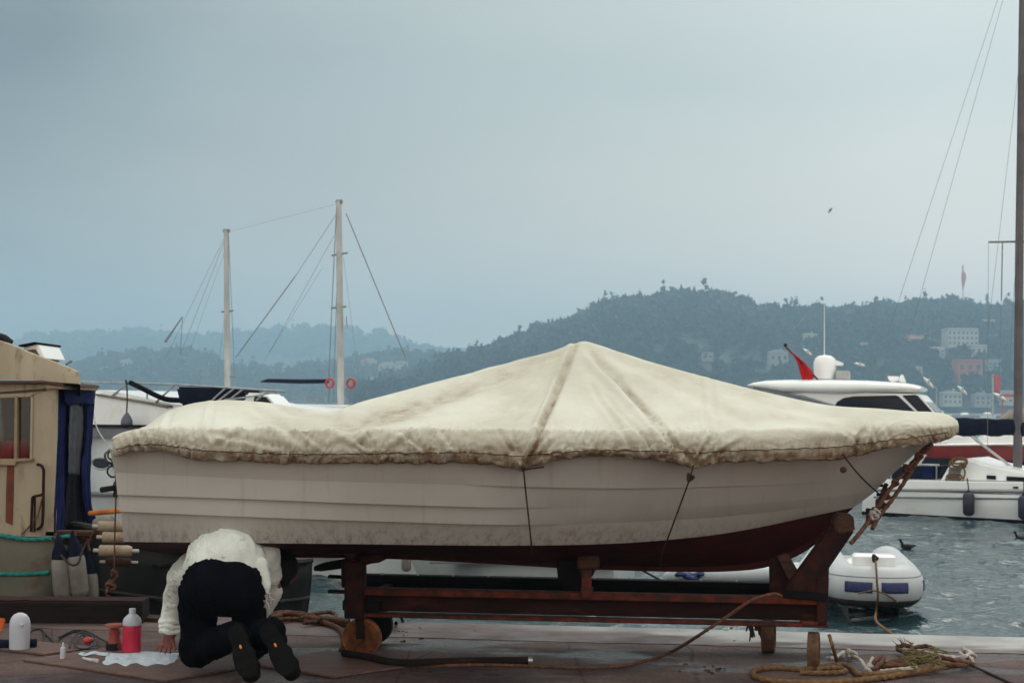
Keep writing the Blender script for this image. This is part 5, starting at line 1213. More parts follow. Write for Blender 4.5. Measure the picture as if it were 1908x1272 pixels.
XF = Frame(Vector((X_at(1236, 16.4), 16.4, 0)), Vector((X_at(1560, 16.0), 16.0, 0)))
boat_hull(XF.w(-.0, .5, 0), XF.w(1.75, .5, 0), 1.0, -.32, -.36, 'gelcoat', wt, draft=.2, rake=.3, zmid=-.36)
mb = MB(); mb.tube(spline([XF.hit(1246, 1078, .1), XF.hit(1270, 1072, 0), XF.hit(1330, 1072, 0), XF.hit(1450, 1070, 0), XF.hit(1530, 1070, 0)], .06), .085, n=16); mb.build('tube', 'rib_tube', wt)
mb = MB(); side(XF, mb, [(1462, 1092), (1548, 978), (1562, 984), (1562, 1092)], .1, .6); mb.build('screen', 'gelcoat', wt, bevel=.03)
mb = MB(); f_ = bowc+e_*.10
rope(mb, [c+e_*.16+Vector((0, 0, .04)), P(1633, 1062, f_.y-.05), P(1634, 1085, f_.y-.12), P(1636, 1110, f_.y-.08), P(1632, 1140, f_.y), P(1634, 1158, f_.y-1.5), P(1668, 1185, 9.3)], .010)
rope(mb, [P(1668, 1185, 9.3), P(1700, 1200, 8.9)], .010)
tag(mb.build('painter_rope', 'rope_tan'), 'thin tan rope from the bow of the rubber dinghy over the quay edge', 'rope')
mb = MB(); knot(mb, c+e_*.17+Vector((0, 0, .05)), .010, .03, 5); mb.build('cleat_knot', 'rope_dark', rb)
mb = MB(); rope(mb, [P(1600, 1105, f_.y-.02), P(1630, 1100, f_.y-.1), P(1660, 1112, f_.y-.02), P(1672, 1122, f_.y+.02)], .007); mb.build('grab_line', 'rope_tan', rb)
# dark bundle on the dinghy and its small red and orange bits
mb = MB()
for i in range(14): mb.ball(P(1264+i*3.2+random.uniform(-3, 3), 1073-6*math.sin(i*.6)+random.uniform(-3, 3), 16.2+random.uniform(-.05, .05)), .03+.02*random.random(), 8, sq=(1.3, 1, .8))
tag(mb.build('rope_bundle', 'rib_blue'), 'dark blue bundle of line lying on the low white tender', 'rope')

# ------------------------------------------------------------ fishing boat at the left edge
YB = 10.5
FB = Frame(Vector((X_at(-200, YB), YB, 0)), Vector((X_at(150, YB), YB, 0)))
def fp_(x, y, c=0.0): return FB.hit(x, y, c)
fb = empty('fishing_boat', Vector((X_at(40, YB), YB+.8, ZW)), 'weathered cream fishing boat with a cabin, moored at the left edge of the photo', 'fishing boat')
mb = MB(); rows = []
for z, pxr, ins in ((.46, 156, 0), (.40, 154, .0), (.30, 148, .01), (.10, 128, .03), (-.06, 112, .06), (-.3, 90, .12), (-.55, 75, .2), (-.8, 60, .4)):
    xr = X_at(pxr, YB); row = [Vector((x, YB+ins, z)) for x in np.linspace(-8.5, xr-.28, 12)]
    row += [Vector((xr-.28+.28*math.sin(a), YB+ins+.28*(1-math.cos(a)), z)) for a in [math.pi/2*k/7 for k in range(1, 8)]]
    row += [Vector((xr, YB+ins+y, z)) for y in (.4, .6, .8)]
    rows.append(row)
mb.grid(rows); mb.build('hull', 'hull_cream', fb)
mb = MB(); xr = X_at(150, YB); mb.box(((xr-8.5)/2, YB+.46, .42), (xr+8.5, .84, .04), bev=.01); mb.build('deck', 'wood_old', fb)
mb = MB(); mb.box(P(130, 993, YB+.05), (.34, .10, .045), bev=.008); mb.build('gunwale', 'wood_old', fb)
def fside(name, pts, near, far, m_, parent=None, bevel=.006):
    mb = MB(); side(FB, mb, pts, near, far); return mb.build(name, m_, parent or fb, bevel=bevel)
cabin = fside('cabin', [(59, 735), (104, 722), (100, 1000), (59, 1000)], .0, .06, 'cabin_cream', bevel=0)
fside('cabin_panel', [(-300, 859), (59, 857), (59, 1000), (-300, 1000)], .0, .06, 'cabin_cream', bevel=0)
fside('cabin_panel', [(-300, 712), (104, 716), (104, 722.5), (59, 736), (-300, 738)], .0, .06, 'cabin_cream', bevel=0)
fside('cabin_panel', [(-300, 739), (-26, 739), (-26, 858), (-300, 858)], .0, .06, 'cabin_cream', bevel=0)
fside('cabin_back', [(-300, 724), (56, 724), (52, 1000), (-300, 1000)], .45, .50, 'black_cloth')  # back wall coloured black in place of shade inside the cabin
fside('mullion', [(27, 737), (32, 737), (31.5, 857), (25.5, 857)], -.02, .04, 'cabin_trim', bevel=.003)
fside('window_frame', [(57, 735), (62, 735), (59.5, 860), (55, 860)], -.012, .04, 'cabin_cream', bevel=.003)
fside('window_frame', [(-30, 733), (62, 733), (62, 739), (-30, 742)], -.012, .04, 'cabin_cream', bevel=.003)
fside('window_sill', [(-30, 855), (62, 853.5), (62, 858), (30, 860), (28, 867), (-30, 865)], -.03, .04, 'cabin_trim', bevel=.004)
gm = bpy.data.materials.new('window_glass'); gm.use_nodes = True; gn = gm.node_tree.nodes; gl_ = gm.node_tree.links; gn.clear()
go = gn.new('ShaderNodeOutputMaterial'); gmx = gn.new('ShaderNodeMixShader'); gt = gn.new('ShaderNodeBsdfTransparent'); gg = gn.new('ShaderNodeBsdfGlossy'); gg.inputs['Roughness'].default_value = .05
gt.inputs[0].default_value = (.75, .82, .85, 1); gmx.inputs[0].default_value = .025
gl_.new(gt.outputs[0], gmx.inputs[1]); gl_.new(gg.outputs[0], gmx.inputs[2]); gl_.new(gmx.outputs[0], go.inputs[0]); M['glass'] = gm
for a, b_ in ((-26, 27), (31.5, 57)):
    fside('pane', [(a, 740), (b_, 739), (b_, 856), (a, 857)], .02, .026, 'glass', bevel=0)
mb = MB(); side(FB, mb, [(-40, 822), (27, 820), (26, 856), (-40, 856)], .10, .22); tag(mb.build('cushion', 'red_cloth', bevel=.02), 'red cushion behind the left cabin window of the fishing boat', 'cushion', None)
mb = MB(); side(FB, mb, [(30, 820), (54, 821), (53, 858), (29, 858)], .08, .20); tag(mb.build('cushion', 'red_cloth', bevel=.02), 'red cushion behind the right cabin window of the fishing boat', 'cushion', None)
mb = MB(); rows = []
for i in range(8): rows.append([fp_(x+(k-2)*(2+i*.6), 742+i*11.3, .06+.015*math.sin(k*1.8)) for k, x in enumerate([-2]*5)])
mb.grid(rows); o = mb.build('curtain', 'fender_white'); tag(o, 'greyish white curtain drawn aside in the left cabin window', 'curtain'); o.modifiers.new('thickness', 'SOLIDIFY').thickness = .004
# rust streak lies on the panel as a worn board, hand rails
fside('door_edge', [(13, 866), (26, 866), (25, 925), (23, 978), (10, 972), (11, 920)], -.006, .002, 'rust_streak', bevel=.002)
mb = MB(); mb.tube(spline([fp_(70, 865, -.01), fp_(75, 866, -.04), fp_(81, 874, -.06), fp_(81, 900, -.06), fp_(80, 960, -.06), fp_(78, 978, -.05), fp_(70, 985, -.01)], .02), .011, n=8); mb.build('hand_rail', 'steel_rust', fb)
mb = MB(); mb.tube(spline([fp_(80, 918, -.06), fp_(76, 922, -.06), fp_(62, 925, -.06), fp_(60, 935, -.05), fp_(58, 990, -.02)], .02), .010, n=8); mb.tube([fp_(65, 925, -.05), fp_(64, 990, -.02)], .008, n=6); mb.build('hand_rail', 'steel_rust', fb)
mb = MB(); rope(mb, [fp_(78, 930, -.05), fp_(70, 960, -.04), fp_(55, 980, -.02), fp_(40, 994, -.02)], .006); tag(mb.build('cord', 'rope_tan'), 'thin rusty cord slack across the cabin wall beside the hand rails', 'rope')
# roof
mb = MB(); rows = []
for x, y0, y1 in ((-300, 600, 706), (-100, 612, 706), (0, 634, 707), (20, 640, 707), (52, 654, 708), (85, 667, 710), (120, 680, 713), (146, 691, 715), (150, 714, 716)):
    rows.append([fp_(x, y1, -.04), fp_(x, (y0+y1)/2, -.03), fp_(x, y0+2, .0), fp_(x, y0, .03), fp_(x, y0, .3), fp_(x, y0, .55)-Vector((0, 0, .10)), fp_(x, y1, .8)])
mb.grid(rows, capu=True); rf = mb.build('roof', 'cabin_cream', fb, auto=35)
fside('roof_trim', [(-300, 708), (0, 709), (80, 709), (110, 713), (116, 714), (118, 719.5), (105, 718), (80, 714), (0, 715), (-300, 714)], -.07, .86, 'trim_brown', bevel=.004)
fside('roof_edge', [(85, 717), (117, 719), (117, 725), (85, 723)], -.05, .84, 'cabin_trim', bevel=.004)
fside('rain_strip', [(-300, 731), (0, 730), (84, 723.5), (85, 727), (0, 734), (-300, 735)], -.015, .01, 'trim_brown', bevel=.002)
fside('hatch_box', [(42, 648), (70, 641), (73, 645), (84, 668), (76, 668), (66, 650), (46, 653)], .3, .8, 'gelcoat', rf)
fside('hatch', [(50, 653), (66, 650), (77, 664), (77, 672), (50, 662)], .33, .77, 'cabin_trim', rf)
fside('hatch_lid', [(32, 643), (62, 637), (68, 637), (69, 640), (60, 642), (34, 646)], .25, .85, 'steel_dark', rf)
mb = MB(); mb.tube(spline([fp_(-30, 615, .5), fp_(-6, 626, .5), fp_(8, 630, .5), (fp_(20, 640, .5))], .05), .03, n=8); mb.build('roof_rail', 'rubber', rf)
mb = MB(); mb.tube([fp_(122, 679, .5), fp_(134, 672, .5)], .010, n=6); mb.build('antenna_stub', 'wire', rf)
# blue awning curtain
tcn = empty('awning_curtain', fp_(135, 1000, .1), 'torn blue tarpaulin curtain hanging from the cabin roof of the fishing boat', 'tarpaulin')
XC_ = (106-954)/FPX*10.55
def drape(name, m_, left, right, y0, y1, c0, amp, ph, n=26):
    mb = MB(); rows = []
    for i in range(n):
        f = i/(n-1); y = y0+(y1-y0)*f; xl, xr_ = sinterp(y, left), sinterp(y, right)
        rr_ = []
        for k in range(13):
            x = xl+(xr_-xl)*k/12; rr_.append(P(x, y+1.5*math.sin(k*.8), min(12.0, XC_*FPX/(x-954)))+Vector((-c0+(amp*math.sin(k*1.1+ph+f*.9)*(.4+.6*f)+.006*mnoise.noise(Vector((k*.6, i*.4, ph)))), 0, 0)))
        rows.append(rr_)
    mb.grid(rows); o = mb.build(name, m_, tcn, auto=180); o.modifiers.new('thickness', 'SOLIDIFY').thickness = .004; return o
drape('side_flap', 'blue_cloth', [(722, 112), (800, 107), (900, 104), (1000, 99)], [(722, 124), (800, 117), (860, 117), (940, 118), (1000, 116)], 723, 998, .0, .012, 0)
drape('side_flap', 'blue_cloth', [(722, 159), (800, 157), (880, 148), (940, 152), (985, 164), (1000, 168)], [(722, 174), (760, 171), (860, 165), (920, 165), (960, 172), (985, 190), (1000, 176)], 723, 1000, -.01, .014, 1.5)
drape('top_band', 'blue_cloth', [(722, 113), (740, 112), (752, 116)], [(722, 173), (752, 170)], 722, 752, -.025, .008, 2.2, n=8)
mat('old_plastic', (.085, .07, .085), (.03, .026, .04), rough=.5, scale=9, stretch=(3, 1, .6), bump=.6)
drape('middle_sheet', 'blue_cloth', [(723, 113), (800, 110), (880, 108), (960, 106), (1000, 104)], [(723, 172), (800, 168), (880, 160), (960, 166), (1000, 170)], 723, 992, .03, .012, .7)
drape('clear_panel', 'old_plastic', [(752, 132), (800, 129), (880, 127), (890, 129)], [(752, 156), (800, 155), (880, 149), (890, 149)], 752, 885, .012, .012, .7)
drape('back_flap', 'black_cloth', [(885, 128), (940, 122), (1000, 116)], [(885, 148), (940, 152), (1000, 160)], 885, 996, .014, .01, 0)
drape('back_flap', 'navy_cloth', [(725, 112), (1000, 108)], [(725, 168), (1000, 170)], 728, 996, .10, .01, 1)
# green ropes along the hull
def bl(x, y, c=-.02): return fp_(x, y, c)
single_rope('green_rope', [bl(-60, 992), bl(0, 997), bl(45, 1004), bl(90, 1003), bl(125, 999, -.0), bl(150, 996, .08), bl(154, 996, .3)], .016, 'rope_teal', 'upper teal green rope running along the gunwale of the fishing boat', 'rope')
single_rope('green_rope', [bl(-60, 1070, .02), bl(0, 1069, .02), bl(50, 1069, .02), bl(92, 1066, .025)], .016, 'rope_teal', 'lower teal green rope along the side of the fishing boat', 'rope')
# its white fenders
def big_fender(px, y0, y1, rpx, c, tilt, label, m_top='navy_cloth'):
    a = fp_(px, y0, c); b_ = fp_(px+tilt, y1, c); ax = a-b_; H = ax.length; r_ = rpx/FPX*a.y
    o = empty('fender', b_, label, 'fender', 'white fenders hanging at the stern of the fishing boat')
    mb = MB(); mb.lathe([(0, 0), (r_*.5, .004), (r_*.9, H*.08), (r_, H*.18), (r_, H*.86), (r_*.85, H*.95), (r_*.55, H)], b_, ax, n=22); mb.build('body', 'fender_white', o)
    mb = MB(); mb.lathe([(r_*.9, -.02), (r_*.8, .03), (r_*.35, .11), (r_*.2, .16), (0, .17)], a, ax, n=16); mb.build('cap', m_top, o)
    mb = MB(); rope(mb, [a+Vector((0, 0, .15)), fp_(px-4, 1004, c), fp_(px-8, 994, c+.05)], .010); mb.build('lanyard', 'rope_brown', o)
big_fender(112, 1036, 1116, 17, -.12, 6, 'white cylinder fender nearest the green rope end on the fishing boat')
big_fender(140, 1030, 1114, 17, -.10, 10, 'white cylinder fender in the middle of the three at the fishing boat stern')
big_fender(166, 1064, 1116, 15, .04, 4, 'white cylinder fender partly hidden behind the dark rowing boat bow')
single_rope('fender_rope', [fp_(98, 1000, -.1), fp_(108, 1025, -.14), fp_(121, 1042, -.2), fp_(134, 1052, -.24), fp_(146, 1048, -.22), fp_(152, 1030, -.16), fp_(160, 1010, -.1)], .008, 'rope_dark', 'dark rope looped between the white fenders', 'rope')

# ------------------------------------------------------------ dark rowing boat
rwb = empty('rowing_boat', Vector((X_at(300, 10.8), 10.8, ZW)), 'dark grey rowing boat moored behind the kneeling person', 'rowing boat')
bow = Vector((X_at(140, 10.25), 10.25, 0)); st = Vector((X_at(560, 11.8), 11.8, 0))
K = 30; near = []; far = []; e = (st-bow).normalized(); nn = Vector((-e.y, e.x, 0)); Ln = (st-bow).length
def rsec(t):
    hbm = .62*(1-(1-min(1, t/.55))**2.4)**.6*(1-.15*max(0, t-.6)); zt_ = .52-.70*t+.36*t*t; return hbm, zt_
mb = MB(); rws = []
for k in range(9):
    a = k/8; row = []
    for i in range(K+1):
        t = (i/K)**1.3; hbm, zt_ = rsec(t); prof = math.cos(a*math.pi/2)**.55 if a < 1 else 0
        zz = zt_+(ZW-.15-zt_)*math.sin(a*math.pi/2)**1.1; x = Ln*t+(1-t)*(.30*(1-a)**2+.50*a**2.4)
        row.append((x, hbm*(prof if a < 1 else 0), zz))
    rws.append(row)
c0 = bow+nn*.42
def wp(x, y, z): p = c0+e*x+nn*y; return Vector((p.x, p.y, z))
for sg in (-1, 1): mb.grid([[wp(x, y*sg, z) for x, y, z in r_] for r_ in rws])
tr = [wp(r_[-1][0], -r_[-1][1], r_[-1][2]) for r_ in rws]+[wp(r_[-1][0], r_[-1][1], r_[-1][2]) for r_ in rws[::-1]]; mb.add(tr, [tuple(range(len(tr)))])
o = mb.build('hull', 'dark_boat', rwb); o.modifiers.new('thickness', 'SOLIDIFY').thickness = .02
for sg in (-1, 1):
    mb = MB(); mb.tube([wp(x, y*sg, z+.005) for x, y, z in rws[0]], .028, n=8, flat=1.3); mb.build('gunwale_rail', 'dark_rail', rwb)
    mb = MB(); mb.tube([wp(x, (y+.012)*sg, z) for x, y, z in rws[2]], .014, n=8); mb.build('rub_strake', 'dark_rail', rwb)
for t in (.35, .7):
    hbm, zt_ = rsec(t); mb = MB(); mb.box(wp(Ln*t, 0, zt_-.08), (.2, hbm*1.9, .03), ex=e, bev=.005); mb.build('thwart', 'wood_dark', rwb)
def roller(x0, x1, y, rpx, Y, label, m_='foam', ends=True):
    a = P(x0, y, Y); b_ = P(x1, y+1, Y+.05); r_ = rpx/FPX*Y; ax = b_-a; H = ax.length
    o = empty('roller_fender', a, label, 'fender', 'white roller fenders stacked on the bow of the dark rowing boat')
    mb = MB(); mb.lathe([(0, 0), (r_*.8, 0), (r_, .01), (r_, H-.01), (r_*.85, H), (0, H)], a, ax, n=20); mb.build('body', m_, o)
    mb = MB(); mb.lathe([(0, -.04), (r_*.35, -.035), (r_*.35, H+.045), (0, H+.05)], a, ax, n=10); mb.build('spindle', 'rope_white', o)
roller(182, 237, 980, 10, 10.0, 'pale roller fender on top of the stack on the rowing boat bow')
roller(190, 243, 1000, 10.5, 9.98, 'yellowish roller fender second from the top of the stack')
roller(184, 246, 1025, 10.5, 9.9, 'pale roller fender with a long spindle, third in the stack')
roller(196, 244, 1046, 7.5, 9.98, 'brownish wooden roller at the bottom of the stack', 'wood_old')
mb = MB(); mb.ball(P(196, 976, 10.08), .075, 16, sq=(1.25, .9, .85)); tag(mb.build('buoy', 'fender_white'), 'rounded white float resting above the roller fenders by the blue curtain', 'float')
mb = MB(); mb.tube([P(168, 956, 10.4), P(232, 950, 10.0)], .019, n=12); mat('pole_orange', (.55, .20, .02), (.35, .06, .015), rough=.5, scale=6); tag(mb.build('boat_pole', 'pole_orange'), 'orange and yellow pole sticking out between the blue curtain and the covered boat', 'pole')
mb = MB(); rope(mb, [P(178, 980, 10.2), P(184, 990, 10.1), P(176, 998, 10.1), P(168, 1008, 10.15), P(180, 986, 10.0), P(190, 994, 10)], .012); rope(mb, [P(175, 970, 10.3), P(183, 976, 10.2), P(180, 985, 10.2), P(190, 988, 10.1)], .012)
tag(mb.build('rope_tangle', 'rope_brown'), 'brown rope tangled below the blue curtain by the roller fenders', 'rope')

# ------------------------------------------------------------ gulls, bird, duck, far boats
mat('gull_white', (.92, .92, .92), (.88, .88, .88), rough=.6)
def gull(px, py, ang, L_, label, m_='gull_white', Y=60, nm='gull', cat='gull', group='white gulls flying in front of the right hill'):
    c = P(px, py, Y); a = R(ang); d = Vector((math.cos(a), .15, -math.sin(a))).normalized(); h = L_/FPX*Y*.62
    mb = MB(); mb.tube([c-d*h, c-d*h*.7, c-d*h*.2, c+d*h*.4, c+d*h*.8, c+d*h], [h*.05, h*.16, h*.28, h*.26, h*.14, h*.03], n=10)
    o = mb.build(nm, m_); tag(o, label, cat, group)
    for s_ in (-1, 1):
        wb_ = MB(); up_ = Vector((0, 0, 1)); wd = Vector((-.2, s_, .25)).normalized()
        rows = [[c+wd*h*k*.55+d*h*(.35-.15*k)+up_*h*.10*k*(2-k)*.5, c+wd*h*k*.55-d*h*(.25-.10*k)*1+up_*h*.08*k] for k in (0, .5, 1, 1.6, 2.2)]
        wb_.grid(rows); w2 = wb_.build('wing', m_, o); w2.modifiers.new('thickness', 'SOLIDIFY').thickness = h*.05
for a in ((1505, 656, 38, 18, 'white gull flying just right of the flagstaff of the motor yacht'), (1602, 679, 12, 18, 'white gull flying right of the radar dome'),
          (1730, 713, 48, 24, 'white gull flying off the right end of the motor yacht roof'), (1793, 727, 42, 21, 'white gull flying between the other gull and the red banner'),
          (1863, 739, 28, 24, 'white gull flying just below the red banner, nearest the mast')): gull(*a)
gull(1547, 392, -50, 11, 'small dark bird alone in the open sky', 'wire', 70, 'bird', 'bird', None)
def duck(px, py, label):
    c = G(px, py, ZW); b_ = MB(); b_.ball(c+Vector((0, 0, .05)), .13, 12, sq=(1.5, .8, .6)); b_.tube([c+Vector((-.12, 0, .08)), c+Vector((-.17, 0, .19)), c+Vector((-.2, 0, .26))], [.05, .035, .045], n=8); b_.tube([c+Vector((-.2, 0, .26)), c+Vector((-.29, 0, .245))], [.02, .006], n=6); b_.tube([c+Vector((.15, 0, .06)), c+Vector((.27, 0, .10))], [.05, .01], n=6)
    b_.v = [c+(p-c)*.5 for p in b_.v]; tag(b_.build('water_bird', 'rubber'), label, 'bird')
duck(1690, 1021, 'dark water bird swimming beyond the white rubber dinghy')
duck(1903, 1006, 'dark water bird swimming at the right edge of the photo')
def far_boat(px, py, wpx, hpx, m_, label):
    c = G(px, py, ZW); Y = c.y; u = Y/FPX
    o = empty('distant_boat', c, label, 'boat', 'small boats moored along the far shore')
    boat_hull((c.x+wpx*u/2, Y), (c.x-wpx*u/2, Y), max(2, wpx*u*.3), ZW+hpx*u*.55, ZW+hpx*u*.42, m_, o, rake=wpx*u*.1)
    mb = MB(); mb.box((c.x-wpx*u*.08, Y, ZW+hpx*u*.68), (wpx*u*.42, max(1.2, wpx*u*.16), hpx*u*.42), bev=.2); mb.build('cabin', 'gelcoat', o)
far_boat(1752, 778, 44, 14, 'gelcoat', 'small white boat on the far shore, leftmost of those right of the covered bow')
far_boat(1800, 779, 34, 11, 'gelcoat_grey', 'small grey boat on the far shore above the navy sail cover')
far_boat(1842, 779, 30, 12, 'gelcoat', 'small white boat on the far shore, nearest the mast')
mb = MB(); c = G(1745, 774, ZW); mb.tube([c, P(1745, 722, c.y)], [.22, .15], n=7); mb.tube([P(1733, 716, c.y), P(1745, 722, c.y)], .12, n=6); tag(mb.build('lamp_post', 'alu_spar'), 'pale post standing on the far shore right of the motor yacht', 'post')
bn = empty('banner', P(1858, 770, 400), 'tall red banner on the far shore beside the mast', 'banner')
MB().tube([P(1850, 775, 400), P(1850, 697, 400)], .25, n=7).build('pole', 'alu_spar', bn)
mb = MB(); mb.grid([[P(x+math.sin(i*.5), 699+i*3.6, 400-.3*math.sin(x+i*.4)) for x in (1850, 1854, 1858, 1863)] for i in range(10)]); o = mb.build('cloth', 'buoy_red', bn); o.modifiers.new('thickness', 'SOLIDIFY').thickness = .2
mb = MB(); mb.box(P(1882, 737, 400), (6.2, 2, .8)); mb.tube([P(1868, 737, 400.5), P(1868, 776, 400.5)], .2, n=6); mb.tube([P(1894, 737, 400.5), P(1894, 776, 400.5)], .2, n=6)
tag(mb.build('awning', 'buoy_red', smooth=False), 'low red awning on posts right beside the red banner', 'awning')
# ------------------------------------------------------------ the kneeling person
def applied_blob(name, mb, m_, parent, voxel, smooth=6, fold=0.0, fscale=14, origin=None, subd=0):
    o = mb.build(name+'_tmp', m_, None, origin=(0, 0, 0))
    r_ = o.modifiers.new('r', 'REMESH'); r_.mode = 'VOXEL'; r_.voxel_size = voxel; r_.use_smooth_shade = True
    s_ = o.modifiers.new('s', 'SMOOTH'); s_.factor = .6; s_.iterations = smooth
    dg = bpy.context.evaluated_depsgraph_get(); me = bpy.data.meshes.new_from_object(o.evaluated_get(dg))
    bpy.data.objects.remove(o)
    o0 = Vector(parent['_w']) if '_w' in parent else parent.location.copy()
    for v in me.vertices:
        p = v.co.copy()
        if fold:
            q_ = p*fscale
            d = mnoise.noise(Vector((q_.x*1.2+q_.z*.6, q_.y, q_.z*.7)))
            d2 = mnoise.noise(q_*2.3)
            p += v.normal*(fold*((1-abs(d)*2.2))+fold*.35*d2)
        v.co = p-o0
    me.name = name; me.polygons.foreach_set('use_smooth', [True]*len(me.polygons)); me.materials.clear(); me.materials.append(M[m_])
    ob = bpy.data.objects.new(name, me); col.objects.link(ob); ob.parent = parent; ob['_w'] = tuple(o0); return ob
def cap_(mb, a, b_, ra, rb, n=16):
    a, b_ = Vector(a), Vector(b_); d = b_-a; L_ = d.length; d.normalize(); prof = []
    for k in range(6): t = math.pi/2*k/6; prof.append((ra*math.sin(t)+1e-4, -ra*math.cos(t)))
    for k in range(7): t = math.pi/2*k/6; prof.append((rb*math.cos(t)+1e-4, L_+rb*math.sin(t)))
    mb.lathe(prof, a, d, n=n)
def ell(mb, c, r3, ex=(1, 0, 0), ez=(0, 0, 1)):
    ex = Vector(ex).normalized(); ez = Vector(ez); ey = ez.cross(ex).normalized(); ez = ex.cross(ey).normalized(); c = Vector(c); n = 20
    mb.grid([[c+ex*math.sin(t)*math.cos(a)*r3[0]+ey*math.sin(t)*math.sin(a)*r3[1]+ez*math.cos(t)*r3[2] for a in [2*math.pi*j/n for j in range(n)]] for t in [math.pi*(i+.02)/(12.04) for i in range(13)]], cv=True, capu=True)
pe = empty('person', G(430, 1240), 'person in cream sweater and dark trousers kneeling bent over on the quay', 'person')
KL, KR = P(368, 1213, 7.70), P(462, 1208, 7.74)
HL, HR = P(385, 1088, 7.58), P(452, 1088, 7.58)
AL, AR = P(436, 1182, 7.44), P(506, 1172, 7.42)
SL, SR = P(352, 1058, 7.92), P(497, 1048, 7.90)
EL_, ER_ = P(327, 1108, 8.02), P(512, 1100, 7.96)
WL, WR = P(320, 1180, 8.08), P(470, 1168, 8.08)
NK, HD = P(508, 1056, 8.00), P(524, 1062, 8.04)
# body: one continuous surface
b_ = MB()
cap_(b_, P(418, 1068, 7.60), P(430, 1048, 7.80), .12, .13); cap_(b_, P(430, 1048, 7.80), P(450, 1050, 7.92), .13, .11)
cap_(b_, SL, SR, .055, .055); cap_(b_, SR.lerp(SL, .3), NK, .06, .05); cap_(b_, NK, HD, .05, .06)
ell(b_, HD, (.078, .10, .088), ex=(1, .2, 0)); ell(b_, HD+Vector((.02, .06, -.03)), (.055, .055, .06))
ell(b_, HD+Vector((.035, .115, -.04)), (.014, .02, .02)); ell(b_, HD+Vector((.075, .02, -.02)), (.010, .02, .03)); ell(b_, HD+Vector((-.07, .03, -.02)), (.010, .02, .03))
for h_, k_, a_ in ((HL, KL, AL), (HR, KR, AR)):
    cap_(b_, h_, k_, .09, .055); cap_(b_, k_, a_, .052, .04)
for s_, e2, w_ in ((SL, EL_, WL), (SR, ER_, WR)):
    cap_(b_, s_, e2, .052, .040); cap_(b_, e2, w_, .038, .026)
def hand(mb, w_, palm_to, tips, thumb):
    palm = palm_to; cap_(mb, w_, w_.lerp(palm, .6), .024, .024)
    ell(mb, w_.lerp(palm, .75), (.038, .022, .045), ex=(tips[0]-tips[-1]), ez=(w_-palm))
    n = len(tips)
    for i, t in enumerate(tips):
        root = palm+(tips[0]-tips[-1]).normalized()*(.030-.020*i); t = Vector(t)
        mid = root.lerp(t, .5)+Vector((0, -.010, .012)); cap_(mb, root, mid, .0100, .0090, 10); cap_(mb, mid, t, .0090, .0075, 10)
    r0 = w_.lerp(palm, .5)+(tips[-1]-tips[0]).normalized()*.025; mid = r0.lerp(thumb, .55)+Vector((0, -.008, .004)); cap_(mb, r0, mid, .013, .011, 10); cap_(mb, mid, thumb, .011, .009, 10)
hand(b_, WL, P(312, 1196, 8.12), [P(291, 1212, 8.16), P(299, 1214, 8.15), P(308, 1216, 8.13), P(317, 1216, 8.11)], P(326, 1210, 8.03))
hand(b_, WR, P(462, 1182, 8.12), [P(450, 1192, 8.2), P(456, 1194, 8.2), P(462, 1195, 8.2), P(470, 1195, 8.2)], P(480, 1190, 8.1))
applied_blob('body', b_, 'skin', pe, .0072, 2)
# trousers
t_ = MB()
ell(t_, P(414, 1088, 7.56), (.208, .185, .163)); ell(t_, P(414, 1070, 7.66), (.19, .15, .15))
for h_, k_, a_, w0, w1 in ((P(369, 1108, 7.58), P(368, 1210, 7.70), AL, .104, .094), (P(461, 1108, 7.58), P(466, 1204, 7.72), AR, .098, .086)):
    cap_(t_, h_, h_.lerp(k_, .5)+Vector((0, 0, 0)), w0, w1); cap_(t_, h_.lerp(k_, .5), k_, w1, w1*.98); cap_(t_, k_, k_.lerp(a_, .6), w1*.92, .080); cap_(t_, k_.lerp(a_, .6), a_, .080, .068)
cap_(t_, P(390, 1098, 7.54), P(438, 1098, 7.54), .14, .135)
applied_blob('trousers', t_, 'pants', pe, .013, 3, fold=.011, fscale=10)
# sweater
s_ = MB()
ell(s_, P(420, 1052, 7.66), (.215, .20, .198), ex=(1, .1, 0)); ell(s_, P(426, 1030, 7.62), (.15, .16, .135)); cap_(s_, P(412, 1050, 7.78), P(452, 1048, 7.86), .155, .150)
cap_(s_, P(375, 1058, 7.80), SL+Vector((0, 0, -.01)), .10, .085); cap_(s_, P(462, 1030, 7.78), P(488, 1034, 7.82), .10, .095)
cap_(s_, P(372, 1062, 7.72), P(338, 1078, 7.92), .085, .075)
cap_(s_, SL, EL_, .080, .064); cap_(s_, EL_, P(320, 1150, 8.06), .064, .054)
cap_(s_, P(488, 1034, 7.82), P(500, 1070, 7.88), .092, .066); cap_(s_, P(500, 1070, 7.88), P(502, 1096, 7.94), .062, .045); cap_(s_, ER_, WR.lerp(ER_, .25), .045, .042)
cap_(s_, P(484, 1050, 7.60), P(494, 1092, 7.60), .04, .028); cap_(s_, P(494, 1092, 7.60), P(496, 1106, 7.60), .028, .016)
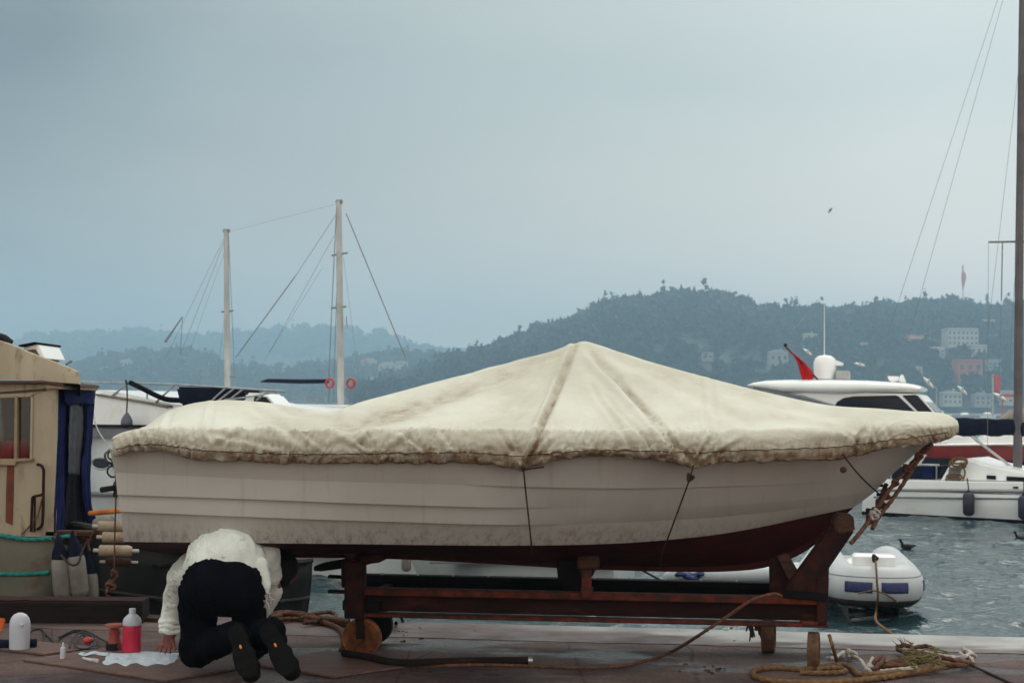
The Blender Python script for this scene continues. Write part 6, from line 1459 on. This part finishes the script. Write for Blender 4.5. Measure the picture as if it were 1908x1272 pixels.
# the sweater stops at a hem across the seat of the trousers
applied_blob('sweater', s_, 'sweater', pe, .013, 3, fold=.012, fscale=8)
c_ = MB()
for k in range(3): c_.tube([P(320, 1155+k*9, 8.06)+Vector((math.cos(a)*.056, math.sin(a)*.052, .006*math.sin(3*a+k))) for a in [2*math.pi*j/20 for j in range(21)]], [.016+.004*math.sin(j*1.3+k) for j in range(21)], n=8, cap=False)
c_.build('cuff', 'sweater', pe)
c_ = MB(); rg = random.Random(5)
for k in range(26):
    a0 = P(497, 1110, 7.58)+Vector((rg.uniform(-.015, .02), rg.uniform(-.02, .02), rg.uniform(-.03, .02))); c_.tube([a0, a0+Vector((rg.uniform(-.02, .02), rg.uniform(-.02, .02), rg.uniform(-.05, .01)))], [.006, .002], n=5)
c_.build('frayed_hem', 'rope_white', pe)
h_ = MB(); ell(h_, HD+Vector((.0, -.012, .018)), (.096, .108, .092)); ell(h_, HD+Vector((0, -.05, .0)), (.085, .06, .082)); ell(h_, HD+Vector((.0, -.045, -.05)), (.06, .04, .05)); applied_blob('hair', h_, 'hair', pe, .009, 3, fold=.004, fscale=40)
# boots: soles towards the camera, toes down on the ground
def boot(heel, toe, nm_lab, tagpos):
    heel, toe = Vector(heel), Vector(toe); d = (toe-heel); L_ = d.length; d.normalize(); back = Vector((0, -1, .15)); side_ = d.cross(back).normalized(); back = side_.cross(d).normalized()
    if back.y > 0: back = -back
    mb = MB()
    for f, w_, th in ((0.08, .046, .048), (.3, .048, .043), (.55, .056, .040), (.78, .059, .038), (.92, .047, .034)):
        ell(mb, heel+d*L_*f-back*.035, (w_, w_*.85, th+.012), ex=side_, ez=back)
    cap_(mb, heel+d*.03-back*.03, heel+d*.03-back*.15+Vector((0, .0, -.02)), .048, .058)
    o = applied_blob('boot', mb, 'boot', pe, .007, 5, fold=.002)
    sl = MB(); rows = []
    for f in [i/20 for i in range(21)]:
        w_ = (.041+.017*math.sin(min(1, f/.75)*math.pi/2))*math.sqrt(max(0, 1-max(0, (f-.72)/.3)**2))*math.sqrt(min(1, .35+f*6)); w_ = max(w_, .004)
        w_ *= (1-.16*math.exp(-((f-.38)/.12)**2)); tr_ = .004*(math.sin(f*95) > 0)
        rows.append([heel+d*L_*(f*1.02-.02)+side_*w_*s2+back*(.018-.010*math.exp(-((f-.38)/.08)**2)+(tr_ if abs(s2) < .9 else 0)) for s2 in (-1, -.8, -.3, .3, .8, 1)])
    sl.grid(rows); s2_ = sl.build('sole', 'boot', o); s2_.modifiers.new('thickness', 'SOLIDIFY').thickness = .014
    tg = MB(); cpos = heel+d*L_*tagpos+back*.024; ell(tg, cpos, (.006, .012, .004), ex=side_, ez=back); tg.build('sole_badge', 'orange_tag', o)
boot(P(438, 1166, 7.36), P(468, 1262, 7.26), '', .42)
boot(P(496, 1166, 7.36), P(545, 1258, 7.26), '', .40)

# ------------------------------------------------------------ timber baulk, tools, boards
def gbox(name, m_, pts_px, h_, label, cat, z0=0.0, bev=.004, group=None, thick_top=None):
    base = [G(x, y, z0) for x, y in pts_px]; mb = MB(); mb.prism([p+Vector((0, 0, h_)) for p in base], base)
    o = mb.build(name, m_, bevel=bev); tag(o, label, cat, group); return o
bl_, br_ = G(-120, 1160), G(264, 1163)
o = empty('timber_baulk', bl_.lerp(br_, .5), 'dark weathered timber baulk lying along the quay edge before the fishing boat', 'timber')
mb = MB(); d = br_-bl_; u0 = d.normalized(); nrm = Vector((-u0.y, u0.x, 0)); rows = []
for i in range(41):
    t = i/40; c = bl_+d*t; w1 = .006*mnoise.noise(Vector((t*22, 1, 0))); h1 = .148+.006*mnoise.noise(Vector((t*13, 4, 0)))
    rows.append([c+nrm*(.0+w1), c+nrm*(0+w1)+Vector((0, 0, h1-.012)), c+nrm*(.014+w1)+Vector((0, 0, h1)), c+nrm*.19+Vector((0, 0, h1+.004)), c+nrm*.20+Vector((0, 0, h1-.01)), c+nrm*.20])
mb.grid(rows, cv=True, capu=True); mb.build('beam', 'wood_dark', o, auto=30)
mb = MB(); rows = [[p+Vector((0, 0, .0035)) for p in (r_[2]-nrm*.004, r_[2]+nrm*.03, r_[3]-nrm*.01)] for r_ in rows]; mb.grid(rows); mb.build('worn_edge', 'steel_rust', o)
gbox('plank_offcut', 'wood_old', [(262, 1158), (300, 1161), (304, 1154), (266, 1151)], .03, 'short plank end beyond the timber baulk near the hand of the kneeling person', 'plank')
gbox('plywood_board', 'plywood', [(42, 1231), (310, 1270), (520, 1232), (235, 1203)], .010, 'largest plywood board, under the red bottle and the knees of the person', 'board', z0=0.003, bev=.001)
gbox('plywood_board', 'plywood', [(478, 1240), (622, 1262), (762, 1242), (610, 1213)], .010, 'plywood board between the boots and the left wheel of the cradle', 'board', z0=.003, bev=.001)
gbox('plywood_board', 'plywood', [(-80, 1202), (86, 1221), (185, 1209), (20, 1192)], .012, 'dark edged board at the left corner, under the white canister', 'board', z0=.003, bev=.001)
# red bottle
def bottle():
    c = G(245, 1214, .014); u = c.y/FPX; o = empty('bottle', c, 'white plastic bottle filled with red liquid, standing on the plywood', 'bottle')
    r_ = 17*u
    mb = MB(); mb.lathe([(0, 0), (r_*.9, 0), (r_, .006), (r_, 48*u), (r_*.985, 50*u)], c, n=26); mb.build('liquid', 'liquid_red', o)
    mb = MB(); mb.lathe([(r_*.985, 50*u), (r_, 51*u), (r_, 56*u), (r_*.9, 62*u), (r_*.55, 68*u), (r_*.36, 70*u), (r_*.34, 72*u)], c, n=26); mb.build('shoulder', 'plastic_white', o)
    mb = MB(); mb.lathe([(r_*.36, 71*u), (r_*.36, 78*u), (r_*.33, 80*u), (0, 80*u)], c, n=18); mb.build('cap', 'plastic_white', o)
bottle()
c = G(36, 1208, .016); u = c.y/FPX; o = empty('canister', c, 'round topped white plastic canister standing at the left end of the boards', 'canister')
mb = MB(); r_ = 19*u; mb.lathe([(0, 0), (r_*.93, 0), (r_*.97, .01), (r_, 44*u), (r_*.97, 50*u), (r_*.85, 57*u), (r_*.6, 63*u), (r_*.25, 66*u), (0, 66.5*u)], c, n=30, sq=(1, .8)); mb.build('body', 'plastic_white', o)
mb = MB(); mb.lathe([(0, 0), (3*u, 0), (2.5*u, 4*u), (0, 4.5*u)], c+Vector((8*u, -r_*.74, 46*u)), (0, -1, 0), n=10); mb.build('nub', 'plastic_white', o)
c = G(117, 1226, .014); u = c.y/FPX; o = empty('small_bottle', c, 'tiny clear white dropper bottle standing on the plywood left of the cable coil', 'bottle')
mb = MB(); mb.lathe([(0, 0), (5*u, 0), (5.2*u, 16*u), (4.6*u, 20*u), (2.2*u, 22*u), (2*u, 23*u)], c, n=16); mb.build('body', 'plastic_white', o)
mb = MB(); mb.lathe([(2.4*u, 22.5*u), (2.2*u, 26*u), (1.3*u, 29*u), (0, 30*u)], c, n=12); mb.build('cap', 'plastic_white', o)
# sander with a disc
c = G(213, 1210, .01); u = c.y/FPX; o = empty('polisher', c, 'red electric polisher standing on the ground behind the red bottle', 'power tool')
mb = MB(); mb.lathe([(0, 0), (12*u, 1*u), (14*u, 8*u), (11*u, 17*u), (9*u, 26*u), (11*u, 34*u), (7*u, 40*u), (0, 41*u)], c, n=20); mb.build('housing', 'tool_red', o)
mb = MB(); mb.lathe([(0, 41*u), (11*u, 41*u), (18*u, 43*u), (18*u, 47*u), (0, 48*u)], c, n=24); mb.build('pad', 'roof_tile', o)
mb = MB(); mb.lathe([(0, 0), (11*u, 0), (12.5*u, 5*u), (12*u, 13*u), (0, 13*u)], c+Vector((-2*u, -4*u, 0)), n=18); mb.build('grip', 'rubber', o)
mb = MB(); cc = [(58, 1198), (50, 1185), (62, 1173), (76, 1172), (82, 1182), (78, 1196), (66, 1203), (58, 1203)]
z = .012
def gp3(x, y, z_=.006): return G(x, y, z_)
rope(mb, [gp3(*p) for p in cc], .0055, lob=0)
rope(mb, [gp3(80, 1176), gp3(92, 1188), gp3(104, 1200), gp3(112, 1210), gp3(140, 1214), gp3(170, 1208), gp3(178, 1192, .02), gp3(166, 1180, .02), gp3(140, 1176), gp3(115, 1186), gp3(106, 1198), gp3(112, 1208), gp3(135, 1212)], .0055, lob=0)
rope(mb, [gp3(130, 1206, .02), gp3(134, 1190, .03), gp3(150, 1178, .02), gp3(170, 1184, .02), gp3(174, 1198, .02), gp3(158, 1208, .02), gp3(140, 1202, .03), gp3(148, 1188, .03), gp3(156, 1182, .02), gp3(172, 1203, .015), gp3(186, 1214)], .0055, lob=0)
rope(mb, [gp3(110, 1186, .02), gp3(135, 1174, .02), gp3(160, 1175, .02), gp3(185, 1188, .02), gp3(200, 1196, .03)], .0055, lob=0)
tag(mb.build('cable', 'cable_black'), 'black electric cable coiled loosely on the ground between the canister and the red bottle', 'cable')
mb = MB(); mb.tube([gp3(156, 1194, .03), gp3(163, 1192, .035), gp3(172, 1191, .03)], [.014, .022, .012], n=12); tag(mb.build('plug', 'buoy_red'), 'red plug lying on the black cable coil', 'plug')
mb = MB(); mb.tube([gp3(-30, 1201, .03), gp3(68, 1199, .03)], [.032, .030], n=14); tag(mb.build('tool_case', 'navy_cloth'), 'dark blue cylinder lying behind the white canister', 'tool')
mb = MB(); mb.prism([P(-14, 1180, 8.5), P(4, 1176, 8.5), P(11, 1152, 8.5), P(-14, 1148, 8.5)], [P(-14, 1180, 8.58), P(4, 1176, 8.58), P(11, 1152, 8.58), P(-14, 1148, 8.58)]); o = mb.build('plastic_scoop', 'orange_plastic', bevel=.006); tag(o, 'orange plastic tool cut off by the left edge of the photo', 'tool')
# glass mat / rag
mb = MB(); rows = []
for i in range(40):
    row = []
    for j in range(14):
        fx_, fy_ = i/39, j/13; wv = 6*mnoise.noise(Vector((fx_*6, 2, 0)))
        x = 200+135*fx_-8*fy_; yb = 1226-9*math.sin(fx_*math.pi*.9)*1+wv*.3; yn_ = 1238-6*abs(fx_-.5)+wv*.8+3*math.sin(fx_*23)
        yf = 1214+2*math.sin(fx_*9)
        q2 = G(x+5*mnoise.noise(Vector((fx_*9, fy_*4, 6))), yf+(yn_-yf)*(fy_), .016); q2.z += .010*(.5+mnoise.noise(Vector((fx_*12, fy_*7, 1))))*math.sin(math.pi*fy_)*math.sin(math.pi*fx_)**.5; row.append(q2)
    rows.append(row)
mb.grid(rows); o = mb.build('fibre_mat', 'paper'); tag(o, 'crumpled bluish white glass fibre cloth under the hand of the person', 'cloth'); o.modifiers.new('thickness', 'SOLIDIFY').thickness = .002
mb = MB(); rows = [[G(148+8*i+3*math.sin(j*2+i), 1213+j*1.6+1.5*math.sin(i*1.3), .0165+.004*math.sin(i*1.7+j)) for j in range(5)] for i in range(8)]
mb.grid(rows); o = mb.build('fibre_scrap', 'paper'); tag(o, 'small scrap of white fibre cloth left of the crumpled cloth', 'cloth'); o.modifiers.new('thickness', 'SOLIDIFY').thickness = .002
o = empty('brush', G(168, 1229, .016), 'small white handled brush lying on the plywood before the cloth', 'brush')
mb = MB(); mb.tube([G(154, 1225, .024), G(165, 1228, .024), G(172, 1229, .024)], [.006, .009, .010], n=10, flat=.7); mb.build('handle', 'plastic_white', o)
mb = MB(); mb.tube([G(172, 1229, .024), G(184, 1231, .022)], [.011, .013], n=10, flat=.5); mb.build('bristles', 'rope_white', o)

# ------------------------------------------------------------ ropes and hose on the ground
def gr(x, y, z_=.0): return G(x, y, z_)
mb = MB()
for dy, dz, r_ in ((0, .018, .016), (7, .018, .015), (13, .02, .015), (3, .045, .014)):
    rope(mb, [gr(495, 1146+dy, dz), gr(530, 1140+dy, dz+.01), gr(560, 1143+dy*.8, dz), gr(590, 1150+dy*.7, dz), gr(620, 1152+dy*.6, dz), gr(650, 1156+dy*.6, dz)], r_)
rope(mb, [gr(505, 1150, .05), gr(545, 1141, .05), gr(580, 1147, .05), gr(604, 1158, .03), gr(628, 1168, .02), gr(640, 1180, .018), gr(642, 1200, .018), gr(636, 1212, .018)], .016)
rope(mb, [gr(560, 1152, .03), gr(585, 1143, .05), gr(615, 1140, .04), gr(626, 1148, .03), gr(600, 1156, .03), gr(565, 1160, .03)], .013)
tag(mb.build('rope_coil', 'rope_brown'), 'pile of thick brown rope on the quay edge between the person and the left wheel', 'rope')
mb = MB(); mb.tube(spline([gr(640, 1216, .03), gr(690, 1224, .03), gr(720, 1231, .03), gr(760, 1234, .03), gr(860, 1231, .03), gr(930, 1230, .03), gr(984, 1230, .03)], .03), .021, n=14); o = mb.build('hose', 'wood_dark'); tag(o, 'thick dark hose lying on the ground right of the left wheel', 'hose')
mb = MB(); mb.tube([gr(984, 1230, .03), gr(992, 1230, .03)], .022, n=14); mb.build('coupling', 'steel_bright', o)
single_rope('long_rope', [gr(760, 1240, .012), gr(900, 1238, .012), gr(990, 1240, .012), gr(1080, 1243, .012), gr(1150, 1241, .012), gr(1200, 1231, .015), gr(1250, 1214, .03), P(1300, 1184, 7.9), P(1355, 1148, 7.8), P(1400, 1118, 7.75), P(1440, 1106, 7.74), P(1456, 1110, 7.76)], .009, 'rope_brown', 'long brown rope rising from the ground to the right end of the cradle', 'rope')
# pile at the right
mb = MB()
rope(mb, [gr(1500, 1247, .015), gr(1450, 1243, .015), gr(1415, 1246, .015), gr(1402, 1254, .015), gr(1420, 1264, .015), gr(1480, 1270, .015), gr(1560, 1270, .015), gr(1640, 1262, .018), gr(1700, 1252, .02), gr(1745, 1244, .03), gr(1790, 1238, .03), gr(1812, 1228, .03), gr(1800, 1222, .05)], .0155)
rope(mb, [gr(1500, 1246, .02), gr(1530, 1242, .02), gr(1570, 1238, .02), gr(1590, 1246, .02), gr(1602, 1256, .02), gr(1640, 1254, .03), gr(1690, 1248, .03), gr(1740, 1240, .04)], .0145)
rope(mb, [gr(1490, 1252, .016), gr(1540, 1253, .016), gr(1575, 1250, .016), (gr(1560, 1243, .02)), gr(1520, 1246, .02)], .013)
rope(mb, [P(1545, 1182, 7.98), P(1552, 1205, 7.95), gr(1560, 1232, .03), gr(1566, 1240, .015)], .010)
tag(mb.build('rope_coil', 'rope_tan'), 'large loops of tan rope lying round the near right wheel', 'rope')
mb = MB()
for pts_ in ([(1640, 1244, .02), (1670, 1232, .03), (1700, 1222, .04), (1716, 1215, .05), (1700, 1228, .06), (1668, 1236, .04), (1650, 1243, .02)],
             [(1620, 1246, .02), (1632, 1230, .05), (1646, 1224, .05), (1640, 1236, .05), (1626, 1248, .02)],
             [(1670, 1206, .03), (1685, 1201, .05), (1700, 1206, .04), (1690, 1214, .04), (1672, 1209, .03)],
             [(1700, 1207, .04), (1725, 1203, .05), (1742, 1210, .05), (1720, 1216, .04), (1690, 1220, .04)],
             [(1630, 1240, .03), (1690, 1238, .04), (1730, 1230, .05), (1760, 1236, .05), (1800, 1240, .03)],
             [(1650, 1236, .04), (1690, 1226, .06), (1740, 1222, .06), (1790, 1232, .05), (1812, 1236, .03)]):
    rope(mb, [gr(*p) for p in pts_], .013)
tag(mb.build('rope_heap', 'rope_brown'), 'heap of dark brown rope, middle of the tangle right of the cradle', 'rope')
mb = MB()
for pts_ in ([(1548, 1216, .02), (1570, 1222, .02), (1590, 1222, .03), (1604, 1230, .03), (1612, 1242, .02), (1622, 1250, .02)],
             [(1626, 1226, .04), (1620, 1238, .04), (1612, 1248, .02)], [(1540, 1226, .02), (1556, 1224, .03), (1572, 1214, .03)],
             [(1690, 1216, .05), (1715, 1212, .06), (1750, 1220, .06), (1780, 1224, .05), (1800, 1222, .06), (1808, 1214, .06), (1800, 1212, .05), (1790, 1218, .05), (1810, 1226, .05), (1812, 1234, .03)],
             [(1640, 1250, .03), (1680, 1246, .04), (1710, 1243, .05)]):
    rope(mb, [gr(*p) for p in pts_], .011)
for p in ((1585, 1218, .04), (1800, 1216, .05), (1808, 1222, .04), (1622, 1246, .02)): knot(mb, gr(*p), .009, .028, int(p[0]))
tag(mb.build('white_rope', 'rope_white'), 'white rope with frayed knots tangled through the brown rope at the right', 'rope')
mat('net_green', (.10, .12, .03), (.14, .075, .03), rough=.95, scale=30, bump=.5)
mb = MB(); rg = random.Random(9)
mb.tube(spline([gr(1690, 1220, .06), gr(1715, 1224, .07), gr(1740, 1218, .07), gr(1752, 1228, .06), gr(1725, 1232, .06), gr(1700, 1214, .06)], .01), .006, n=6)
for k in range(34):
    a0 = gr(1715+rg.uniform(-28, 40), 1222+rg.uniform(-9, 13), .04+rg.uniform(0, .04)); p2 = [a0+Vector((rg.uniform(-.06, .06), rg.uniform(-.04, .04), rg.uniform(-.03, .03))) for _ in range(3)]
    mb.tube(spline([a0]+p2, .01), .0045, n=6)
for k in range(12): a0 = gr(1680+rg.uniform(-10, 20), 1204, .04); mb.tube([a0, a0+Vector((rg.uniform(-.05, .05), 0, rg.uniform(.01, .06)))], [.003, .001], n=4)
tag(mb.build('net', 'net_green'), 'greenish net scraps frayed on top of the rope heap', 'net')
single_rope('thin_cord', [gr(1812, 1240, .015), gr(1840, 1252, .008), gr(1880, 1270, .008), gr(1930, 1292, .008)], .007, 'rope_dark', 'dark thin cord running from the rope heap out of the bottom right corner', 'rope')
single_rope('hanging_line', [P(1190, 1058, 8.9), P(1215, 1072, 8.8), P(1238, 1084, 8.72)], .006, 'rope_brown', 'short thin line slanting behind the hull to the far rail of the cradle', 'rope', lob=0)
# torn rag hanging by the far right wheel, mooring posts, debris
mb = MB(); rg = random.Random(12)
for k in range(18):
    a0 = P(1395+k*1.4, 1158+rg.uniform(-3, 4), 8.55); mb.tube([a0, a0+Vector((rg.uniform(-.02, .04), 0, -rg.uniform(.03, .12)))], [.010, .004], n=5)
tag(mb.build('rag', 'rope_dark'), 'dark frayed rag hanging beside the far right wheel of the cradle', 'rag')
mb = MB(); mb.tube([gr(738, 1160, -.0), gr(738, 1160, .055)], .012, n=8); tag(mb.build('iron_peg', 'steel_dark'), 'short iron peg standing on the quay edge right of the left wheel', 'peg')
mb = MB(); mb.tube([gr(722, 1158, 0), gr(716, 1160, .0)+Vector((0.03, 0, .06))], .009, n=8); mb.tube([gr(752, 1160, .0), gr(744, 1160, .0)+Vector((0, 0, .06))], .009, n=8); mb.tube([gr(716, 1160, .0)+Vector((0.03, 0, .06)), gr(744, 1160, .0)+Vector((0, 0, .06))], .009, n=8); tag(mb.build('mooring_ring', 'steel_dark'), 'rusted mooring staple fixed in the quay edge around the iron peg', 'mooring ring')
mb = MB(); rg = random.Random(4)
for k in range(46):
    a0 = gr(rg.choice([740, 760, 790, 1320, 1345, 900, 470, 1255])+rg.uniform(-22, 26), rg.choice([1172, 1178, 1250, 1240, 1190])+rg.uniform(-4, 5), .004); a = rg.uniform(0, 6.3); l_ = rg.uniform(.008, .035)
    mb.box(a0, (l_, .006+rg.random()*.008, .005), ex=(math.cos(a), math.sin(a), 0))
tag(mb.build('debris', 'wood_old', smooth=False), 'wood chips and crumbs scattered on the quay', 'debris', kind='stuff')
mb = MB(); mb.ball(G(1565, 1192, .0)+Vector((0, .8, -.12)), .07, 12, sq=(1.6, 1, .7)); tag(mb.build('float', 'orange_plastic'), 'small orange float at the quay edge right of the near wheel', 'float')
for o_ in list(bpy.data.objects):
    if '_w' in o_: del o_['_w']
